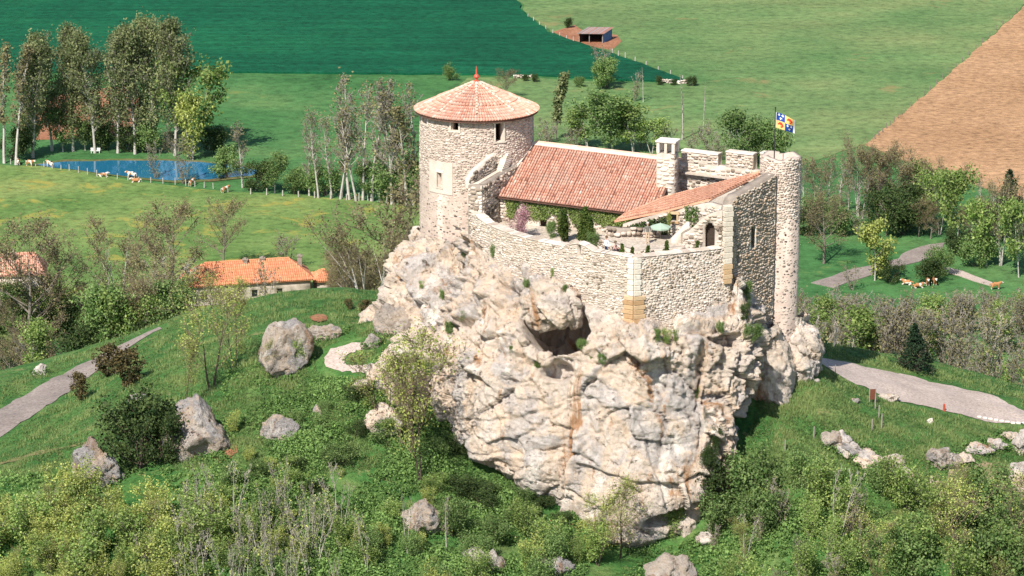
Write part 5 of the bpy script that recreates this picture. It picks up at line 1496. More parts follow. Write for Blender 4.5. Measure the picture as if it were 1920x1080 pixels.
# ---- wood on the right
for px, py, top, kd, lab, w in (
    (1504, 398, 300, 'tall_bare', 'pale bare trunk just right of the turret', 1.2),
    (1555, 400, 296, 'tall_bare', 'slender bare tree at the left of the right-hand wood', 1.2),
    (1575, 402, 300, 'tall_bare', 'bare tree second from the left in the right-hand wood', 1.2),
    (1609, 405, 268, 'bare_multi', 'tall brownish bare tree before the ploughed field corner', .8),
    (1645, 404, 292, 'bare_round', 'brown bare tree below the lower edge of the ploughed field', .9),
    (1690, 408, 300, 'bare_round', 'brownish bare tree in the centre of the right-hand wood', 1.0),
    (1726, 410, 306, 'airy_tree', 'thin greenish tree before the ploughed field', .9),
    (1794, 462, 318, 'airy_tree', 'big leafy tree with white trunks beside the bend of the track', .9),
    (1762, 440, 330, 'airy_tree', 'green tree left of the big leafy one', .9),
    (1852, 498, 372, 'airy_tree', 'leaning pale-trunked tree at the right of the track', .9),
    (1876, 498, 350, 'bare_multi', 'multi-stemmed pale tree near the right edge above the cows', .8),
    (1912, 520, 380, 'airy_tree', 'light green tree cut by the right edge of the picture', .9),
    (1545, 494, 388, 'bare_round', 'dark spreading bare tree with pale trunk right of the turret', 1.15),
    (1640, 526, 424, 'yellow_tree', 'yellow-green bushy tree standing at the track fork', 1.0)):
    plant_px(kd, 'tree', px, py, top, lab, w=w)
plant_px('spruce', 'conifer_tree', 1897, 400, 315, 'dark conifer near the right edge below the ploughed field', w=1.0)
for px, py, top in ((1515, 440, 395), (1530, 420, 380), (1580, 440, 392), (1610, 445, 390), (1660, 442, 385), (1690, 440, 376), (1722, 444, 382), (1745, 448, 396), (1640, 425, 370), (1570, 420, 375), (1820, 470, 400), (1845, 460, 396), (1880, 450, 390), (1910, 470, 396), (1830, 500, 450), (1800, 478, 440), (1700, 430, 360), (1735, 425, 350)):
    k_ = ('dark_bush', 'bush', 'grey_shrub', 'dark_bush', 'bare_round')[(px // 5) % 5]
    plant_px(k_, 'bush' if 'bush' in k_ else 'bare_shrub', px, py, top, {'d': 'dark bush', 'b': 'green bush' if k_ == 'bush' else 'brown bare shrub', 'g': 'grey bare shrub'}[k_[0]] + ' in the undergrowth of the right-hand wood', cat='bush', group='undergrowth of the right-hand wood', w=1.05)
for px, py, top in ((1590, 408, 310), (1628, 406, 300), (1668, 408, 305), (1706, 412, 308), (1530, 398, 305), (1748, 416, 318), (1835, 430, 330), (1865, 430, 340), (1655, 410, 312), (1540, 402, 312), (1617, 410, 318), (1780, 420, 330)):
    plant_px('tall_bare' if px % 2 else 'tall_bare' if px % 4 else 'bare_round', 'bare_tree', px, py, top, 'bare tree among others in the right-hand wood', group='bare trees of the right-hand wood', w=1.1)
plant_px('dark_bush', 'dark_bush', 1738, 528, 488, 'very dark round bush with two cows in its shade', cat='bush', w=1.1)
plant_px('dark_bush', 'dark_bush', 1672, 530, 498, 'dark bush right of the yellow-green bushy tree', cat='bush')
plant_px('bush', 'bush', 1765, 514, 474, 'green bush between track and farm path', cat='bush')
plant_px('grey_shrub', 'bare_shrub', 1598, 545, 498, 'bare shrub at the left end of the track', cat='shrub', w=1.4)
# grey thicket behind the right verge
r = np.random.default_rng(5)
for i in range(120):
    px = r.uniform(1500, 1960); crest = np.interp(px, [1532, 1720, 1920], [640, 672, 728])
    top = 520 + r.uniform(0, 1) * (crest - 545)
    k_ = 'grey_shrub' if i % 9 else 'airy_tree'
    plant_top(k_, 'bare_shrub' if i % 9 else 'green_shrub', px, top, r.uniform(5, 7), ('grey leafless shrub' if i % 9 else 'light green leafing shrub') + ' in the thicket beyond the parking area', 248, 440, cat='shrub', group=('grey' if i % 9 else 'green') + ' shrubs of the thicket on the right', w=1.15)
# ---- wood on the left
for px, d, top, kd, lab, w in (
    (215, 440, 432, 'bare_multi', 'large dark bare tree with fanned pale stems above the two poles', 1.0),
    (312, 452, 412, 'bare_round', 'rounded bare tree left of the orange farmhouse roof', 1.1),
    (415, 476, 394, 'bare_round', 'brownish round bare tree behind the farmhouse roof', .95),
    (540, 478, 440, 'grey_shrub', 'small grey bare shrub behind the farmhouse chimneys', 1.6),
    (735, 440, 384, 'bare_round', 'big olive bare tree touching the left side of the keep', 1.2),
    (700, 430, 420, 'bare_multi', 'lower greyish bare tree left of the big olive one', 1.0),
    (40, 430, 452, 'bare_round', 'hazy bare tree behind the hidden red roof at the left edge', 1.1),
    (110, 440, 470, 'bare_round', 'brown bare tree between the left edge and the fanned one', 1.0),
    (270, 425, 480, 'bare_multi', 'greyish bare tree behind the two poles', .9),
    (490, 446, 496, 'grey_shrub', 'copper-tinged bare shrub in front of the farmhouse roof', .9),
    (332, 440, 492, 'grey_shrub', 'pale bare shrub at the left gable of the farmhouse', 1.6)):
    plant_px(kd, 'bare_tree', px, 0, top, lab, d=d, w=w)
r = np.random.default_rng(6)
for i in range(84):
    px = r.uniform(-30, 318); crest = 712 - px * 0.36
    k_ = ('grey_shrub', 'bush', 'dark_bush', 'leafy_tree', 'bare_round', 'grey_shrub', 'dark_bush', 'bare_round', 'airy_tree')[i % 9]
    H = {'grey_shrub': 5.5, 'bush': 3.6, 'dark_bush': 4.0, 'leafy_tree': 6.5, 'bare_round': 7.5, 'airy_tree': 7}[k_] * r.uniform(.8, 1.15)
    top = crest - 18 - r.uniform(0, 1) ** 0.8 * (crest - 505)
    lab = {'grey_shrub': 'grey bare shrub of the hedgerow beyond the road', 'bush': 'green bush of the hedgerow beyond the road', 'dark_bush': 'dark evergreen bush of the hedgerow beyond the road', 'leafy_tree': 'small leafy tree of the hedgerow beyond the road', 'bare_round': 'round bare tree of the hedgerow beyond the road', 'airy_tree': 'light green tree of the hedgerow beyond the road'}[k_]
    plant_top(k_, 'hedge_shrub' if 'tree' not in lab else 'hedge_tree', px, top, H, lab, 268, 440, cat='shrub' if 'tree' not in lab else 'tree', group=k_.replace('_', ' ') + ' plants in the hedgerow on the left')
for i in range(34):
    px = r.uniform(625, 800); top = r.uniform(440, 528)
    k_ = ('grey_shrub', 'bare_round', 'bare_round')[i % 3]
    plant_top(k_, 'bare_shrub', px, top, r.uniform(5, 7.5), ('grey' if k_[0] == 'g' else 'olive') + ' bare shrub behind the grassy crest left of the crag', 275, 460, cat='shrub', group=('grey' if k_[0] == 'g' else 'olive') + ' shrubs behind the crest')

# ---- on the hill
plant_px('thin_tree', 'young_tree', 398, 728, 556, 'sparse young tree with dark stems on the slope below the farmhouse', w=1.25)
plant_px('thin_tree', 'young_tree', 345, 765, 630, 'thinner sparse young tree left of its taller neighbour', w=.7)
plant_px('thin_tree', 'young_tree', 440, 690, 540, 'light budding young tree in front of the farmhouse gable', w=.9)
plant_px('thin_tree', 'young_tree', 505, 712, 632, 'small yellowish tree before the biggest boulder', w=.8)
plant_px('green_shrub', 'sapling', 558, 690, 640, 'green sapling on the right face of the biggest boulder', cat='shrub', w=.7)
plant_px('young_pine', 'young_pine', 205, 706, 646, 'left bronzed young pine of the pair beside the road')
plant_px('young_pine', 'young_pine', 241, 722, 654, 'right bronzed young pine of the pair beside the road', w=1.1)
plant_px('young_pine', 'young_pine', 150, 752, 699, 'small lone young pine below the road', w=.8)
plant_px('young_pine', 'young_pine', 655, 580, 560, 'tiny left sapling on the grassy crest', cat='sapling')
plant_px('young_pine', 'young_pine', 686, 590, 562, 'tiny right sapling on the grassy crest', cat='sapling')
plant_px('spruce', 'spruce_tree', 1720, 698, 603, 'dark green young spruce beyond the gravel parking area')
plant_px('thin_tree', 'bare_tree', 795, 915, 640, 'bare reddish-trunked tree standing against the left foot of the crag', cat='tree', w=.75)
plant_px('thin_tree', 'bare_tree', 770, 850, 625, 'olive budding tree leaning on the left rocks of the crag', w=1.3)
plant_px('thin_tree', 'bare_tree', 720, 800, 655, 'tangled reddish shrub tree below the left ledges', w=1.2)
plant_px('thin_tree', 'young_tree', 1162, 1046, 888, 'budding yellowish young tree at the bottom foot of the crag', w=1.0)
plant_px('thin_tree', 'young_tree', 1120, 1060, 930, 'lower budding shrub left of the tree at the crag foot', w=1.0)
plant_px('dark_bush', 'ivy_bush', 262, 882, 775, 'big dark ivy bush beside the grey rock spire', cat='bush', w=1.15)
plant_px('dark_bush', 'ivy_bush', 298, 870, 790, 'second dark ivy mass between the big one and the mossy boulder', cat='bush', w=.8)
plant_px('dark_bush', 'ivy_bush', 1335, 955, 868, 'dark ivy hanging at the lower right of the crag', cat='bush', w=.75)
plant_px('green_shrub', 'green_shrub', 1268, 1010, 965, 'fresh green shrub at the overhang below the crag', cat='shrub', w=1.2)
plant_px('bush', 'bush', 1385, 700, 668, 'dark bush in the cleft right of the crag', cat='bush')
# yellow-green thicket at the lower left, saplings, shrubs
r = np.random.default_rng(8)
n_ = 0
while n_ < 75:
    px = r.uniform(-30, 420); py = r.uniform(930, 1150)
    if py < 958 + abs(px - 190) * .03 or py < 950 + (px - 200) * 0.12: continue
    g = hit(px, py); n_ += 1
    q_ = r.random(); k_ = 'spring_shrub' if q_ < .58 - px / 1500 else 'green_shrub' if q_ < .78 else 'thin_tree' if q_ < .92 else 'grey_shrub'
    nm_ = {'spring_shrub': 'yellow-green leafing shrub', 'green_shrub': 'fresh green shrub', 'thin_tree': 'sparse budding shrub', 'grey_shrub': 'bare grey shrub'}[k_]
    plant(k_, nm_.split()[-2] + '_shrub' if False else 'thicket_shrub', g, r.uniform(1.6, 3.6), nm_ + ' in the thicket at the lower left', cat='shrub', group=nm_ + 's of the thicket at the lower left', w=r.uniform(.8, 1.3))
n_ = 0
while n_ < 46:
    px = r.uniform(330, 720); py = r.uniform(960, 1150)
    if py < 960 + abs(px - 480) * 0.16: continue
    g = hit(px, py); n_ += 1
    plant('sapling', 'sapling_tree', g, r.uniform(3.5, 6.0), 'thin grey sapling of the thicket below the slope', cat='tree', group='grey saplings at the bottom', w=r.uniform(.7, 1.2))
n_ = 0
while n_ < 40:
    px = r.uniform(400, 1120); py = r.uniform(1000, 1150)
    g = hit(px, py); n_ += 1
    k_ = ('green_shrub', 'spring_shrub', 'bush')[n_ % 3]; nm_ = {'green_shrub': 'fresh green shrub', 'spring_shrub': 'yellow-green shrub', 'bush': 'dense green bush'}[k_]
    plant(k_, 'slope_shrub', g, r.uniform(1.2, 2.6), nm_ + ' along the bottom of the slope', cat='shrub', group=nm_ + ' plants along the bottom of the slope', w=r.uniform(.8, 1.2))
n_ = 0
while n_ < 56:
    px = r.uniform(1330, 1960); py = r.uniform(900, 1150)
    if py < 915 + max(0, 1500 - px) * 0.25 + (70 if 1700 < px else 0): continue
    g = hit(px, py); n_ += 1
    k_ = ('green_shrub', 'sapling', 'grey_shrub', 'thin_tree', 'bush', 'green_shrub')[n_ % 6]
    nm_ = {'green_shrub': 'fresh green shrub', 'sapling': 'thin sapling', 'thin_tree': 'sparse budding shrub', 'bush': 'dense green bush', 'grey_shrub': 'bare grey shrub'}[k_]
    plant(k_, 'sapling_tree' if k_ == 'sapling' else 'scrub_shrub', g, r.uniform(1.8, 3.8), nm_ + ' of the scrub at the lower right', cat='tree' if k_ == 'sapling' else 'shrub', group=nm_ + ' plants of the scrub at the lower right', w=r.uniform(.8, 1.2))
for px, py, top, lab in ((1562, 1035, 880, 'pale forked sapling standing tall in the lower right scrub'), (1785, 1080, 905, 'bare tree with a pale forked trunk near the lower right corner'), (1500 + 280, 1000, 880, 'grey bare tree below the rock terrace on the right'), (1895, 1078, 890, 'twiggy bare tree at the lower right corner'), (1640, 1085, 960, 'thin bare tree left of the pale forked trunk')):
    plant_px('thin_tree' if px > 1600 else 'sapling', 'bare_tree', px, py, top, lab, w=1.1)
for px, py, top, lab in ((764, 1040, 930, 'lone thin pale trunk left of the dark boulder'), (836, 1040, 930, 'lone thin pale trunk right of the dark boulder')):
    plant_px('sapling', 'sapling_tree', px, py, top, lab, w=.7)

# ---- ground cover: leafy undergrowth on the slope and grass tufts on the hill
def scatter_px(n, poly, r):
    xs = np.array([p[0] for p in poly]); ys = np.array([p[1] for p in poly])
    out = []
    while len(out) < n:
        x, y = r.uniform(xs.min(), xs.max()), r.uniform(ys.min(), ys.max())
        c = False
        for (x0, y0), (x1, y1) in zip(poly, poly[1:] + poly[:1]):
            if (y0 > y) != (y1 > y) and x < (x1 - x0) * (y - y0) / (y1 - y0) + x0: c = not c
        if c: out.append((x, y))
    return out
def ground_many(pp):
    """many sight lines at once"""
    px = np.array([p[0] for p in pp]); py = np.array([p[1] for p in pp])
    b = (540.0 - py) / FPX; den = CP + b * SP
    kx = (px - 960) / FPX / den; kz = (-SP + b * CP) / den
    lo = np.full(len(pp), 170.0); found = np.zeros(len(pp), bool); d = np.full(len(pp), 170.0)
    for dd in np.arange(185, 275, 1.5):
        m = ~found
        if not m.any(): break
        z = CAM_Z + dd * kz[m]; h = height(dd * kx[m], np.full(m.sum(), dd + CAM_Y))
        hitm = z <= h
        idx_ = np.where(m)[0][hitm]
        found[idx_] = True; d[idx_] = dd
    for _ in range(1):
        a, b_ = d - 1.5, d.copy()
        for _ in range(6):
            mid = (a + b_) / 2
            under = CAM_Z + mid * kz <= height(mid * kx, mid + CAM_Y)
            b_ = np.where(under, mid, b_); a = np.where(under, a, mid)
        d = (a + b_) / 2
    x, y = d * kx, d + CAM_Y
    return np.stack([x, y, height(x, y)], 1)[found]
r = np.random.default_rng(14)
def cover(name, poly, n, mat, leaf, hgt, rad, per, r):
    g = ground_many(scatter_px(n, poly, r))
    big = np.array([noise.noise(Vector((p[0] * .22, p[1] * .22, 4.0))) for p in g])
    keep_ = big > -0.28
    g, big = g[keep_], big[keep_]
    hh = hgt * np.clip(0.55 + big * 1.4, .2, 1.8) * r.uniform(.5, 1.4, len(g))
    c = np.repeat(g, per, 0); H_ = np.repeat(hh, per)
    q = r.normal(size=(len(c), 3)); q /= np.linalg.norm(q, axis=1, keepdims=True)
    q[:, 2] = np.abs(q[:, 2])
    c = c + q * np.stack([np.repeat(hh, per) * rad, np.repeat(hh, per) * rad, H_], 1)
    V, F = leaves_np(c, leaf * np.repeat(r.choice([.55, .75, 1.0, 1.35], len(g)), per), r, .6)
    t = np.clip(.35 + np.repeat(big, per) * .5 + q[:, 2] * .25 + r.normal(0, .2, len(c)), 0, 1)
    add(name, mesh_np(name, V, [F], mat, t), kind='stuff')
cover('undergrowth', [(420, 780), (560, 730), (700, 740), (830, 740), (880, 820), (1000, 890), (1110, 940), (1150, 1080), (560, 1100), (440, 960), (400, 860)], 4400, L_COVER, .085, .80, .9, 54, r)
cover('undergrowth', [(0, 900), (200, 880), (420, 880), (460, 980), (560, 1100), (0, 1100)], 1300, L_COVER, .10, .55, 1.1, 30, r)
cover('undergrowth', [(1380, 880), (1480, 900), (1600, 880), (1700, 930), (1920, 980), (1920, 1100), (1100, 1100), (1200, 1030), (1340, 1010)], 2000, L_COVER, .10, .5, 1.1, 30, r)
cover('undergrowth', [(420, 700), (550, 650), (590, 706), (690, 722), (700, 740), (560, 740), (420, 790)], 380, L_COVER, .09, .35, 1.3, 24, r)
n_ = 0
while n_ < 60:
    px = r.uniform(420, 1120); py = r.uniform(720, 1020)
    if py < 740 + max(0, px - 700) * .62 or (px < 560 and py < 800): continue
    n_ += 1; k_ = ('bush', 'green_shrub', 'bush', 'dark_bush', 'spring_shrub')[n_ % 5]
    nm_ = {'bush': 'low rounded green bush', 'green_shrub': 'loose light green shrub', 'dark_bush': 'low dark bush', 'spring_shrub': 'low yellow-green shrub'}[k_]
    plant(k_, 'slope_shrub', hit(px, py), r.uniform(.6, 1.5), nm_ + ' on the leafy slope left of the crag', cat='shrub', group=nm_ + ' plants on the leafy slope', w=r.uniform(1.0, 1.6))
# grass tufts
g = np.concatenate([ground_many(scatter_px(22000, [(0, 720), (190, 640), (350, 590), (480, 545), (740, 545), (760, 700), (840, 850), (600, 900), (400, 880), (0, 900)], r)),
                    ground_many(scatter_px(19000, [(1400, 640), (1540, 640), (1920, 720), (1920, 1000), (1350, 1000), (1420, 760)], r))])
def in_strip(p, pts_a): return False
n = len(g); per = 5
c = np.repeat(g, per, 0) + np.concatenate([r.normal(0, .10, (n * per, 2)), np.zeros((n * per, 1))], 1)
clump = np.array([noise.noise(Vector((p[0] * .5, p[1] * .5, 1.0))) for p in g])
h_ = np.repeat(np.clip(.20 + clump * .22, .05, .5), per) * r.uniform(.6, 1.4, n * per)
a = r.uniform(0, 6.28, n * per); wv = np.stack([np.cos(a), np.sin(a), 0 * a], 1) * (.035)
tipv = c + np.stack([r.normal(0, .08, n * per), r.normal(0, .08, n * per), h_], 1)
V = np.stack([c - wv, c + wv, tipv], 1).reshape(-1, 3)
gf = np.arange(n * per * 3).reshape(-1, 3)
# leave the roads and paths bare
road_xy = []
for nm in ('road', 'parking_area', 'path'):
    o = bpy.data.objects[nm]
    w_ = np.empty(len(o.data.vertices) * 3, np.float32); o.data.vertices.foreach_get('co', w_); road_xy.append(w_.reshape(-1, 3)[:, :2])
road_xy = np.concatenate(road_xy)
ok = np.ones(n, bool)
for i0 in range(0, n, 4000):
    dd = ((g[i0:i0 + 4000, None, :2] - road_xy[None]) ** 2).sum(2).min(1)
    ok[i0:i0 + 4000] = dd > .55
okf = np.repeat(ok, per)
gf = gf[okf]
tt = np.clip(np.repeat(.5 + clump, per) + r.normal(0, .2, n * per), 0, 1)[okf]
add('grass', mesh_np('grass', V, [gf], L_GRASS, tt), kind='stuff')

# ================================================================== OBJECTS
import bmesh
def at_z(px, py, z):
    d = (CAM_Z - z) / -slope(py)
    return P(px, py, d + CAM_Y)

# ---- boulders and outcrops
FEET = []
def boulder(px, py, wpx, hpx, label, seed, mat=ROCK_G, depth=0.8, name='boulder', base=None, cat='rock', tilt=0.0, sub=5, group=None):
    """(px, py): the middle of its foot in the photo; size in photo pixels"""
    g = hit(px, py) if base is None else base
    k_ = 5290.0 / (g.y - CAM_Y)
    sx, sz = wpx / k_ / 2, hpx / k_ / 0.966 / 2
    sy = sx * depth
    bm = bmesh.new(); bmesh.ops.create_icosphere(bm, subdivisions=sub, radius=1.0)
    r_ = random.Random(seed)
    planes = []
    for i in range(9):
        n_ = Vector((r_.uniform(-1, 1), r_.uniform(-1, 1), r_.uniform(-.4, 1))).normalized(); planes.append((n_, r_.uniform(.50, .85)))
    off = Vector((seed * 3.7, seed * 1.3, 0))
    S = max(sx, sz)
    for v in bm.verts:
        p = v.co.copy()
        for n_, d_ in planes:
            t_ = p.dot(n_)
            if t_ > d_: p -= n_ * (t_ - d_)
        p *= 1.25
        w = Vector((p.x * sx, p.y * sy, p.z * sz))
        dsp = noise.fractal(w * (1.2 / max(S, .6)) + off, .9, 2.1, 4) * .16 * S
        dd, pt = noise.voronoi(w * (1.7 / max(S ** .6, .5)) + off)
        dsp += (noise.cell(pt[0] * 7.7) - .5) * .07 * S ** .7 - .06 * S ** .5 * max(0, 1 - (dd[1] - dd[0]) / .08)
        dsp += noise.fractal(w * 3.2 + off, .7, 2.2, 4) * .085 + (noise.ridged_multi_fractal(w * .9 + off, .8, 2.2, 5, 1.0, 2.0) - 1) * .07 * S ** .6
        v.co = w + p.normalized() * dsp
    ct, sn_ = math.cos(tilt), math.sin(tilt)
    for v in bm.verts:
        x, z_ = v.co.x, v.co.z; v.co.x = x * ct - z_ * sn_; v.co.z = x * sn_ + z_ * ct
    me = bpy.data.meshes.new(name); bm.to_mesh(me); bm.free()
    me.polygons.foreach_set('use_smooth', np.ones(len(me.polygons), bool)); me.materials.append(mat)
    o = add(name, me, loc=(g.x, g.y, g.z + sz * .60))
    FEET.append((g.x, g.y, sx, sy, seed))
    return tag(o, label, cat, group)
boulder(522, 688, 108, 108, 'biggest grey boulder standing on the slope below the farmhouse', 1)
boulder(618, 632, 62, 30, 'flat slab-like boulder right behind the biggest grey one', 2, depth=.6)
boulder(372, 838, 112, 106, 'mossy rounded boulder right of the dark ivy bushes', 3)
boulder(525, 816, 66, 48, 'low smooth boulder alone in the leafy slope', 4, depth=1.1, tilt=.25)
boulder(186, 905, 84, 100, 'pointed grey rock spire left of the dark ivy bush', 5, depth=.7)
boulder(794, 985, 80, 62, 'dark grey boulder between two lone thin trunks', 6)
boulder(1245, 1090, 100, 60, 'flat-topped grey boulder cut by the bottom edge', 7)
boulder(75, 702, 30, 22, 'small pale boulder on the verge beyond the road', 8, mat=ROCK, sub=4)
boulder(697, 648, 32, 28, 'small boulder where the curved path meets the crag', 9, sub=4)
boulder(597, 780, 18, 26, 'small upright brown stone in the leafy slope', 10, sub=4)
boulder(568, 810, 12, 10, 'tiny pale stone right of the low smooth boulder', 11, sub=3)
boulder(258, 748, 40, 14, 'narrow pale slab peeping above the dark ivy bush', 12, sub=4)
boulder(885, 1052, 44, 34, 'crumbling pale rock heap at the bottom left of the crag', 13, mat=ROCK, sub=4)
boulder(925, 1068, 40, 50, 'broken brownish rock beside the crumbling pale heap', 14, sub=4)
boulder(1050, 1072, 80, 34, 'long low rock on the slope under the terracotta rubble', 15, sub=4)
boulder(1319, 1016, 40, 20, 'loose whitish block below the overhang of the crag', 16, mat=ROCK, sub=4)
boulder(1180, 1012, 90, 50, 'rock shelf behind the yellowish tree at the crag foot', 17, mat=ROCK)
r_ = random.Random(14)
for i in range(20):
    t_ = (i + .5) / 20; px = np.interp(t_, [0, .4, .65, 1], [1566, 1618, 1650, 1702]) + r_.uniform(-9, 9); py = np.interp(t_, [0, .4, .65, 1], [828, 862, 884, 893]) + r_.uniform(-12, 12) * (1 if t_ > .5 else .7)
    boulder(px, py, r_.uniform(24, 50), r_.uniform(16, 34), 'rough rock of the ragged band under the parking area', 30 + i, mat=ROCK if i % 3 else ROCK_G, name='rock_outcrop', sub=4, tilt=-.35, group='ragged rock band under the parking area')
for i, (px, py, w, h, lab) in enumerate(((1762, 872, 40, 48, 'steep grey outcrop left of the bare terrace'), (1782, 870, 36, 34, 'grey rock joined to the right of the steep outcrop'), (1808, 866, 40, 18, 'low whitish slab right of the steep outcrop'), (1836, 846, 50, 18, 'pale flat ledge above the bare terrace'), (1866, 838, 46, 16, 'second pale ledge above the bare terrace'), (1895, 822, 44, 18, 'whitish ledge at the upper right of the terrace'), (1914, 850, 34, 60, 'upright pale rock at the right edge above the rock face'), (1916, 918, 52, 80, 'tall rough rock face cut by the right edge'))):
    boulder(px, py, w, h, lab, 54 + i, mat=ROCK_G if i < 2 else ROCK, name='rock_outcrop')
r_ = random.Random(4)
for i in range(26):        # band of tumbled stones below the terrace
    t_ = i / 25; px = np.interp(t_, [0, .3, .7, 1], [1748, 1775, 1830, 1858]) + r_.uniform(-6, 6); py = np.interp(t_, [0, .3, .7, 1], [908, 945, 958, 985]) + r_.uniform(-8, 8)
    boulder(px, py, r_.uniform(14, 30), r_.uniform(10, 20), 'tumbled stone in the curved band below the right-hand terrace', 60 + i, mat=ROCK, name='stone', cat='stone', sub=3, group='tumbled stones of the terrace band')
ribbon('bare_terrace', [(1780, 880), (1830, 870), (1880, 868), (1925, 880)], [(1775, 905), (1815, 935), (1860, 948), (1925, 940)], m_ground('dry_earth', ((0.27, 0.20, 0.115), (0.34, 0.26, 0.165), (0.16, 0.17, 0.07)), scale=.5, fine=3), n=20, cross=8, jitter=.3)
# left ledges under the keep: a diagonal stair of rocks
for i, (px, py, w, h, lab) in enumerate(((678, 730, 48, 24, 'lowest pale ledge rock beside the curved path'), (712, 706, 56, 34, 'ledge rock second from the bottom left of the crag'), (742, 680, 72, 40, 'ledge rock in the middle of the diagonal ledges'), (785, 655, 70, 44, 'ledge rock near the top of the diagonal ledges'), (822, 632, 60, 50, 'topmost ledge rock under the keep'), (740, 620, 64, 62, 'large smooth grey rock low on the left shoulder of the crag'), (720, 800, 70, 60, 'half-hidden grey rock under the tangled shrub tree'), (760, 750, 90, 90, 'grey rock buttress behind the olive budding tree'))):
    boulder(px, py, w, h, lab, 100 + i, mat=ROCK if i != 5 else ROCK_G, name='ledge_rock', tilt=.35 if i < 5 else 0)
for i in range(16):
    boulder(1060 + r_.uniform(-26, 26), 985 + r_.uniform(-14, 8), r_.uniform(7, 14), r_.uniform(6, 10), 'terracotta rubble stone in the heap at the crag foot', 130 + i, mat=S_TERRA if 'S_TERRA' in globals() else m_plain('terracotta_rubble', (.50, .24, .16)) if i == 0 else bpy.data.materials['terracotta_rubble'], name='rubble_stone', cat='stone', sub=3, group='terracotta rubble heap')

# grass and leaves crowding the foot of every boulder
r = np.random.default_rng(77)
cs_ = []
for x, y, sx, sy, sd in FEET:
    n_ = int(120 + 260 * sx)
    a_ = r.uniform(0, 6.283, n_); q_ = r.uniform(.85, 1.35, n_)
    cs_.append(np.stack([x + np.cos(a_) * sx * q_, y + np.sin(a_) * sy * q_ - .05, 0 * a_], 1))
cs_ = np.concatenate(cs_)
cs_[:, 2] = height(cs_[:, 0], cs_[:, 1]) + r.uniform(0, .55, len(cs_)) ** 1.0
V, F = leaves_np(cs_, np.full(len(cs_), .09), r, .4)
add('weeds', mesh_np('weeds', V, [F], L_COVER, r.uniform(0, 1, len(cs_))), kind='stuff')

# ---- far buildings
def hip_house(o, u, L, D, wall_h, rise, hip, parent, mat_wall, mat_tile, zb, over=.45, name='roof'):
    u = np.array(u, float); u /= np.linalg.norm(u); v = np.array([-u[1], u[0]])
    f = lambda a, b, z: (o[0] + u[0] * a + v[0] * b, o[1] + u[1] * a + v[1] * b, z)
    w = Wall([f(0, 0, 0)[:2], f(L, 0, 0)[:2], f(L, D, 0)[:2], f(0, D, 0)[:2]], closed=True)
    ops = [(a, a + .95, zb + 1.0, zb + 2.2) for a in np.arange(2.2, L - 2, 4.1)]
    w.shell('wall', zb - .5, zb + wall_h, .4, mat_wall, parent, ops, ds=2.0)
    for q in ops:
        mb = MB(); a, b = w.at(q[0], q[2], -.2), w.at(q[1], q[2], -.2); mb.poly([a, b, (b[0], b[1], q[3]), (a[0], a[1], q[3])]); mb.build('window', SHADOWGLASS, parent)
        mb = MB(); mb.hexa([w.at(q[0] - .1, q[2] - .12, .1), w.at(q[1] + .1, q[2] - .12, .1), w.at(q[1] + .1, q[2] - .12, 0), w.at(q[0] - .1, q[2] - .12, 0)], [w.at(q[0] - .1, q[2], .1), w.at(q[1] + .1, q[2], .1), w.at(q[1] + .1, q[2], 0), w.at(q[0] - .1, q[2], 0)]); mb.build('window_sill', RENDER, parent)
    rf = empty(name, (0, 0, 0)); rf.parent = parent; rf.matrix_parent_inverse = Matrix.Translation(-Vector(parent.location))
    ze, zr = zb + wall_h, zb + wall_h + rise
    A, B, C_, D_ = f(-over, -over, ze), f(L + over, -over, ze), f(L + over, D + over, ze), f(-over, D + over, ze)
    R0, R1 = f(hip, D / 2, zr), f(L - hip, D / 2, zr)
    mb = MB()
    for q in ((A, B, R1, R0), (B, C_, R1), (C_, D_, R0, R1), (D_, A, R0)): mb.poly(q)
    mb.poly([(p[0], p[1], p[2] - .15) for p in (D_, C_, B, A)])
    for p, q in ((A, B), (B, C_), (C_, D_), (D_, A)): mb.poly([(p[0], p[1], p[2] - .15), (q[0], q[1], q[2] - .15), q, p])
    mb.build('roof_deck', mat_tile, rf)
    # front slope tiles
    run = D / 2 + over; sl_ = math.hypot(run, rise)
    ud = np.array([u[0], u[1], 0]); vd = np.array([v[0] * run, v[1] * run, rise]) / sl_; up = np.cross(ud, vd)
    lim = lambda q: ((hip + over) * q / sl_ + .05, L + 2 * over - (hip + over) * q / sl_ - .05)
    tiled_plane(np.array(A), ud, vd, up, lim, sl_, mat_tile, rf, col=.34, course=.6, seed=int(L * 7))
    # left hip tiles
    runh = hip + over; slh = math.hypot(runh, rise)
    ud2 = np.array([-v[0], -v[1], 0]); vd2 = np.array([u[0] * runh, u[1] * runh, rise]) / slh
    W_ = D + 2 * over
    tiled_plane(np.array(D_), ud2, vd2, np.cross(ud2, vd2), lambda q: (W_ / 2 * q / slh + .05, W_ - W_ / 2 * q / slh - .05), slh, mat_tile, rf, col=.34, course=.6, seed=int(L * 9))
    mb = MB(); mb.tube(np.array(R0) + np.array([0, 0, .02]), np.array(R1) + np.array([0, 0, .02]), .16, .16, 7); mb.build('ridge_tile', mat_tile, rf)
    return f
TILE_ORANGE = m_stone('orange_tile', [(0.0, (0.50, 0.185, 0.09)), (0.5, (0.62, 0.245, 0.125)), (1.0, (0.68, 0.31, 0.17))], fine=1.5, bump=0.01)
farm = empty('farmhouse', (-43, 238, FLOOR), 'long low farmhouse with an orange hipped tile roof and grey chimneys', 'house')
fL = P(352, 548, 233); fR = P(500, 530, 236.5)
ang_u = np.array([1.0, 0.24])
ff = hip_house((fL.x, 233.5), ang_u, 20.4, 7.2, 3.5, 2.8, 3.2, farm, MORTAR, TILE_ORANGE, FLOOR)
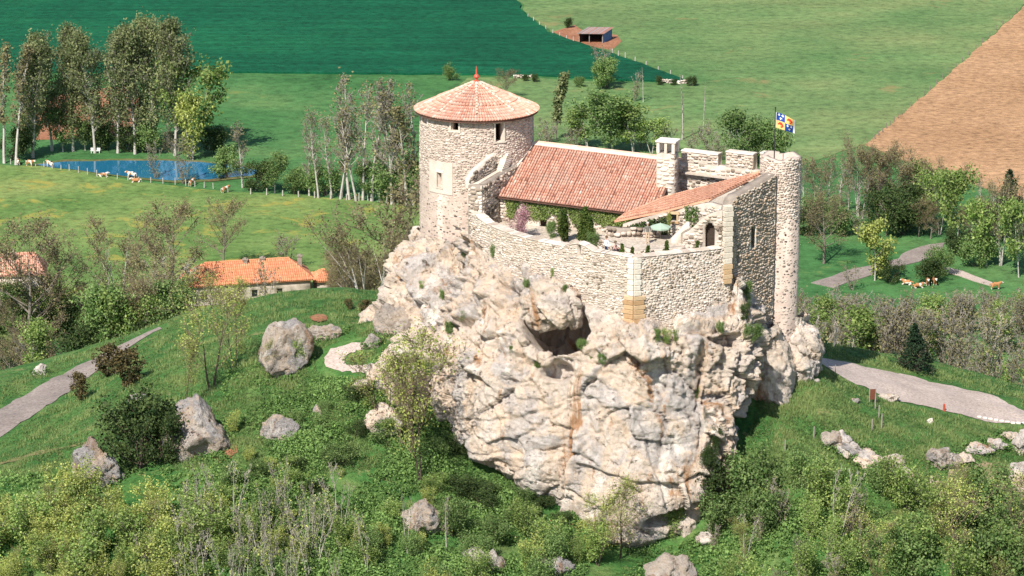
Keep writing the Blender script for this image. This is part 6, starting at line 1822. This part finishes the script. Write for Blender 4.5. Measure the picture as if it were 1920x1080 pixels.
ff3 = hip_house((fL.x + 20.6, 239.0), ang_u, 2.6, 4.6, 2.9, 1.3, 1.0, farm, MORTAR, TILE_ORANGE, FLOOR, name='annex_roof')
for px, top, y in ((460, 487, 239), (492, 484, 240), (562, 480, 242)):
    q = P(px, top + 8, y)
    mb = MB(); mb.box((q.x, q.y, q.z - .6), (.75, .75, 2.6)); mb.box((q.x, q.y, q.z + .77), (.95, .95, .14)); mb.box((q.x, q.y, q.z + .95), (.4, .4, .22)); mb.build('chimney', MORTAR_D, farm)
yard = empty('yard_wall', (-60, 235, FLOOR), 'long white low wall running left from the farmhouse gable', 'wall')
yw = Wall([(fL.x - 9, 236), (fL.x - .3, 234.5)])
yw.shell('wall', FLOOR - .4, FLOOR + 1.7, .35, RENDER, yard, ds=2)
mb = MB(); mb.hexa([yw.at(0, FLOOR + 1.7, .06), yw.at(yw.len, FLOOR + 1.7, .06), yw.at(yw.len, FLOOR + 1.7, -.41), yw.at(0, FLOOR + 1.7, -.41)], [yw.at(0, FLOOR + 1.82, .06), yw.at(yw.len, FLOOR + 1.82, .06), yw.at(yw.len, FLOOR + 1.82, -.41), yw.at(0, FLOOR + 1.82, -.41)]); mb.build('coping', WHITE, yard)
cot = empty('cottage', (-77, 220, FLOOR), 'cottage with a red tiled roof half hidden by trees at the left edge', 'house')
q = P(-20, 560, 218)
hip_house((q.x, 218), (1.0, 0.1), 8.5, 6.5, 4.6, 2.6, 1.2, cot, RENDER, TILE, max(q.z - .8, FLOOR))

# ---- field shed
sh = empty('field_shed', (18, 464, FLOOR), 'open-fronted field shed with a rusty corrugated roof on the upland pasture', 'shed')
a0 = P(1086, 80, 464); a0.z = FLOOR; fx = Vector((5.7, -.25, 0)); dp = Vector((2.3, 5.6, 0))
def shp(a, b, z): q = a0 + fx * a + dp * b; return (q.x, q.y, FLOOR + z)
CORR = m_stone('rusty_corrugated_iron', [(0, (.28, .26, .25)), (.45, (.42, .36, .34)), (.6, (.36, .17, .12)), (1, (.46, .25, .19))], fine=1, bump=.01)
BLUE = m_plain('blue_sheeting', (.10, .19, .36), vary=.3, scale=1.5)
nrib = 24
for i in range(8):      # sheets, each with its ribs
    mb = MB()
    for k_ in range(3):
        a, b = (i * 3 + k_) / nrib, (i * 3 + k_ + 1) / nrib; m_ = (a + b) / 2
        A, B, M_ = [[shp(-.06 + x * 1.12, y_, z_ ) for y_, z_ in ((-.12, 2.35), (1.08, 2.75))] for x in (a, b, m_)]
        M_ = [(p[0], p[1], p[2] + .12) for p in M_]
        t_ = random.random()
        mb.poly([A[0], M_[0], M_[1], A[1]], t_); mb.poly([M_[0], B[0], B[1], M_[1]], t_)
    mb.build('roof_sheet', CORR, sh)
mb = MB(); mb.hexa([shp(0, .97, 0), shp(1, .97, 0), shp(1, 1, 0), shp(0, 1, 0)], [shp(0, .97, 2.68), shp(1, .97, 2.68), shp(1, 1, 2.68), shp(0, 1, 2.68)]); mb.build('back_wall', WOOD_D, sh)
mb = MB(); mb.hexa([shp(0, 0, 0), shp(.02, 0, 0), shp(.02, .96, 0), shp(0, .96, 0)], [shp(0, 0, 2.3), shp(.02, 0, 2.3), shp(.02, .96, 2.66), shp(0, .96, 2.66)]); mb.build('side_wall', WOOD_D, sh)
for i in range(7):
    b0_, b1_ = i / 7 * .96, (i + .92) / 7 * .96
    mb = MB(); mb.hexa([shp(.98, b0_, 0.1), shp(1.0 + .01 * (i % 2), b0_, .1), shp(1.0 + .01 * (i % 2), b1_, .1), shp(.98, b1_, .1)], [shp(.98, b0_, 2.3 + .36 * b0_), shp(1.0, b0_, 2.3 + .36 * b0_), shp(1.0, b1_, 2.3 + .36 * b1_), shp(.98, b1_, 2.3 + .36 * b1_)]); mb.build('side_sheet', BLUE, sh)
for a in (.0, .42, .97):
    q = shp(a, 0, 1.15); mb = MB(); mb.box(q, (.16, .16, 2.3)); mb.build('post', WOOD_G, sh)
mb = MB(); mb.hexa([shp(-.03, -.03, 2.22), shp(1.03, -.03, 2.22), shp(1.03, 0, 2.22), shp(-.03, 0, 2.22)], [shp(-.03, -.03, 2.34), shp(1.03, -.03, 2.34), shp(1.03, 0, 2.34), shp(-.03, 0, 2.34)]); mb.build('beam', WOOD_G, sh)
field('bare_ground', [(1040, 60), (1075, 48), (1090, 58), (1160, 66), (1165, 78), (1145, 95), (1110, 88), (1075, 80)], G_EARTH, .10, skirt=False)
plant_px('dark_bush', 'bush', 1062, 52, 36, 'small dark bush left above the field shed', cat='bush')
# low field wall of loose stones between wheat and pasture
for i, (pa, pb, py) in enumerate(((962, 998, 147), (1238, 1262, 156), (1268, 1290, 157))):
    a, b = at_z(pa, py, FLOOR), at_z(pb, py, FLOOR)
    fw = empty('field_wall', a, ('loose pinkish stone wall along the wheat field right of the finial', 'short stone wall at the tip of the wheat field', 'last stone wall piece right of the wheat field tip')[i], 'wall')
    for k_ in range(3):
        w_ = Wall([(a.x, a.y + k_ * .5), (b.x, b.y + k_ * .5)])
        if k_ < 2: w_.stones(FLOOR - .1, FLOOR + 1.0 - k_ * .2, (.25, .45), (.4, .8), S_PALE, fw, seed=300 + i * 3 + k_, depth=(.2, .5), single=6)

# ---- skin-grown bodies
def skin_mesh(name, verts, edges, rad, mats, sub=2, root=0, matf=None):
    me = bpy.data.meshes.new(name); me.from_pydata([tuple(v) for v in verts], edges, []); me.update()
    o = bpy.data.objects.new(name, me); COL.objects.link(o)
    sk = o.modifiers.new('skin', 'SKIN'); sk.use_smooth_shade = True; sk.branch_smoothing = .6
    if not me.skin_vertices: 
        bm = bmesh.new(); bm.from_mesh(me); bm.verts.layers.skin.verify(); bm.to_mesh(me); bm.free()
    for sv, r__ in zip(me.skin_vertices[0].data, rad): sv.radius = (r__, r__) if isinstance(r__, (int, float)) else r__
    for i, sv in enumerate(me.skin_vertices[0].data): sv.use_root = (i == root)
    ss_ = o.modifiers.new('sub', 'SUBSURF'); ss_.levels = sub; ss_.render_levels = sub
    dg = bpy.context.evaluated_depsgraph_get()
    out = bpy.data.meshes.new_from_object(o.evaluated_get(dg))
    bpy.data.objects.remove(o); bpy.data.meshes.remove(me)
    out.name = name; out.materials.clear()
    for m_ in mats: out.materials.append(m_)
    if matf:
        out.polygons.foreach_set('material_index', [matf(p.center) for p in out.polygons])
    out.polygons.foreach_set('use_smooth', np.ones(len(out.polygons), bool))
    return out
COW_T = m_plain('tan_cow_coat', (.40, .185, .075), vary=.15); COW_W = m_plain('white_cow_coat', (.66, .60, .52), vary=.1)
def cow_mesh(name, lying=False, white=.45, seed=0):
    z = .85 if not lying else .42
    v = [(0, 0, z + .12), (.55, 0, z + .14), (-.62, 0, z + .14), (.82, 0, z + .34), (1.05, 0, z + .46), (1.28, 0, z + .34), (1.42, 0, z + .22)]
    rd = [.40, .36, .34, .22, .17, .15, .10]
    e = [(0, 1), (0, 2), (1, 3), (3, 4), (4, 5), (5, 6)]
    for x, ky in ((.55, 1), (-.62, -1)):
        for sy in (-1, 1):
            n0 = len(v)
            if not lying:
                v += [(x, sy * .2, z - .22), (x + .03 * ky, sy * .2, z - .5), (x, sy * .2, .05)]; rd += [.13, .075, .06]
            else:
                v += [(x + .05, sy * .32, z - .2), (x + .4, sy * .36, .1), (x + .1, sy * .34, .07)]; rd += [.12, .08, .06]
            e += [(1 if x > 0 else 2, n0), (n0, n0 + 1), (n0 + 1, n0 + 2)]
    n0 = len(v); v += [(-.95, 0, z + .2), (-1.0, 0, z - .1), (-1.0, 0, z - .45)]; rd += [.06, .035, .045]; e += [(2, n0), (n0, n0 + 1), (n0 + 1, n0 + 2)]
    for sy in (-1, 1):
        n0 = len(v); v.append((1.0, sy * .26, z + .5)); rd.append(.045); e.append((4, n0))
    def mf(c):
        if c.x > 1.08 or c.z < .3: return 1
        return 1 if noise.noise(Vector((c.x * 1.7 + seed * 5, c.y * 1.7, c.z * 1.7))) > .5 - white else 0
    return skin_mesh(name, v, e, rd, [COW_T, COW_W], 1, 0, mf)
cows = [cow_mesh('cow', False, .45, 1), cow_mesh('cow', True, .4, 2), cow_mesh('cow', False, .12, 3), cow_mesh('cow', True, .12, 4)]
for px, py, k_, rz, lab in (
    (34, 309, 0, 1.9, 'tan and white cow standing at the left end of the pond fence'),
    (56, 312, 0, -.5, 'pale-headed cow second from the left at the pond fence'),
    (94, 314, 0, 2.4, 'tan cow at the left tip of the pond water'),
    (193, 332, 1, .3, 'brown and white cow lying on the meadow by the pond'),
    (247, 334, 0, 2.9, 'cow with white patches standing on the meadow by the pond'),
    (256, 342, 1, 3.3, 'cow lying just below the standing one by the pond'),
    (359, 349, 0, 1.2, 'cow near the bare shrubs at the right part of the pond'),
    (422, 362, 0, .8, 'lone cow at the fence right of the pond'),
    (1702, 534, 3, 2.7, 'tan cow lying left of the very dark round bush'),
    (1720, 540, 3, .2, 'tan cow lying lowest near the track fork'),
    (1739, 535, 2, -1.6, 'left of two tan cows facing out under the dark bush'),
    (1751, 534, 2, -1.4, 'right of two tan cows facing out under the dark bush'),
    (1866, 543, 2, .1, 'tan cow standing alone at the end of the farm path')):
    g = hit(px, py)
    o = add('cow', cows[k_], loc=g); o.rotation_euler = (0, 0, rz); o.scale = (1.0,) * 3
    tag(o, lab, 'cow', 'cows around the pond' if px < 900 else 'cows by the track')

SKIN = m_plain('skin', (.46, .27, .19), vary=.05)
def person(px, z, y, H, lab, top, legs, pose='stand', rz=0.0, hair=(.35, .30, .25)):
    x = (px - 960) * (y - CAM_Y) / 5290
    if pose == 'stand':
        v = [(0, 0, .93), (0, 0, 1.15), (0, 0, 1.38), (0, -.01, 1.50), (0, -.03, 1.66)]; rd = [(.15, .11), (.14, .11), (.17, .11), .055, (.085, .10)]
        e = [(0, 1), (1, 2), (2, 3), (3, 4)]
        for s_ in (-1, 1):
            n0 = len(v); v += [(s_ * .095, 0, .84), (s_ * .11, -.01, .47), (s_ * .12, .02, .08), (s_ * .125, -.12, .04)]; rd += [.095, .065, .048, .04]; e += [(0, n0), (n0, n0 + 1), (n0 + 1, n0 + 2), (n0 + 2, n0 + 3)]
            n0 = len(v); v += [(s_ * .20, 0, 1.40), (s_ * .27, .02, 1.13), (s_ * .27, -.08, .90), (s_ * .26, -.11, .80)]; rd += [.06, .047, .037, .036]; e += [(2, n0), (n0, n0 + 1), (n0 + 1, n0 + 2), (n0 + 2, n0 + 3)]
        hz_ = 1.69; hp = (0, -.02)
        mf = lambda c: 2 if c.z > 1.47 or (abs(c.x) > .19 and c.z < .93 and c.z > .7) else (1 if c.z < .97 else 0)
    else:           # crouching, knees up, arms forward
        v = [(0, .05, .28), (0, -.02, .50), (0, -.08, .70), (0, -.11, .80), (0, -.15, .95)]; rd = [(.16, .13), (.14, .12), (.16, .11), .055, (.085, .10)]
        e = [(0, 1), (1, 2), (2, 3), (3, 4)]
        for s_ in (-1, 1):
            n0 = len(v); v += [(s_ * .11, 0, .27), (s_ * .15, -.36, .42), (s_ * .14, -.26, .07), (s_ * .14, -.38, .04)]; rd += [.09, .065, .048, .04]; e += [(0, n0), (n0, n0 + 1), (n0 + 1, n0 + 2), (n0 + 2, n0 + 3)]
            n0 = len(v); v += [(s_ * .20, -.09, .70), (s_ * .25, -.22, .50), (s_ * .12, -.42, .50), (s_ * .07, -.50, .50)]; rd += [.058, .046, .037, .036]; e += [(2, n0), (n0, n0 + 1), (n0 + 1, n0 + 2), (n0 + 2, n0 + 3)]
        hz_ = .98; hp = (0, -.14)
        mf = lambda c: 2 if c.z > .78 or (c.y < -.38 and c.z > .44) else (1 if c.z < .40 or c.y < -.3 else 0)
    body = skin_mesh('body', v, e, rd, [m_plain('shirt', top, vary=.1), m_plain('trousers', legs, vary=.1), SKIN], 2, 0, mf)
    sc_ = H / (1.77 if pose == 'stand' else 1.05)
    root = empty('person', (x, y, z), lab, 'person', rz=rz); root.scale = (sc_,) * 3
    b_ = bpy.data.objects.new('body', body); COL.objects.link(b_); b_.parent = root
    bm = bmesh.new(); bmesh.ops.create_uvsphere(bm, u_segments=14, v_segments=9, radius=.115)
    bmesh.ops.delete(bm, geom=[f_ for f_ in bm.verts if f_.co.z < -.035 and f_.co.y < .03], context='VERTS')
    me = bpy.data.meshes.new('hair'); bm.to_mesh(me); bm.free(); me.materials.append(m_plain('hair', hair, vary=.1))
    me.polygons.foreach_set('use_smooth', np.ones(len(me.polygons), bool))
    h_ = bpy.data.objects.new('hair', me); COL.objects.link(h_); h_.parent = root; h_.location = (hp[0], hp[1] + .015, hz_ + .015)
    # face: nose, eyes, mouth, ears
    mb = MB(); hy = hp[1] - .105
    mb.hexa([(-.014, hy - .02, hz_ - .045), (.014, hy - .02, hz_ - .045), (.014, hy + .02, hz_ - .045), (-.014, hy + .02, hz_ - .045)], [(-.006, hy, hz_), (.006, hy, hz_), (.006, hy + .02, hz_), (-.006, hy + .02, hz_)])
    for s_ in (-1, 1): mb.box((s_ * .095, hp[1], hz_ - .03), (.02, .04, .06))
    n_ = bpy.data.objects.new('face_features', mb.mesh('face_features', SKIN)); COL.objects.link(n_); n_.parent = root
    for s_ in (-1, 1):
        mb = MB(); mb.box((s_ * .033, hy + .012, hz_ - .005), (.02, .012, .012)); n_ = bpy.data.objects.new('eye', mb.mesh('eye', BLACKM)); COL.objects.link(n_); n_.parent = root
    return root
TERR = 3.98
person(1215, TERR, -5.3, 1.68, 'person standing in grey top and beige trousers on the castle terrace', (.16, .15, .13), (.50, .38, .27), rz=.3, hair=(.55, .5, .45))
person(1138, 3.25, -6.7, 1.68, 'person in white top and dark blue trousers behind the parapet', (.78, .76, .73), (.015, .03, .07), rz=-.9, hair=(.10, .06, .035))
person(1152, 3.62, -7.0, 1.0, 'person crouching beside the one in the white top', (.50, .30, .26), (.03, .03, .035), pose='crouch', rz=1.2, hair=(.12, .08, .05))

# ---- things in the court
tp = empty('terrace', (11, -6, 3), 'low rubble terrace wall with raised ground in the castle court', 'terrace')
tpath = [(6.2, -3.4), (7.7, -5.6), (9.25, -7.9), (12.6, -6.7), (14.4, -6.0)]
twl = Wall(tpath)
twl.shell('wall', 3.0, TERR + .04, .4, MORTAR, tp)
twl.stones(3.2, lambda q: TERR + .08 + .1 * math.sin(q * 2.2), (.15, .28), (.2, .42), S_PALE, tp, single=30, seed=201, depth=(.03, .14))
mb = MB(); mb.poly([(6.5, -3.2, TERR), (7.95, -5.4, TERR), (9.3, -7.5, TERR), (12.5, -6.35, TERR), (14.1, -5.7, TERR), (14.6, -4.4, TERR), (12.4, -2.8, TERR), (8.8, -2.0, TERR)]); mb.build('terrace_ground', G_COURT, tp)
rk = Wall([(7.2, -2.6), (8.4, -3.4), (9.6, -3.2), (11.4, -3.6)])
rk.stones(3.9, lambda q: 4.75 + .15 * math.sin(q * 3), (.2, .34), (.25, .5), S_PALE, tp, seed=202, depth=(.1, .35))
rk.shell('rockery_core', 3.8, 4.65, .4, MORTAR_D, tp)
sw = Wall([(12.3, -5.2), (13.6, -4.2)])
sw.shell('stair_parapet', 3.8, lambda q: np.interp(np.asarray(q, float), [0, sw.len], [4.3, 5.4]), .3, RENDER, tp)
ptrunk = lambda px, y: Vector(((px - 960) * (y - CAM_Y) / 5290, y, 0))
def court(key, name, px, top, y, z, lab, cat='shrub', w=1.0, group=None):
    g = ptrunk(px, y); g.z = z
    zt = CAM_Z + (y - CAM_Y) * slope(top)
    return plant(key, name, g, max(.3, zt - z), lab, cat=cat, w=w, group=group)
court('blossom', 'blossom_shrub', 965, 400, -0.6, 3.2, 'pink blossoming shrub by the parapet in the castle court', w=.85)
court('cypress', 'cypress', 1057, 390, -1.6, 3.2, 'left of two green cone-shaped conifers before the house', 'conifer', w=1.1)
court('cypress', 'cypress', 1094, 383, -2.2, 3.2, 'right and taller of two cone-shaped conifers before the house', 'conifer', w=.95)
court('cypress', 'cypress', 1106, 402, -2.9, 3.2, 'small cone conifer leaning on the taller one before the house', 'conifer', w=1.0)
court('bush', 'bush', 1035, 418, -0.3, 3.2, 'small bush left of the cone-shaped conifers', 'bush', w=.6)
court('bush', 'bush', 915, 415, 2.2, 3.2, 'bright green bush in the corner under the stair wall', 'bush', w=.5)
court('bush', 'bush', 1112, 440, -4.0, 3.3, 'low bush right of the cone-shaped conifers', 'bush', w=.7)
for i, (px, top, y, z, lab) in enumerate(((1168, 455, -8.6, 3.2, 'dwarf conifer right of the crouching person'), (1187, 461, -8.9, 3.2, 'smallest dwarf conifer right above the wall corner'), (1215, 458, -8.6, 3.2, 'dwarf conifer below the standing person'), (1251, 449, -7.9, 3.2, 'slim dwarf conifer in the middle of the right parapet'), (1308, 449, -7.0, 3.2, 'dark dwarf conifer left of the arched doorway'), (1300, 420, -5.2, TERR, 'upright dwarf conifer beside the small court stair'))):
    court('cypress', 'dwarf_conifer', px, top, y, z, lab, 'conifer', w=.9)
court('yellow_tree', 'yellow_shrub', 1256, 403, -3.3, TERR, 'small yellow shrub beside the pale green parasol', w=.35)
pr = empty('parasol', (11.4, -3.9, TERR), 'pale green parasol on the castle terrace behind the standing person', 'parasol')
pz = CAM_Z + (216.1) * slope(418)
PGREEN = m_plain('pale_green_canvas', (.33, .42, .33), vary=.08)
for i in range(8):
    a, b = i * math.pi / 4, (i + 1) * math.pi / 4
    mb = MB()
    c_ = (11.4, -3.9)
    pa, pb = (c_[0] + math.cos(a) * .85, c_[1] + math.sin(a) * .85), (c_[0] + math.cos(b) * .85, c_[1] + math.sin(b) * .85)
    mb.poly([(*pa, pz - .3), (*pb, pz - .3), (*c_, pz)]); mb.poly([(*pa, pz - .42), (*pb, pz - .42), (*pb, pz - .3), (*pa, pz - .3)]); mb.build('canopy_panel', PGREEN, pr)
mb = MB(); mb.tube((11.4, -3.9, TERR), (11.4, -3.9, pz + .06), .025, .025, 8); mb.build('pole', WOOD_G, pr)
def wall_ivy(wl, s0, s1, zf0, zf1, n, mat, lab, seed, leaf=.085, thr=-.15, off=.16):
    r = np.random.default_rng(seed); s_ = r.uniform(s0, s1, n); z_ = r.uniform(0, 1, n)
    z_ = np.array([zf0(a) for a in s_]) * (1 - z_) + np.array([zf1(a) for a in s_]) * z_
    k_ = np.array([noise.noise(Vector((a * .8, b * .8, seed))) for a, b in zip(s_, z_)])
    m_ = k_ + (z_ - 4.4) * .35 > thr; s_, z_, k_ = s_[m_], z_[m_], k_[m_]
    c = wl.at(s_, z_, off) + r.normal(0, .05, (len(s_), 3))
    V, F = leaves_np(c, np.full(len(c), leaf), r, .3)
    me = mesh_np('leaves', V, [F], mat, np.clip(.5 + k_ * .6 + r.normal(0, .2, len(c)), 0, 1))
    iv = empty('ivy_plant', wl.at(s0, zf0(s0), .1), lab, 'climber'); add('leaves', me, iv)
    mb = MB()
    for i in range(5):
        a = s0 + (s1 - s0) * (i + .5) / 5; q0 = wl.at(a, zf0(a), .08)
        for k__ in range(4):
            q1 = wl.at(a + random.uniform(-.5, .5), q0[2] + (zf1(a) - zf0(a)) / 4, .09); mb.tube(q0, q1, .02, .015, 4, cap=False); q0 = q1
    mb.build('stem', BARK_DARK, iv)
wall_ivy(hw, .6, 11.2, lambda a: 3.7, lambda a: ZEV - .1 - .036 * a, 5200, L_BRIGHT, 'green climber covering the upper house wall under the eaves', 5, thr=-.30)
wall_ivy(fwl, .2, 3.6, lambda a: 3.6, lambda a: 4.4 + a * .3, 1500, L_DARK, 'dark ivy on the court wall below the lean-to roof', 6, thr=-.3)
wall_ivy(fwl, 5.0, 6.2, lambda a: 5.2, lambda a: 6.4, 300, L_GREEN, 'small green climber high on the wall near the arched doorway', 7, thr=-.3)

# ---- posts, poles, signs, bench
def post(px, py, top, lab, mat=WOOD_G, wid=.12, name='fence_post', cat='post', group=None, lean=0.0):
    g = hit(px, py); zt = CAM_Z + (g.y - CAM_Y) * slope(top); h_ = zt - g.z
    mb = MB(); mb.tube((0, 0, -.3), (lean * h_, 0, h_), wid / 2, wid / 2 * .85, 7); mb.tube((lean * h_, 0, h_), (lean * h_, 0, h_ + wid * .2), wid / 2 * .85, wid * .15, 7)
    o = add(name, mb.mesh(name, mat), loc=g); return tag(o, lab, cat, group)
for px, py, top, lab in ((372, 585, 500, 'thin budding tree before the left end of the farmhouse roof'), (436, 575, 520, 'thin budding tree before the middle of the farmhouse wall'), (410, 588, 540, 'low budding tree before the farmhouse wall')):
    plant_top('thin_tree', 'young_tree', px, top, 6.5, lab, 262, 445, w=1.0)
post(188, 640, 560, 'brown wooden pole, left of the two at the hedgerow', WOOD_G, .26, 'utility_pole', 'pole')
post(208, 630, 578, 'pale concrete pole, right of the two at the hedgerow', RENDER, .28, 'utility_pole', 'pole')
g = at_d(20, 440); zt = CAM_Z + 440 * slope(468); mb = MB(); mb.tube((0, 0, -.3), (0, 0, zt - g.z), .2, .16, 8); mb.box((0, 0, zt - g.z - .5), (1.2, .1, .1)); tag(add('utility_pole', mb.mesh('utility_pole', RENDER), loc=g), 'pale pole above the half-hidden red roof at the left edge', 'pole')
for px, py, top, lab in ((1472, 846, 825, 'low grey fence post nearest to the crag on the right slope'), (1526, 822, 800, 'fence post second from the crag on the right slope'), (1635, 808, 786, 'fence post below the brown sign'), (1653, 805, 776, 'fence post right of the one below the brown sign'), (1648, 782, 760, 'thin post just under the brown sign'), (1641, 768, 740, 'pale leaning post beside the brown sign')):
    post(px, py, top, lab, group='fence posts on the right slope')
post(1563, 651, 616, 'crooked whitish trunk post on the verge beyond the parking area', BARK_PALE, .14, 'trunk_post', 'post', lean=.12)
post(1529, 680, 662, 'white leaning post at the corner of the turret rock', WHITE, .16, 'marker_post', 'post', lean=-.35)
post(1566, 703, 684, 'thin stake at the near edge of the parking area', WOOD_G, .07, 'stake', 'post')
sg = hit(1635, 755); sgn = empty('sign', sg, 'brown board sign on posts at the near edge of the gravel parking area', 'sign')
for dx in (-.2, .25):
    mb = MB(); mb.tube((sg.x + dx, sg.y, sg.z - .2), (sg.x + dx, sg.y, sg.z + 1.15), .05, .05, 6); mb.build('leg', WOOD_G, sgn)
mb = MB(); mb.box((sg.x + .02, sg.y - .06, sg.z + .72), (.42, .05, .85), rz=.15); mb.build('board', m_plain('brown_paint', (.16, .055, .03), vary=.15), sgn)
post(1770, 770, 758, 'small red-topped marker at the parking area edge', m_plain('red_paint', (.45, .08, .04)), .22, 'marker_post', 'post')
for i in range(9):
    px = 1836 + i * 10.5; py = 784 + min(i, 6) * 1.9
    g = hit(px, py); mb = MB(); block(mb, (0, 0, .08), (.34, .2, .22), random.uniform(-.4, .1), .9, .04)
    tag(add('edging_stone', mb.mesh('edging_stone', S_CREAM), loc=g), 'whitish edging stone in the row along the parking area', 'stone', 'edging stones of the parking area')
boulder(1663, 748, 40, 14, 'low pale stone heap beside the brown sign', 170, mat=ROCK, sub=4)
boulder(1603, 753, 26, 8, 'flat grey stone left of the brown sign', 171, sub=4)
boulder(1744, 792, 12, 8, 'white stone lying in the grass under the parking area', 172, mat=ROCK, sub=3)
r_ = random.Random(9)
for i in range(15):        # old stone step line descending right of the crag
    t_ = i / 14; boulder(1447 + 84 * t_ + r_.uniform(-3, 3), 664 + 52 * t_ + r_.uniform(-2, 2), r_.uniform(9, 16), r_.uniform(5, 8), 'flat stone in the line running down from the turret foot', 180 + i, mat=ROCK, name='stone', cat='stone', sub=2, group='stone line below the turret')
bn = at_z(179, 287, FLOOR); be = empty('bench', bn, 'white bench on the far bank of the pond under the poplars', 'bench')
mb = MB(); mb.box((bn.x, bn.y, bn.z + .5), (1.9, .45, .08)); mb.build('seat', WHITE, be)
mb = MB(); mb.box((bn.x, bn.y + .25, bn.z + .82), (1.9, .06, .42)); mb.build('backrest', WHITE, be)
for sx in (-.8, .8):
    mb = MB(); mb.box((bn.x + sx, bn.y, bn.z + .23), (.1, .45, .46)); mb.build('leg', WHITE, be)
def fence_line(pts, n, lab, group, mat=WOOD_G, h=1.25, wid=.2):
    a = np.array(pts, float); t = np.linspace(0, len(pts) - 1, n)
    for i in range(n):
        px, py = np.interp(t[i], range(len(pts)), a[:, 0]), np.interp(t[i], range(len(pts)), a[:, 1])
        g = at_z(px, py, FLOOR); mb = MB(); mb.tube((0, 0, -.2), (random.uniform(-.06, .06), 0, h * random.uniform(.8, 1.15)), wid / 2, wid / 2.3, 6)
        tag(add('fence_post', mb.mesh('fence_post', mat), loc=g), lab, 'post', group)
fence_line([(20, 308), (75, 313), (130, 321), (190, 333), (260, 341), (340, 347), (400, 354)], 22, 'weathered post of the fence along the near side of the pond', 'fence posts by the pond', BARK_PALE)
fence_line([(470, 365), (560, 370), (650, 376), (720, 380), (775, 386)], 13, 'pale post of the meadow fence below the bare grove', 'meadow fence posts', BARK_PALE, 1.4, .26)
fence_line([(990, 34), (1015, 52), (1045, 68), (1075, 80)], 8, 'post of the fence between wheat and upland left of the shed', 'fence posts left of the shed', BARK_PALE, 1.3, .25)
fence_line([(1148, 102), (1168, 108), (1200, 120), (1240, 136), (1280, 150)], 8, 'post of the fence between wheat and upland right of the shed', 'fence posts right of the shed', BARK_PALE, 1.3, .25)
fence_line([(1640, 262), (1700, 208), (1800, 120), (1905, 22)], 26, 'post of the fence along the ploughed field', 'fence posts along the ploughed field', BARK_GREY, 1.2, .22)

# ---- plants growing on the crag: found by looking along the sight line
bpy.context.view_layer.update()
dg = bpy.context.evaluated_depsgraph_get()
def cast(px, py):
    o = Vector((0, CAM_Y, CAM_Z)); t_ = P(px, py, 0.0)
    ok_, loc, nrm_, _i, ob, _m = SC.ray_cast(dg, o, (t_ - o).normalized(), distance=400)
    return (loc, nrm_, ob) if ok_ else (None, None, None)
for px, py, H, k_, lab, w in (
    (925, 482, .9, 'bush', 'leafy tuft high on the crag under the curved wall', .6), (1250, 645, 1.1, 'green_shrub', 'largest green tuft on the ledge below the dressed corner', .8), (1232, 636, .8, 'bush', 'green tuft left of the largest one on the crag ledge', .7),
    (1268, 640, .9, 'green_shrub', 'green tuft right of the largest one on the crag ledge', .6), (1090, 655, .8, 'bush', 'tuft at the right lip of the cave', .7), (1110, 672, .7, 'green_shrub', 'tuft below the right lip of the cave', .8), (1130, 680, .7, 'bush', 'tuft on the small ledge right of the cave', .8),
    (985, 538, .6, 'bush', 'tuft above the hollow left of the cave', .7), (1035, 520, .7, 'green_shrub', 'tuft on top of the bulging rock', .6), (1060, 545, .5, 'bush', 'yellowish tuft on the bulging rock', .7),
    (865, 600, .9, 'bush', 'tuft in the gully left of the crag face', .6), (845, 625, 1.0, 'bush', 'bush in the lower gully left of the crag face', .7), (790, 540, .6, 'green_shrub', 'tuft on the shoulder under the keep', .8), (830, 560, .7, 'bush', 'tuft on the rock below the keep foot', .6),
    (1400, 560, 1.3, 'bush', 'mossy growth on the rock rib at the right wall', .5), (1395, 600, 1.2, 'dark_bush', 'dark growth low on the rock rib at the right wall', .5), (1410, 640, 1.3, 'bush', 'yellow-green cushion between crag and turret', .8), (1495, 590, .9, 'green_shrub', 'greenery on top of the rock knob by the turret', .9),
    (1310, 745, .8, 'bush', 'tuft in the right-hand cleft of the crag', .6), (1325, 800, 1.6, 'grey_shrub', 'brown dry growth in the lower right cleft of the crag', .7), (1340, 840, 1.6, 'dark_bush', 'ivy growth in the lower right cleft of the crag', .6), (1330, 880, 1.8, 'dark_bush', 'ivy curtain at the lower right of the crag', .6),
    (1008, 690, .6, 'bush', 'tuft on the knob under the cave', .6), (960, 660, .5, 'bush', 'small tuft left of the cave', .7), (870, 480, .7, 'bush', 'tuft at the joint of keep and curtain wall', .6), (1350, 625, .8, 'bush', 'tuft at the foot of the right-hand quoins', .6)):
    loc, nr, ob = cast(px, py)
    if loc is None or loc.y > 30: continue
    plant(k_, 'rock_plant', loc + Vector((0, .05, -.1)), H, lab, cat='plant', w=w)

# ---- alike things in one row or band are told apart by their order from the left
WORDS = 'first second third fourth fifth sixth seventh eighth ninth tenth eleventh twelfth thirteenth fourteenth fifteenth sixteenth seventeenth eighteenth nineteenth twentieth'.split() + ['twenty-' + w_ for w_ in 'first second third fourth fifth sixth'.split()]
same = {}
for o in SC.objects:
    if o.parent is None and 'label' in o and 'group' in o: same.setdefault(o['label'], []).append(o)
for lab, os_ in same.items():
    if 2 <= len(os_) <= 26:
        os_.sort(key=lambda o: o.location.x / (o.location.y - CAM_Y))
        for i, o in enumerate(os_):
            o['label'] = (WORDS[i] if i < len(os_) - 1 else 'last') + ' from the left: ' + lab
            if len(o['label'].split()) > 16: print('LONG', o['label'])
